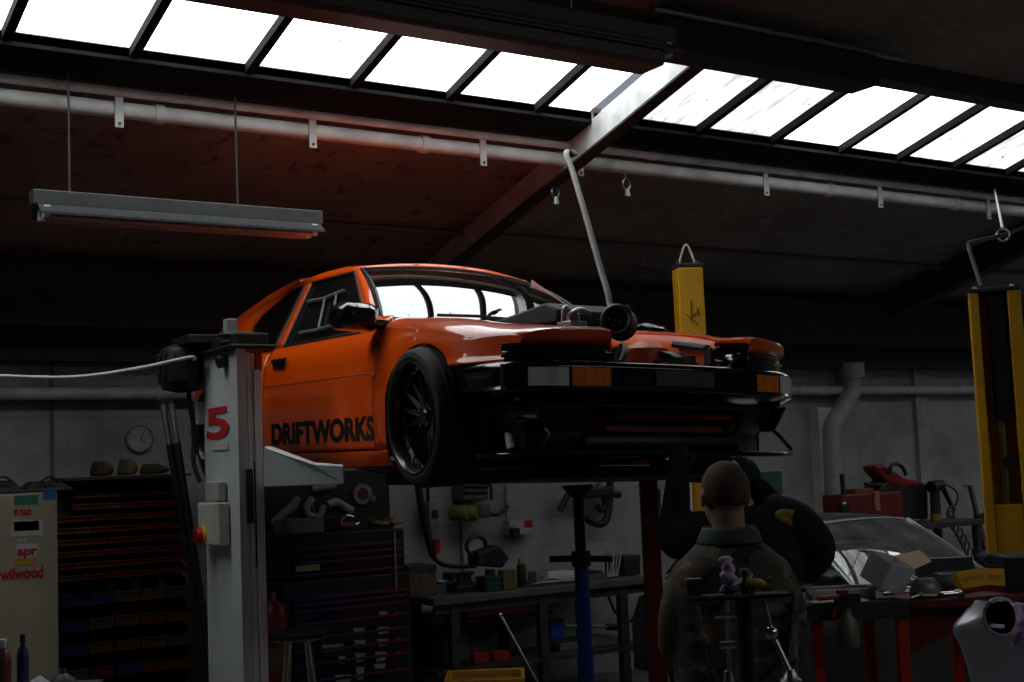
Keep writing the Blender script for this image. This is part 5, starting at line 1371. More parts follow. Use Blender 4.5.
# bottom left corner: trolley with bottles and a cloth
z = atD(22,690,4.6).z
t = thing('tool_trolley','dark trolley at the lower left corner carrying bottles','trolley',(0,0,0)); c = atD(15,690,4.6); t.matrix_world = WM[t.name] = Matrix.Translation((c.x,c.y,0))
b = MB(); b.box((c.x,c.y,z-.015),(.50,.36,.03),Rc); b.build('tray',DKSTEEL,t,smooth=False,bevel=.004)
for sx in (-1,1):
    for sy in (-1,1):
        q = V((c.x,c.y,0))+Rc@V((sx*.22,sy*.15,0)); MB().cyl(q+V((0,0,.08)),q+V((0,0,z-.03)),.014,seg=10).build('leg',DKSTEEL,t); MB().ball(q+V((0,0,.04)),.04).build('castor',RUBBER,t)
b = MB(); b.box((c.x,c.y,.35),(.46,.32,.02),Rc); b.build('lower_tray',DKSTEEL,t,smooth=False)
def bottle(label, px, top, D, r, m, capm, name='bottle'):
    o = atD(px,690,D); o.z = z+.001; h = atD(px,top,D).z-z
    t = thing(name,label,'bottle',o)
    MB().lathe([(0,0),(r*.95,0),(r,.006),(r,h*.62),(r*.75,h*.74),(r*.38,h*.80),(r*.38,h*.84),(0,h*.84)],o,(0,0,1),20).build('bottle_body',m,t)
    MB().lathe([(0,h),(r*.38,h),(r*.46,h*.98),(r*.46,h*.83),(0,h*.83)],o,(0,0,1),16).build('cap',capm,t)
bottle('dark blue bottle standing at the lower left corner',23,635,4.6,.020,mat('bottle_blue',(.03,.05,.12),rough=.4),SATIN)
bottle('dark red bottle with a white cap at the bottom left edge',3,640,4.55,.028,mat('bottle_red',(.25,.05,.05),rough=.4),WHITE)
o = atD(38,692,4.55); o.z = z+.001; t = thing('shop_rag','crumpled pale rag lying on the trolley at lower left','cloth',o)
rows = []; random.seed(4)
for i in range(13):
    row = []
    for j in range(13):
        u, w_ = i/12-.5, j/12-.5; rr = math.hypot(u,w_)
        p = o+Rc@V((u*.17,w_*.15,0)); zz = max(.003,.055*(1-2.1*rr)+.022*noise.noise(V((u*7,w_*7,3)))); row.append(p+V((0,0,zz)))
    rows.append(row)
MB().grid(rows).build('rag',mat('rag_pale',(.36,.37,.40),rough=.9,var=.3),t,solid=.002,sub=1)
o = atD(63,694,4.6); o.z = z+.001; t = thing('oil_funnel','black round funnel lying by the rag at the lower left','funnel',o)
MB().lathe([(.05,.0),(.055,.005),(.04,.03),(.012,.05),(.010,.065)],o,(0,0,1),20).build('cone',SATIN,t,solid=.002); MB().ball(o+V((0,0,.02)),.03).build('strainer',DKSTEEL,t)
# ================================================================== right: parked car
def frame2(o, ang): # local x right, y forward rotated about z
    return Matrix.Translation(o) @ Matrix.Rotation(ang,4,'Z')
far = atD(985,572,8.9)
PC = Matrix.Translation((far.x-.64,far.y,0)) @ Matrix.Rotation(.03,4,'Z')      # local: x across, y to its rear, origin at screen base centre
pk = thing('parked_car','dark grey parked car behind the cluttered table with a windscreen reflecting the skylight','car',M=PC)
CARGREY = mat('car_grey',(.050,.055,.060),rough=.3,coat=.7,var=.1)
zc = far.z
def half(y, z): # body half width
    return .745-.05*max(0,(z-.75)/.3)-.10*max(0,(-y-.7)/.6)**2-.06*max(0,(y-1.6)/.5)**2
# lower body loft
rows = []
for k in range(30):
    y = lerp(-1.30,2.05,k/29); zt_ = interp(y,[(-1.30,.58),(-1.2,.68),(-.8,.76),(0,zc-.02),(.5,zc),(1.5,zc+.01),(1.92,zc-.05),(2.05,zc-.25)])
    r = []
    for j in range(25):
        a = j/24; w = half(y,.6)
        if a < .3: z = lerp(.22,zt_-.06,a/.3); x = -half(y,z)
        elif a > .7: z = lerp(zt_-.06,.22,(a-.7)/.3); x = half(y,z)
        else:
            u = (a-.5)/.2; x = u*(half(y,zt_)-.03); z = zt_-.06*abs(u)**5+.02*(1-u*u)
        r.append((x,y,z))
    rows.append(r)
MB().grid(rows).build('body',CARGREY,pk,local=True,solid=.005)
WSB = lambda u: V((u*.63,-.10*(1-u*u),zc+.005)); WST = lambda u: V((u*.53,.52-.07*(1-u*u),1.235+.03*(1-u*u)))
rows = []
for k in range(17):
    u = lerp(-1,1,k/16); r = []
    for j in range(9):
        t_ = j/8; p = WSB(u).lerp(WST(u),t_); p.z += .03*math.sin(PI*t_); r.append(p)
    rows.append(r)
MB().grid(rows).build('windscreen',glass_mat('parked_glass',(.10,.11,.12),2.1,dust=.30),pk,local=True,angle=80)
edge_ = rows[0]+[r[-1] for r in rows[1:]]+rows[-1][-2::-1]+[r[0] for r in rows[-2:0:-1]]
MB().tube(edge_,.012,6,closed=True).build('windscreen_seal',mat('seal_grey',(.16,.17,.17),rough=.4),pk,local=True)
rows = [[V((lerp(-1,1,j/14)*interp(y,[(.45,.53),(.8,.535),(1.3,.52),(1.7,.46)]),y-.07*(1-lerp(-1,1,j/14)**2)*max(0,1-(y-.45)/.6),z+.03*(1-lerp(-1,1,j/14)**2))) for j in range(15)] for y,z in ((.51,1.237),(.66,1.262),(.85,1.275),(1.1,1.265),(1.35,1.235),(1.65,1.12),(1.92,zc))]
MB().grid(rows).build('roof',CARGREY,pk,local=True,solid=.006)
for s in (-1,1):
    b = MB(); b.prism([(s*.675,.06,zc-.02),(s*.55,.50,1.215),(s*.55,.95,1.245),(s*.54,1.3,1.20),(s*.63,1.75,zc-.02)],(-s*.006,0,0)); b.build('side_window',glass_mat('parked_glass',(.10,.11,.12)),pk,local=True,smooth=False)
    MB().tube([(s*.65,-.01,zc),(s*.54,.51,1.235)],.022,8).build('windscreen_pillar',CARGREY,pk,local=True)
    MB().tube([(s*.685,.85,zc-.02),(s*.555,.87,1.24)],.025,8).build('door_pillar',SATIN,pk,local=True)
    m_ = MB(); m_.loft([[(s*(.80+a*k*.09),y,zc+.06+c*k*.065) for a,c in ((-1,-.7),(0,-1),(1,-.7),(1,.6),(0,1),(-1,.7))] for y,k in ((-.02,.5),(.03,1),(.10,1.05))]); m_.build('door_mirror',SATIN,pk,local=True,bevel=.01)
    for y in (-.75,1.35):
        b = MB(); b.lathe([(.20,0),(.21,.01),(.30,.0),(.31,-.02),(.31,-.17),(.20,-.19),(.19,-.05)],(s*.735,y,.31),(s,0,0),28); w_ = b.build('wheel',RUBBER,pk,local=True)
        b = MB(); b.lathe([(0,-.02),(.06,-.02),(.10,-.03),(.19,-.01),(.20,0)],(s*.735,y,.31),(s,0,0),28); b.build('wheel_disc',STEEL,w_,local=True)
    MB().box((s*.50,-1.24,.62),(.30,.06,.10)).build('headlamp',CLEARL,pk,local=True,bevel=.01)
for u0,u1 in ((-.6,-.02),(.05,.6)): MB().tube([WSB(u0)+V((0,-.01,.03)),WSB((u0+u1)/2)+V((0,.0,.045)),WSB(u1)+V((0,-.01,.03))],.008,6).build('wiper',SATIN,pk,local=True)

# ---- bench against the far wall with red equipment, seen over the parked car
zb_ = atY(900,524,8.45).z
pL, pR = atY(836,520,8.45), atY(965,520,8.45)
fb = thing('workbench','bench against the back wall hidden behind the dark parked car','workbench',((pL.x+pR.x)/2,8.6,0))
MB().span((pL.x-.1,8.2,zb_-.05),(pR.x,8.74,zb_)).build('worktop',DKSTEEL,fb,smooth=False,bevel=.005)
for x in (pL.x,pR.x-.1):
    for y in (8.25,8.70): MB().span((x-.03,y-.03,0),(x+.03,y+.03,zb_-.05)).build('leg',DKSTEEL,fb,smooth=False)
def wspan(px0,py0,px1,py1,Y,d):
    a_, c_ = atY(px0,py0,Y), atY(px1,py1,Y); return (a_.x,Y,min(a_.z,c_.z)),(c_.x,Y+d,max(a_.z,c_.z))
t = thing('tool_tray','red metal tool tray with a pale handle on the far bench','tool tray',atY(870,518,8.4))
a_, c_ = wspan(842,495,904,519,8.22,.24); a_ = (a_[0],a_[1],zb_+.001)
MB().span(a_,c_).build('tray',mat('tray_red',(.13,.010,.008),rough=.5),t,smooth=False,bevel=.012)
a_, c_ = wspan(855,489,874,497,8.28,.12); MB().span(a_,c_).build('parts_box',mat('brown_red',(.20,.06,.04)),t,smooth=False,bevel=.006)
a_, c_ = wspan(875,491,881,511,8.20,.03); MB().span(a_,c_).build('pale_grip',mat('pinkish',(.34,.14,.11)),t,smooth=False,bevel=.006)
MB().cyl(atY(842,474,8.24),atY(844,505,8.24),.022,seg=10).build('upright_bar',SATIN,t)
c = atY(844,508,8.21); MB().lathe([(0,-.03),(.05,-.03),(.06,0),(.05,.03),(0,.03)],c,(0,-1,0),18).build('clamp',SATIN,t); MB().ball(atY(844,504,8.17),.022).build('clamp_screw',CHROME,t)
t = thing('jump_pack','black and red machine with a looped handle on the far bench','machine',atY(910,500,8.4))
P = [atY(x,y,8.49) for x,y in ((880,519),(880,488),(890,479),(914,480),(928,484),(929,519))]; 
MB().prism([V((p.x,8.49,max(p.z,zb_+.001))) for p in P],(0,.22,0)).build('body',SATIN,t,smooth=False,bevel=.02)
P = [atY(x,y,8.48) for x,y in ((875,466),(884,464),(893,470),(906,478),(920,481),(918,486),(902,488),(888,482),(878,472))]
MB().prism(P,(0,.17,0)).build('red_cover',mat('cover_red',(.24,.012,.010),rough=.5),t,smooth=False,bevel=.02)
MB().tube(catmull([atY(x,y,8.42) for x,y in ((890,474),(891,466),(897,464),(903,468),(906,475))],6),.018,8).build('loop_handle',SATIN,t)
MB().cyl(atY(865,484,8.52),atY(886,485,8.52),.018,seg=8).build('side_bar',SATIN,t)
P = [atY(x,y,8.47) for x,y in ((884,512),(884,500),(897,498),(897,512))]; MB().prism(P,(0,.02,0)).build('red_panel',DKRED,t,smooth=False)
t = thing('impact_gun','black air gun with a yellow band standing at the right end of the far bench','tool',atY(940,500,8.4))
c = atY(936,487,8.42); MB().cyl(c+V((-.07,0,0)),c+V((.09,0,.02)),.06,.045,seg=16).build('body',SATIN,t)
MB().cyl(c+V((-.02,0,-.03)),V((c.x-.03,c.y,zb_+.04)),.045,.05,seg=14).build('grip',SATIN,t)
MB().cyl(c+V((.08,0,.02)),atY(951,505,8.42),.028,.02,seg=12).build('lance',SATIN,t)
MB().cyl(V((c.x-.03,c.y,zb_+.002)),V((c.x-.03,c.y,zb_+.07)),.055,seg=14).build('yellow_band',mat('band_yellow',(.25,.17,.02)),t)
# coiled hose down the wall, broom
t = thing('coiled_hose','thin black coiled air hose hanging down the back wall at right','hose',atY(957,520,8.85))
path = catmull([atY(x,y,8.86) for x,y in ((942,484),(952,489),(956,496),(954,505),(949,512),(950,520),(957,532),(964,545),(970,558),(974,572))],20)
pts = []
for i,p in enumerate(path):
    k = max(0,min(1,(i-55)/25)); a_ = i*.62; pts.append(p+V((math.cos(a_)*.05*k,-.02,math.sin(a_)*.06*k)))
MB().tube(pts,.010,6).build('hose_coil',mat('hose_dark',(.03,.03,.032),rough=.5),t)
MB().cyl(path[0]+V((-.03,0,.0)),path[0]+V((.02,0,.02)),.025,seg=10).build('connector',STEEL,t)
t = thing('broom','dark broom leaning on the back wall left of the yellow post','broom',atY(987,560,8.7))
p0, p1 = atY(970,486,8.92), atY(988,560,8.65); e = p0+(p1-p0)*((p0.z-.04)/(p0.z-p1.z)); e.y = max(e.y,8.2)
MB().cyl(p0,e,.026,seg=10).build('handle',SATIN,t)
c = p0.lerp(e,.24); MB().box(c+V((.06,-.01,0)),(.22,.05,.07)).build('hook_bracket',SATIN,t,bevel=.01)
MB().box((e.x,e.y,.05),(.40,.10,.10)).build('broom_head',DKSTEEL,t,bevel=.01)
MB().tube(catmull([c+V((.1,0,.05)),c+V((.14,0,-.2)),c+V((.16,0,-.7))],6),.008,6).build('cord',SATIN,t)
MB().cyl(p0,(p0.x,9.0,p0.z),.01,seg=6).build('wall_hook',STEEL,t)
t = thing('notice','teal sheet pinned on the back wall right of the man in the camouflage jacket','notice',atY(772,482,8.98))
a_, c_ = wspan(761,472,783,494,8.985,.01); MB().span(a_,c_).build('sheet',mat('teal_sheet',(.04,.12,.11),rough=.7),t,smooth=False)
MB().cyl(((a_[0]+c_[0])/2,8.98,c_[2]-.02),((a_[0]+c_[0])/2,8.99,c_[2]-.02),.012,seg=10).build('pin',STEEL,t)

# ================================================================== red table (set square to the view)
D = 5.75; TRX, TRY = V((RT.x,RT.y,0)).normalized(), V((FW.x,FW.y,0)).normalized()
o = atD(905,601,D); zt = o.z
tl, tr_ = atD(780,601,D), atD(1035,592,D)
TM = axes(TRX,TRY,V((0,0,1)),(o.x,o.y,0))
tab = thing('work_table','red legged work table heaped with parts at the lower right','table',M=TM)
lx0, lx1 = (tl-o).dot(TRX), (tr_-o).dot(TRX)
MB().span((lx0,0,zt-.07),(.02,.55,zt)).build('worktop',mat('table_top',(.035,.033,.032),rough=.6,var=.4),tab,local=True,smooth=False,bevel=.004)
MB().span((.022,0,zt-.035),(lx1,.55,zt)).build('worktop',mat('table_red',(.15,.010,.008),rough=.6,var=.3),tab,local=True,smooth=False,bevel=.004)
lp_ = lambda px, py, d=0: (lambda p: V(((p-o).dot(TRX),(p-o).dot(TRY),p.z)))(atD(px,py,D+d))
for px,y in ((817,.06),(868,.48),(901,.05),(955,.48),(1030,.1)):
    x = lp_(px,640,y).x; MB().span((x-.022,y-.022,0),(x+.022,y+.022,zt-.05)).build('leg',mat('leg_red',(.52,.022,.014),rough=.4,var=.15),tab,local=True,smooth=False,bevel=.003)
P = [lp_(908,603,.05),lp_(985,600,.05),lp_(960,628,.05),lp_(912,653,.05)]
MB().prism(P,(0,.012,0)).build('gusset_plate',mat('table_red',(.15,.010,.008)),tab,local=True,smooth=False)
MB().span((lx0,.24,.36),(lp_(960,640).x,.50,.385)).build('lower_shelf',DKSTEEL,tab,local=True,smooth=False)
def tthing(name, label, cat, px, y, group=None):
    x = lp_(px,600,y).x; p = TM @ V((x,y,zt+.001)); t = thing(name,label,cat,M=TM @ Matrix.Translation((x,y,zt+.001)),group=group); return t
Lz = lambda px,py,y: lp_(px,py,y)
def tloc(px, y): return lp_(px,600,y).x
px_m = D/F_PX
# cardboard carton with open flap
x = tloc(882,.15); t = tthing('cardboard_box','small white and brown cardboard box open on the table','box',882,.15)
w, d_, h = .15, .13, .125; Rb = Matrix.Rotation(.50,3,'Z')@Matrix.Rotation(.42,3,'X')@Matrix.Rotation(.26,3,'Y')
def bb(c, s, m, nm, bev=.001):
    b = MB(); b.box(Rb@V(c)+V((0,0,.055)),s,Rb); return b.build(nm,m,t,local=True,smooth=False)
CW = mat('card_white',(.66,.68,.72),rough=.7)
for c_,s_ in (((0,0,.003),(w,d_,.004)),((0,-d_/2,h/2),(w,.004,h)),((0,d_/2,h/2),(w,.004,h)),((-w/2,0,h/2),(.004,d_,h)),((w/2,0,h/2),(.004,d_,h))): bb(c_,s_,CW,'wall')
b = MB(); b.prism([Rb@V(p)+V((0,0,.055)) for p in ((-w/2+.01,d_/2,h),(w/2,d_/2,h),(w/2-.01,d_/2+.10,h-.045),(-w/2+.03,d_/2+.10,h-.045))],(0,0,.003)); b.build('flap',CARD,t,local=True,smooth=False)
b = MB(); b.prism([Rb@V(p)+V((0,0,.055)) for p in ((w/2,-d_/2,h),(w/2,d_/2,h),(w/2+.14,d_/2-.0,h+.055),(w/2+.12,-d_/2+.03,h+.045))],(0,0,.003)); b.build('flap',CARD,t,local=True,smooth=False)
b = MB(); b.box(Rb@V((0,0,h*.5))+V((0,0,.055)),(w-.012,d_-.012,.01),Rb); b.build('inner_liner',CARD,t,local=True,smooth=False)
# white parts tray at left
t = tthing('parts_tray','white plastic tray with round recesses at the left of the table','tray',838,.22)
b = MB(); b.span((-.13,-.07,0),(.15,.07,.022)); b.span((-.13,-.07,.022),(.15,-.06,.045)); b.span((-.13,.06,.022),(.15,.07,.05)); b.build('tray',mat('tray_white',(.46,.47,.46),rough=.5),t,local=True,smooth=False,bevel=.004)
for k in range(3): MB().lathe([(0,.004),(.024,.004),(.03,.012),(.033,.012),(.033,0)],(-.07+.09*k,0,.022),(0,0,1),18).build('recess_ring',mat('tray_grey',(.16,.17,.17)),t,local=True)
t = tthing('paper_sheet','white crumpled instruction sheet on the left front of the table','paper',838,.06)
rows = [[V((lerp(-.13,.12,i/8),lerp(-.055,.05,j/5),.004+.010*abs(noise.noise(V((i*.7,j*.8,2)))))) for j in range(6)] for i in range(9)]
MB().grid(rows).build('sheet',PAPER,t,local=True,solid=.001)
t = tthing('marker_pen','red marker lying across the white paper on the table','pen',829,.03); MB().cyl((-.05,0,.022),(.05,.012,.024),.011,seg=12).build('barrel',RED,t,local=True); MB().cyl((.05,.012,.024),(.075,.015,.024),.012,seg=12).build('cap',SATIN,t,local=True)
# spray bottle hung by its trigger from the table edge
t = thing('spray_bottle','translucent spray bottle with red trigger hooked on the table front edge','bottle',M=TM @ Matrix.Translation((tloc(846,-.05),-.055,zt)))
zb1 = Lz(846,645,0).z-zt; 
MB().lathe([(0,zb1),(.040,zb1),(.046,zb1+.01),(.046,-.10),(.035,-.06),(.016,-.035),(.016,-.015),(0,-.015)],(0,0,0),(0,0,1),22).build('bottle_body',mat('bottle_milky',(.20,.18,.13),rough=.4),t,local=True)
b = MB(); b.loft([[(x,y*.016,z) for y,z in ((-1,z0),(1,z0),(1,z1),(-1,z1))] for x,z0,z1 in ((-.05,-.005,.03),(-.01,-.02,.045),(.04,.0,.05),(.06,.015,.045))]); b.build('spray_head',SATIN,t,local=True,bevel=.004)
b = MB(); b.tube([(-.035,0,.0),(-.055,0,-.02),(-.060,0,-.05)],.008,8); b.build('trigger',RED,t,local=True)
b = MB(); b.box((-.015,0,.055),(.05,.03,.02)); b.build('red_knob',RED,t,local=True,bevel=.005)
# rolls / clutter in the middle
t = tthing('plastic_bag','clear crumpled plastic bag of bolts behind the cardboard box','bag',926,.10)
random.seed(21); b = MB(); rr = []
for k in range(6):
    f = k/5; rr.append([(.075*math.cos(2*PI*i/16)*(1-.5*f*f)*(1+.18*noise.noise(V((i,k,1)))),.055*math.sin(2*PI*i/16)*(1-.5*f*f),.002+.085*f+.012*noise.noise(V((i*.9,k,5)))*f) for i in range(16)])
b.loft(rr); b.build('bag_film',mat('film',(.20,.20,.20),rough=.25,var=.5,scale=30),t,local=True,sub=1)
b = MB(); b.cyl((-.03,-.05,.012),(.03,-.055,.012),.010,seg=8); b.build('bolt',STEEL,t,local=True)
for (label,px,y,l,a_,r) in (('bright long extension bar lying diagonally at the middle of the table',942,.06,.15,-.45,.010),('short bright ratchet lying beside the extension bar on the table',952,.03,.10,-.7,.009),('thin steel rod across the back of the table',905,.24,.20,.06,.008),('bright bolt lying by the front edge of the table',916,.03,.05,.2,.008)):
    t = tthing('socket_bar' if 'bar' in label or 'bolt' in label else ('ratchet' if 'ratchet' in label else 'steel_rod'),label,'tool',px,y)
    dx, dy = math.cos(a_)*l/2, math.sin(a_)*l/2
    MB().cyl((-dx,-dy,r),(dx,dy,r+.01),r,seg=10).build('shaft',CHROME,t,local=True); MB().cyl((dx*.8,dy*.8,r+.008),(dx*1.08,dy*1.08,r+.012),r*1.7,seg=10).build('socket',STEEL,t,local=True)
t = tthing('tin_can','small grey metal tin in the middle of the table','tin',948,.20); MB().lathe([(0,0),(.055,0),(.055,.09),(.05,.095),(.05,.088),(0,.088)],(0,0,0),(0,0,1),24).build('can_body',mat('tin_grey',(.30,.31,.34),rough=.4,metal=.3),t,local=True); MB().lathe([(.055,.03),(.0565,.032),(.0565,.075),(.055,.077)],(0,0,0),(0,0,1),24).build('label',mat('tin_label',(.22,.24,.30)),t,local=True)
# yellow boxes
for label,px,w,y,hh in (('left one of two yellow boxes lying on the table',972,.125,.06,.085),('right one of two yellow boxes lying on the table',995,.085,.08,.085)):
    t = tthing('parts_carton',label,'box',px,y); Ry = Matrix.Rotation(.12 if w > .1 else -.2,3,'Z')@Matrix.Rotation(-.10 if w > .1 else .08,3,'Y')@Matrix.Rotation(-.62,3,'X')
    b = MB(); b.box((0,0,hh/2+.022),(w,.055,hh),Ry); b.build('carton',YELBOX,t,local=True,smooth=False,bevel=.002)
    b = MB(); b.box(V((0,0,hh/2+.022))+Ry@V((0,-.028,0)),(w*.8,.001,hh*.22),Ry); b.build('label_strip',mat('label_amber',(.55,.24,.01)),t,local=True,smooth=False)
# dark boxes and tray behind
t = tthing('tool_case','dark blue plastic tool case on the right end of the table','case',1026,.20); MB().span((-.11,-.08,0),(.20,.16,.16)).build('case_body',mat('case_blue',(.012,.018,.035),rough=.4),t,local=True,smooth=False,bevel=.01); MB().span((-.12,-.085,.10),(.20,.165,.112)).build('case_seam',SATIN,t,local=True,smooth=False); MB().span((.03,-.084,.03),(.12,-.0795,.09)).build('case_label',mat('case_label',(.12,.15,.19)),t,local=True,smooth=False)
t = tthing('socket_set','black socket set case lying open behind the yellow boxes','case',962,.36); MB().span((-.16,-.08,0),(.12,.12,.035)).build('tray',SATIN,t,local=True,smooth=False,bevel=.006); b = MB(); b.prism([(-.16,.12,.03),(.12,.12,.03),(.12,.19,.13),(-.16,.19,.13)],(0,.012,.004)); b.build('lid',SATIN,t,local=True,smooth=False)
t = tthing('trim_strip','long pale metal strip lying along the back edge of the table','strip',935,.47); MB().span((-.26,-.02,.0),(.36,.02,.05)).build('strip',mat('pale_metal',(.30,.31,.32),rough=.4,metal=.4),t,local=True,smooth=False,bevel=.008); MB().cyl((.30,0,.05),(.30,0,.056),.01,seg=8).build('rivet',STEEL,t,local=True)
t = tthing('wire_clamp','small bare metal clamp standing behind the bolts on the table','clamp',912,.40); b = MB(); b.tube([(-.03,0,.01),(-.035,0,.05),(0,0,.07),(.035,0,.05),(.03,0,.01)],.008,8); b.build('loop',STEEL,t,local=True); b = MB(); b.cyl((-.05,0,.012),(.05,0,.012),.009,seg=8); b.build('screw',STEEL,t,local=True)
# clutter on the lower shelf and floor
for label,px,w,h,m in (('dark brown carton on the lower shelf of the red table',935,.16,.15,mat('carton_brown',(.12,.075,.045),rough=.8)),('black engine tray heaped on the lower shelf below the spray bottle',850,.30,.07,SATIN)):
    xx = lp_(px,640,.3).x+(.0 if 'carton' in label else .03); w = min(w,.20); t = thing('storage_box' if 'carton' in label else 'drip_tray',label,'box' if 'carton' in label else 'tray',M=TM @ Matrix.Translation((xx,.36,.386)))
    MB().span((-w/2,-.08,0),(w/2,.08,h)).build('body',m,t,local=True,smooth=False,bevel=.006); MB().span((-w/2-.005,-.085,h-.02),(w/2+.005,.085,h+.004)).build('rim',m,t,local=True,smooth=False,bevel=.004)
t = thing('panel_sheet','pale sheet standing behind the red table legs','panel',M=TM @ Matrix.Translation((lp_(855,640,.8).x,.85,0)))
MB().span((-.17,0,0),(.30,.012,.93)).build('sheet',mat('sheet_grey',(.24,.25,.26),rough=.6,var=.15),t,local=True,smooth=False); MB().span((-.17,-.01,.91),(.30,.022,.94)).build('edge_trim',STEEL,t,local=True,smooth=False)

# ================================================================== silver front wing standing at the lower right
D = 4.6; c = atD(1000,640,D)
WMx = axes(TRX,TRY,V((0,0,1)),(c.x,c.y,0))
wg = thing('car_wing','loose silver car front wing with headlamp hole at the lower right corner','car part',M=WMx)
SILV = mat('silver_paint',(.52,.53,.60),rough=.34,metal=.35,coat=.6,var=.06)
wl = lambda px,py,d=0: (lambda p: V(((p-V((c.x,c.y,0))).dot(TRX),d,p.z)))(atD(px,py,D))
# outline rows: from left edge curve to right
left = [wl(x,y) for x,y in ((993,602),(981,617),(968,634),(974,650),(980,668),(985,690),(990,715),(994,760))]
L_ = catmull(left,4); rows = []
hc = wl(1008,619); hr = (.052,.064)
R_ = [wl(x,y) for x,y in ((1004,600),(1030,604),(1062,610),(1070,640),(1072,668),(1072,700),(1072,740),(1072,780))]
R2_ = catmull(R_,4)
for a_, r_ in zip(L_,R2_):
    row = []
    for k in range(31):
        f = k/30; p = a_.lerp(r_,f); p.y = .16*(1-math.sin(min(1,f*1.3)*PI/2))+.02*f*f; row.append(p)
    rows.append(row)
b = MB(); b.grid(rows)
fs = [f for f in b.bm.faces if ((f.calc_center_median().x-hc.x)/hr[0])**2+((f.calc_center_median().z-hc.z)/hr[1])**2 < 1]
bmesh.ops.delete(b.bm,geom=fs,context='FACES')
b.bm.verts.ensure_lookup_table()
for v_ in b.bm.verts:
    if v_.is_boundary:
        dx, dz = (v_.co.x-hc.x)/hr[0], (v_.co.z-hc.z)/hr[1]; q_ = math.hypot(dx,dz)
        if q_ < 1.5: v_.co.x = hc.x+dx/q_*hr[0]; v_.co.z = hc.z+dz/q_*hr[1]
b.build('wing_panel',SILV,wg,local=True,solid=.004,angle=60)
yh = .10
b = MB(); b.tube([(hc.x+hr[0]*math.cos(2*PI*k/24),.055-.03*math.cos(2*PI*k/24),hc.z+hr[1]*math.sin(2*PI*k/24)) for k in range(24)],.006,6,closed=True); b.build('hole_rim',mat('rim_pale',(.45,.45,.50),rough=.35),wg,local=True)
b = MB(); b.grid([[(hc.x+hr[0]*1.05*q_*math.cos(2*PI*k/24),.07+.10*(1-q_*q_),hc.z+hr[1]*1.05*q_*math.sin(2*PI*k/24)) for k in range(24)] for q_ in (1,.9,.7,.45,.2,.02)],cv=True); b.build('lamp_bowl',mat('bowl_black',(.010,.010,.012),rough=.25),wg,local=True)
b = MB(); b.box((hc.x-.005,.095,hc.z-.035),(.055,.02,.018),Matrix.Rotation(.15,3,'Y')); b.build('lamp_reflector',CHROME,wg,local=True,bevel=.004)
b = MB(); b.span((.06,.20,.0),(.10,.24,1.0)); b.span((.20,.20,.0),(.24,.24,1.0)); b.span((.02,.05,0),(.3,.40,.03)); b.span((.06,.06,.96),(.24,.24,1.0)); b.build('support_stand',DKSTEEL,wg,local=True,smooth=False)
tip = wl(1000,601); 
t = thing('cleaning_cloth','lilac cloth draped over the headlamp hole of the silver wing','cloth',M=WMx @ Matrix.Translation((0,0,0)))
rows = []
for i in range(15):
    row = []
    for j in range(17):
        u, w_ = i/14, j/16; p = wl(lerp(1009,1042,u)+2.5*math.sin(w_*6),lerp(603,637+8*math.sin(u*5+1),w_)); p.y = -.022-.012*math.sin(u*14+w_*3)-.006*math.sin(w_*19+u*5)-.03*math.sin(w_*PI); row.append(p)
    rows.append(row)
MB().grid(rows).build('cloth',PURPLE,t,local=True,solid=.003)
MB().tube([r[-1] for r in rows],.004,6).build('hem',PURPLE,t,local=True)

# ================================================================== stand in front of the man
D = 3.45; c = atD(737,594,D); zt = c.z
SMx = axes(TRX,TRY,V((0,0,1)),(c.x,c.y,0)); k_ = D/F_PX
st = thing('tool_stand','thin chrome legged tool stand with a small dark tray in front of the camouflage jacket','stand',M=SMx)
sx = lambda px: (px-738)*k_
MB().span((sx(689),-.04,zt-.010),(sx(790),.04,zt)).build('tray',mat('stand_black',(.010,.010,.010),rough=.8,spec=.2),st,local=True,smooth=False,bevel=.003)
b = MB(); b.span((sx(688),-.044,zt-.004),(sx(747),-.038,zt+.003)); b.build('tray_edge',mat('edge_grey',(.20,.20,.21),rough=.35,metal=.6),st,local=True,smooth=False)
zf = lambda py: zt-(py-594)*k_
MB().cyl((sx(725),-.05,zf(598)),(sx(722),-.05,zf(700)),.006,seg=10).build('leg',CHROME,st,local=True)
MB().cyl((sx(711),-.055,zf(612)),(sx(733),-.055,zf(612)),.009,seg=10).build('clamp_bar',CHROME,st,local=True)
MB().cyl((sx(733),-.055,zf(612)),(sx(738),-.055,zf(612)),.011,seg=10).build('clamp_knob',SATIN,st,local=True)
MB().cyl((sx(715),-.055,zf(641)),(sx(730),-.055,zf(641)),.010,seg=10).build('clamp_bar',CHROME,st,local=True)
MB().lathe([(0,.0),(.010,0),(.016,-.035),(.020,-.05),(.03,-.056),(0,-.056)],(sx(722),-.05,zf(666)),(0,0,1),16).build('leg_foot',STEEL,st,local=True)
MB().cyl((sx(762),-.02,zf(597)),(sx(768),-.03,zf(632)),.007,seg=10).build('leg',STEEL,st,local=True)
MB().ball((sx(767),-.04,zf(632)),(.017,.017,.017)).build('joint_knob',CHROME,st,local=True)
MB().cyl((sx(771),-.03,zf(640)),(sx(781),-.06,zf(668)),.008,seg=10).build('leg',STEEL,st,local=True)
MB().lathe([(0,.0),(.012,0),(.02,-.02),(.028,-.026),(0,-.026)],(sx(782),-.06,zf(667)),(0,0,1),16).build('leg_foot',STEEL,st,local=True)
MB().cyl((sx(745),.02,zt-.01),(sx(746),.02,.05),.022,seg=14).build('column',SATIN,st,local=True)
MB().lathe([(0,.05),(.03,.05),(.16,.012),(.165,0),(0,0)],(sx(746),.02,0),(0,0,1),24).build('base',SATIN,st,local=True)
MB().cyl((sx(722),-.05,zf(700)),(sx(722),-.05,.03),.006,seg=8).build('leg',CHROME,st,local=True)
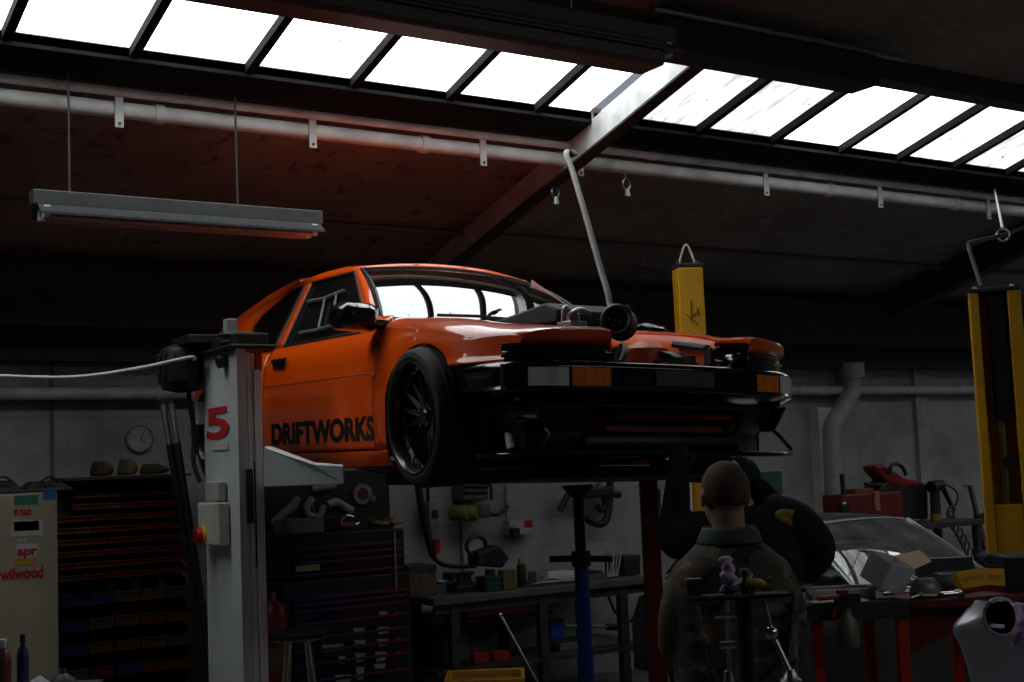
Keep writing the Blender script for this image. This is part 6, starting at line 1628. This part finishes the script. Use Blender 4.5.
MB().cyl((sx(782),-.06,zf(676)),(sx(784),-.06,.02),.008,seg=8).build('leg',STEEL,st,local=True)
MB().span((sx(718),-.06,.012),(sx(788),.03,.03)).build('foot_bar',SATIN,st,local=True,smooth=False)
def sthing(name, label, cat, px, y=0.): return thing(name,label,cat,M=SMx @ Matrix.Translation((sx(px),y,zt+.001)))
t = sthing('rag','crumpled purple cloth heaped on the chrome legged stand','cloth',729,-.02)
b = MB(); random.seed(12)
for k in range(9): b.ball((random.uniform(-.010,.010)+.006*(k>5),random.uniform(-.012,.012),.036+k*.0065),(.015+.005*math.sin(k*1.7),.016,.011),10,7)
b.build('cloth',PURPLE,t,local=True,remesh=.003,smoothit=5); MB().ball((0,0,.014),(.022,.022,.014),12,8).build('dark_fold',mat('dark_purple',(.05,.04,.10),rough=.9),t,local=True)
t = sthing('paper_tag','small white tag beside the purple cloth on the stand','tag',737,-.03); b = MB(); b.prism([(-.011,0,.022),(.010,0,.030),(.016,.004,.042),(-.004,.004,.040)],(0,.0015,0)); b.build('tag',WHITE,t,local=True,smooth=False); MB().cyl((0,.004,0),(0,.003,.03),.002,seg=6).build('tie',STEEL,t,local=True)
t = sthing('spark_plug_box','small grey packet under the purple cloth on the stand','packet',725,-.025); MB().box((0,0,.012),(.024,.016,.016),Matrix.Rotation(.5,3,'Y')).build('packet',GREY,t,local=True,smooth=False,bevel=.002); MB().box((0,-.009,.012),(.014,.002,.008),Matrix.Rotation(.5,3,'Y')).build('label',WHITE,t,local=True,smooth=False)
t = sthing('oil_can','black can standing in the middle of the chrome legged stand','can',747,.0); MB().lathe([(0,0),(.015,0),(.015,.055),(.011,.062),(0,.062)],(0,0,0),(0,0,1),18).build('can_body',SATIN,t,local=True); MB().lathe([(.0152,.012),(.0156,.014),(.0156,.040),(.0152,.042)],(0,0,0),(0,0,1),18).build('band',DKSTEEL,t,local=True)
t = sthing('squeeze_bottle','yellow ended bottle lying on the right of the stand tray','bottle',758,-.02); MB().lathe([(0,-.03),(.010,-.03),(.012,-.02),(.012,.01),(.006,.02),(0,.024)],(.0,0,.025),(1,0,-.15),16).build('bottle_body',mat('bottle_gold',(.42,.24,.02),rough=.4),t,local=True); MB().cyl((-.02,0,.0),(-.012,0,.02),.008,seg=10).build('rest',SATIN,t,local=True); MB().cyl((-.026,0,.035),(-.012,0,.05),.0035,seg=8).build('nozzle',WHITE,t,local=True)
t = sthing('small_box','dark blue box on the left end of the stand tray','box',696,.02); MB().span((-.02,-.015,0),(.02,.015,.042)).build('box_body',mat('box_navy',(.03,.04,.07)),t,local=True,smooth=False,bevel=.002); MB().span((-.02,-.0165,.034),(.02,-.0155,.040)).build('box_edge',mat('box_edge',(.10,.12,.16)),t,local=True,smooth=False)
# ================================================================== people
SKIN = mat('skin',(.36,.20,.145),rough=.55,var=.08,scale=20)
def limb(b, pts, rad, seg=14):
    """tapered closed tube with rounded ends"""
    P = catmull(pts,5); n = len(P); R = []
    m = len(pts)-1
    for i in range(n):
        t = i/(n-1)*m; k = min(int(t),m-1); R.append(lerp(rad[k],rad[k+1],t-k))
    b.tube(P,R,seg); b.ball(P[0],R[0]*.98,12,8); b.ball(P[-1],R[-1]*.98,12,8)
def hand(b, wrist, d, palm_n, curl=.5, L=.185, s=1):
    """palm with five separate fingers; d = direction of the fingers, palm_n = normal out of the palm, s = side of the thumb"""
    d = V(d).normalized(); n = V(palm_n); n = (n-d*n.dot(d)).normalized(); w = d.cross(n).normalized()*s
    o = V(wrist); R3 = Matrix((w,d,n)).transposed()
    b.ball(o+d*.048,(.040,.052,.015),14,10,R3); b.ball(o+d*.012,(.028,.030,.020),12,8,R3)
    for k,(off,ln,r) in enumerate(((.028,.072,.0088),(.010,.080,.0092),(-.009,.074,.0088),(-.027,.058,.0078))):
        p0 = o+d*(.082-.004*abs(k-1))+w*off; c = curl*(1+.12*k); pts = [p0-d*.02,p0]; a = 0; q = p0
        for seg_ in (.45,.32,.23):
            a += c*.75; q = q+(d*math.cos(a)+n*math.sin(a))*ln*seg_; pts.append(q)
        b.tube(pts,[r*1.1,r*1.1,r,r*.93,r*.75],8); b.ball(pts[-1],r*.75,8,6)
    p0 = o+d*.020+w*.026; pts = [p0,p0+w*.022+d*.022+n*.006,p0+w*.034+d*.050+n*.016,p0+w*.034+d*.070+n*.028]
    b.tube(pts,[.013,.012,.0105,.008],8); b.ball(pts[-1],.008,8,6)
def head(b, c, yaw=0., pitch=0., k=1.):
    """skull, jaw, nose, ears; faces local +y"""
    R = Matrix.Rotation(yaw,3,'Z')@Matrix.Rotation(pitch,3,'X'); c = V(c); T = lambda p: c+R@(V(p)*k)
    b.ball(T((0,-.012,.030)),(.0765*k,.096*k,.092*k),22,16,R); b.ball(T((0,.018,-.035)),(.062*k,.068*k,.080*k),18,12,R)
    b.ball(T((0,.048,-.078)),(.034*k,.030*k,.026*k),12,8,R); b.ball(T((0,.070,.030)),(.050*k,.020*k,.018*k),12,8,R)
    b.tube([T((0,.082,.022)),T((0,.100,-.012)),T((0,.088,-.022))],[.010*k,.015*k,.010*k],8)
    for s in (-1,1):
        b.ball(T((s*.079,-.004,.0)),(.010*k,.022*k,.033*k),10,8,R@Matrix.Rotation(s*.25,3,'Z')); b.ball(T((s*.042,.060,-.020)),(.022*k,.020*k,.020*k),10,8,R)
        b.ball(T((s*.013,.090,-.022)),.009*k,8,6)
    b.tube([T((0,-.022,-.02)),T((0,-.035,-.10)),T((0,-.04,-.17))],[.056*k,.056*k,.062*k],14)
    return T, R
def face_parts(t, T, R, k=1., iris=(.10,.08,.05)):
    EYEW = mat('eye_white',(.62,.60,.57),rough=.25); LIP = mat('lip',(.32,.13,.11),rough=.5)
    for s in (-1,1):
        e = MB().ball(T((s*.032,.072,.006)),.0125*k,12,8).build('eye',EYEW,t,local=True)
        MB().ball(T((s*.032,.0815,.006)),(.006*k,.0045*k,.006*k),10,6).build('iris',mat('iris',iris,rough=.3),e,local=True)
        MB().tube([T((s*.014,.088,.026)),T((s*.032,.090,.031)),T((s*.050,.078,.026))],[.004,.005,.003],6).build('eyebrow',mat('brow',(.06,.04,.03),rough=.9),t,local=True)
    MB().tube([T((-.024,.078,-.052)),T((0,.088,-.050)),T((.024,.078,-.052))],[.004,.007,.004],6).build('mouth',LIP,t,local=True)
def hair_cap(t, T, R, m, k=1., low=-.045, off=.004, recede=.0):
    b = MB(); rows = []
    for i in range(15):
        a = i/14; row = []
        for j in range(28):
            ph = 2*PI*j/28; front = max(0,math.sin(ph)); lim = lerp(PI*.66,PI*.34,front**.7)+ (PI*.06 if abs(math.cos(ph)) > .8 else 0)
            th = lim*a; r = V((.0765+off,.096+off,.092+off)); w = 1+.010*noise.noise(V((j*.8,i*.9,7)))
            p = V((r.x*math.sin(th)*math.cos(ph),-.012+r.y*math.sin(th)*math.sin(ph),.030+r.z*math.cos(th)))*w
            row.append(T(p))
        rows.append(row)
    b.grid(rows,cv=True); return b.build('hair',m,t,local=True,solid=.006,angle=80)
def torso(b, rings):
    """rings: (z, cx, cy, rx, ry) from the hips up"""
    b.loft([[(cx+rx*math.copysign(abs(math.cos(2*PI*i/28))**.8,math.cos(2*PI*i/28)),cy+ry*math.copysign(abs(math.sin(2*PI*i/28))**.85,math.sin(2*PI*i/28)),z) for i in range(28)] for z,cx,cy,rx,ry in rings])
def camo(name):
    m = bpy.data.materials.new(name); m.use_nodes = True
    n = m.node_tree.nodes; L = m.node_tree.links; b = n['Principled BSDF']; b.inputs['Roughness'].default_value = .9
    tcn = n.new('ShaderNodeTexCoord'); prev = None
    base = (.095,.068,.052,1)
    for sc_,seed,col,pos in ((7,0,(.060,.058,.043,1),.50),(9,3.3,(.025,.020,.017,1),.56),(11,7.7,(.18,.135,.095,1),.60)):
        mp = n.new('ShaderNodeMapping'); mp.inputs['Location'].default_value = (seed,seed,0); mp.inputs['Scale'].default_value = (1,1,1.5); L.new(tcn.outputs['Object'],mp.inputs[0])
        nz = n.new('ShaderNodeTexNoise'); nz.inputs['Scale'].default_value = sc_; nz.inputs['Detail'].default_value = 3; L.new(mp.outputs[0],nz.inputs['Vector'])
        cr = n.new('ShaderNodeValToRGB'); cr.color_ramp.elements[0].position = pos; cr.color_ramp.elements[0].color = (0,0,0,1); cr.color_ramp.elements[1].position = pos+.03; cr.color_ramp.elements[1].color = (1,1,1,1); L.new(nz.outputs['Fac'],cr.inputs[0])
        mx = n.new('ShaderNodeMixRGB'); L.new(cr.outputs[0],mx.inputs[0]); mx.inputs[2].default_value = col
        if prev: L.new(prev.outputs[0],mx.inputs[1])
        else: mx.inputs[1].default_value = base
        prev = mx
    L.new(prev.outputs[0],b.inputs['Base Color']); return m
JEANS = mat('dark_trousers',(.025,.027,.034),rough=.9,var=.3,scale=20); BOOT = mat('work_boot',(.03,.024,.018),rough=.6,var=.3)

# ---- man in the camouflage jacket, back to the camera, looking up at the car
D = 4.4; hc_ = atD(724,490,D); ang = -YAW+.10
g = V((hc_.x,hc_.y,0))-Matrix.Rotation(ang,3,'Z')@V((0,.015,0))
MM = Matrix.Translation(g)@Matrix.Rotation(ang,4,'Z')
man = thing('person','man with cropped hair in a camouflage jacket seen from behind under the bumper','person',M=MM)
hz = hc_.z-.022
b = MB(); T, R = head(b,(0,.015,hz-.002),.10,.10,.97)
torso(b,[(.86,0,0,.15,.10),(1.0,0,-.01,.14,.10),(1.20,0,-.01,.145,.10),(1.33,0,-.01,.13,.09),(hz-.20,0,-.015,.055,.055)])
for s in (-1,1):
    limb(b,[(s*.12,-.01,hz-.29),(s*.175,.03,1.12),(s*.12,.25,1.06)],[.036,.034,.027])
    limb(b,[(s*.09,0,.88),(s*.10,.02,.48),(s*.10,-.01,.09)],[.075,.055,.04])
    hand(b,(s*.115,.262,1.06),(-s*.35,1,.12),(-s*.6,.0,-.5),.55,s=s)
b.build('body',SKIN,man,local=True,remesh=.0065,smoothit=3)
face_parts(man,T,R)
hair_cap(man,T,R,mat('cropped_hair',(.075,.048,.034),rough=.9,var=.3,scale=60),1.,off=.003)
b = MB()
sh = hz-.168
torso(b,[(.78,0,.0,.195,.135),(.90,0,0,.200,.14),(1.08,0,-.012,.200,.145),(1.24,0,-.02,.205,.15),(sh-.12,0,-.022,.205,.145),(sh-.05,0,-.022,.180,.13),(sh-.005,0,-.02,.135,.11),(sh+.035,0,-.012,.090,.085),(sh+.065,0,-.008,.076,.075)])
for s in (-1,1):
    limb(b,[(s*.130,-.015,sh-.085),(s*.172,-.012,sh-.19),(s*.178,.03,1.12),(s*.15,.16,1.08),(s*.122,.245,1.06)],[.070,.070,.064,.058,.050])
    b.tube(catmull([(s*.10,-.155,.90),(s*.13,-.168,1.10),(s*.16,-.165,1.28)],6),[.010]*13,8)   # back seams as soft folds
for z,a in ((.98,.02),(1.05,-.03),(1.13,.02)):
    b.tube(catmull([(-.17,-.12,z),(-.06,-.150,z+a),(.07,-.150,z-a),(.18,-.12,z+.01)],6),.010,8)
b.build('jacket',camo('camouflage_cloth'),man,local=True,remesh=.011,smoothit=4)
rows = []
for i in range(29):
    a = 2*PI*i/28; fr = max(0,math.sin(a))
    rows.append([(.084*math.cos(a),-.010+.080*math.sin(a),sh+.040),(.078*math.cos(a),-.014+.078*math.sin(a),sh+.078),(.088*math.cos(a),-.016+.092*math.sin(a)-.004,sh+.073),(.112*math.cos(a),-.018+.114*math.sin(a),sh+.018-.01*fr)])
MB().grid(rows).build('collar',mat('collar_green',(.055,.070,.062),rough=.9,var=.2,scale=20),man,local=True,solid=.006,sub=1)
b = MB()
torso(b,[(.74,0,0,.165,.12),(.84,0,0,.17,.125),(.98,0,0,.165,.12)])
for s in (-1,1): limb(b,[(s*.085,0,.80),(s*.10,.02,.48),(s*.105,-.01,.10)],[.098,.078,.066])
b.build('trousers',JEANS,man,local=True,remesh=.014,smoothit=3)
def boots(t, xs_):
    for x,y in xs_:
        b = MB(); b.loft([[(x+dx*w,y+yy,z) for dx,z in ((-1,.0),(1,.0),(1,h*.6),(.5,h),(-.5,h),(-1,h*.6))] for yy,w,h in ((-.09,.036,.07),(-.07,.042,.12),(.0,.045,.13),(.06,.048,.085),(.13,.05,.065),(.17,.044,.05),(.185,.03,.035))]); b.build('boot',BOOT,t,local=True,bevel=.008,sub=1)
boots(man,((-.105,-.01),(.105,-.01)))

# ---- second mechanic in black, arms up under the front of the car
D = 5.1; c = atD(742,500,D); ang = -YAW+.05
P2M = Matrix.Translation((c.x,c.y,0))@Matrix.Rotation(ang,4,'Z')
p2 = thing('person','person in a black jacket with a yellow shoulder badge reaching up under the car','person',M=P2M)
inv = P2M.inverted(); lc = lambda px,py,d=0.: inv@atD(px,py,D+d)
b = MB()
shL, elL, haL = lc(700,527,.0), lc(674,540,.06), lc(678,476,.08)
shR, elR, haR = lc(782,520,.0), lc(812,548,.05), lc(756,486,.08)
hd = lc(727,497,.12); 
T, R = head(b,(hd.x,hd.y,hd.z),.0,.35,1.)
torso(b,[(.86,0,.05,.14,.10),(1.05,0,.03,.13,.10),(1.28,0,.02,.15,.10),(1.40,0,.02,.14,.09),(hd.z-.16,hd.x,hd.y-.03,.06,.06)])
for sh_,el_,ha_ in ((shL,elL,haL),(shR,elR,haR)): limb(b,[sh_,el_,ha_],[.045,.036,.026])
for s in (-1,1): limb(b,[(s*.09,.05,.88),(s*.10,.08,.48),(s*.10,.04,.09)],[.075,.055,.04])
b.build('body',SKIN,p2,local=True,remesh=.0065,smoothit=3)
face_parts(p2,T,R)
hair_cap(p2,T,R,mat('dark_hair',(.02,.015,.012),rough=.9,var=.3,scale=60),1.,off=.010)
BLKJ = mat('black_cloth',(.008,.008,.009),rough=.9,var=.3,scale=20)
for ha_,d_,n_,s_ in ((haL,(0.05,.2,1),(.3,1,-.1),-1),(haR,(-.25,.2,1),(-.3,1,-.1),1)):
    gl = MB(); hand(gl,ha_,d_,n_,.5,s=s_); gl.build('work_glove',mat('glove_black',(.012,.012,.012),rough=.8,var=.3,scale=30),p2,local=True,remesh=.005,smoothit=3)
b = MB()
torso(b,[(.80,0,.05,.19,.13),(.95,0,.04,.195,.135),(1.15,0,.03,.20,.14),(1.32,.01,.015,.205,.14),(shL.z-.03,.02,.01,.185,.125),(shL.z+.035,.015,.01,.11,.09),(shL.z+.07,.01,.015,.078,.075)])
for sh_,el_,ha_ in ((shL,elL,haL),(shR,elR,haR)):
    limb(b,[sh_+V((0,0,-.02)),sh_.lerp(el_,.5)+V((0,-.01,-.01)),el_,el_.lerp(ha_,.5),ha_.lerp(el_,.04)],[.085,.078,.068,.056,.046])
big = lc(806,538,.02); limb(b,[lc(776,512,0),lc(797,522,-.02),lc(818,548,.0),lc(806,568,.02)],[.068,.078,.070,.062])
b.build('jacket',BLKJ,p2,local=True,remesh=.011,smoothit=3)
bc = lc(791,518,-.095)
rows = [[(bc.x+(.055*math.cos(2*PI*k/20))*q,bc.y+.006+.014*q*q*abs(math.cos(2*PI*k/20)),bc.z+(.032*math.sin(2*PI*k/20))*q-.3*(.045*math.cos(2*PI*k/20))*q) for k in range(20)] for q in (1,.6,.05)]
MB().grid(rows,cv=True).build('shoulder_badge',mat('badge_yellow',(.42,.27,.06),rough=.7,var=.4,scale=60),p2,local=True,solid=.006)
b = MB()
torso(b,[(.74,0,.05,.165,.12),(.84,0,.05,.17,.125),(.98,0,.05,.165,.12)])
for s in (-1,1): limb(b,[(s*.085,.05,.80),(s*.10,.08,.48),(s*.105,.04,.10)],[.098,.078,.066])
b.build('trousers',JEANS,p2,local=True,remesh=.014,smoothit=3)
boots(p2,((-.105,.04),(.105,.04)))
# ------------------------------------------------------------------ families of repeats
GROUPS = {'chain_hook':'hooks hanging from the sloping roof','prop_shaft':'dark tubes leaning by the white post','parts_carton':'yellow boxes on the red table','jerry_can':'red cans on the lower bench shelf','fluorescent_light':'unlit tube lights under the roof','bent_bracket':'pale bent brackets on the tool board','mounting_arm':'pale arms on the tool board','roof_pipe':'pale pipes under the skylight','carton':'cartons on the steel workbench','lift_post':'vehicle lift posts','person':'people under the front of the car','socket_bar':'bright bars on the red table','steel_bar':'bare bars under the workbench','workbench':'benches along the back wall'}
for o in list(bpy.data.objects):
    if o.parent is None and 'label' in o and 'group' not in o:
        k = o.name.split('.')[0]
        if k in GROUPS: o['group'] = GROUPS[k]
# ------------------------------------------------------------------ camera, world, view
cam = bpy.data.cameras.new('camera'); co = bpy.data.objects.new('camera',cam); COL.objects.link(co)
cam.sensor_width = 36; cam.lens = F_PX/1024*36; cam.clip_start = .05; cam.clip_end = 100
co.matrix_world = axes(RT,UP,-FW,CAM)
sc = bpy.context.scene; sc.camera = co
w = bpy.data.worlds.new('overcast'); sc.world = w; w.use_nodes = True
w.node_tree.nodes['Background'].inputs[0].default_value = (.75,.85,1,1); w.node_tree.nodes['Background'].inputs[1].default_value = .3
vs = sc.view_settings; sc.display_settings.display_device = 'sRGB'
vs.view_transform = 'Standard'; vs.look = 'None'; vs.gamma = 1; vs.exposure = 0; vs.use_curve_mapping = False
sc.cycles.use_denoising = True
sc.cycles.max_bounces = 7; sc.cycles.diffuse_bounces = 3; sc.cycles.glossy_bounces = 4; sc.cycles.transparent_max_bounces = 12; sc.cycles.sample_clamp_indirect = 4
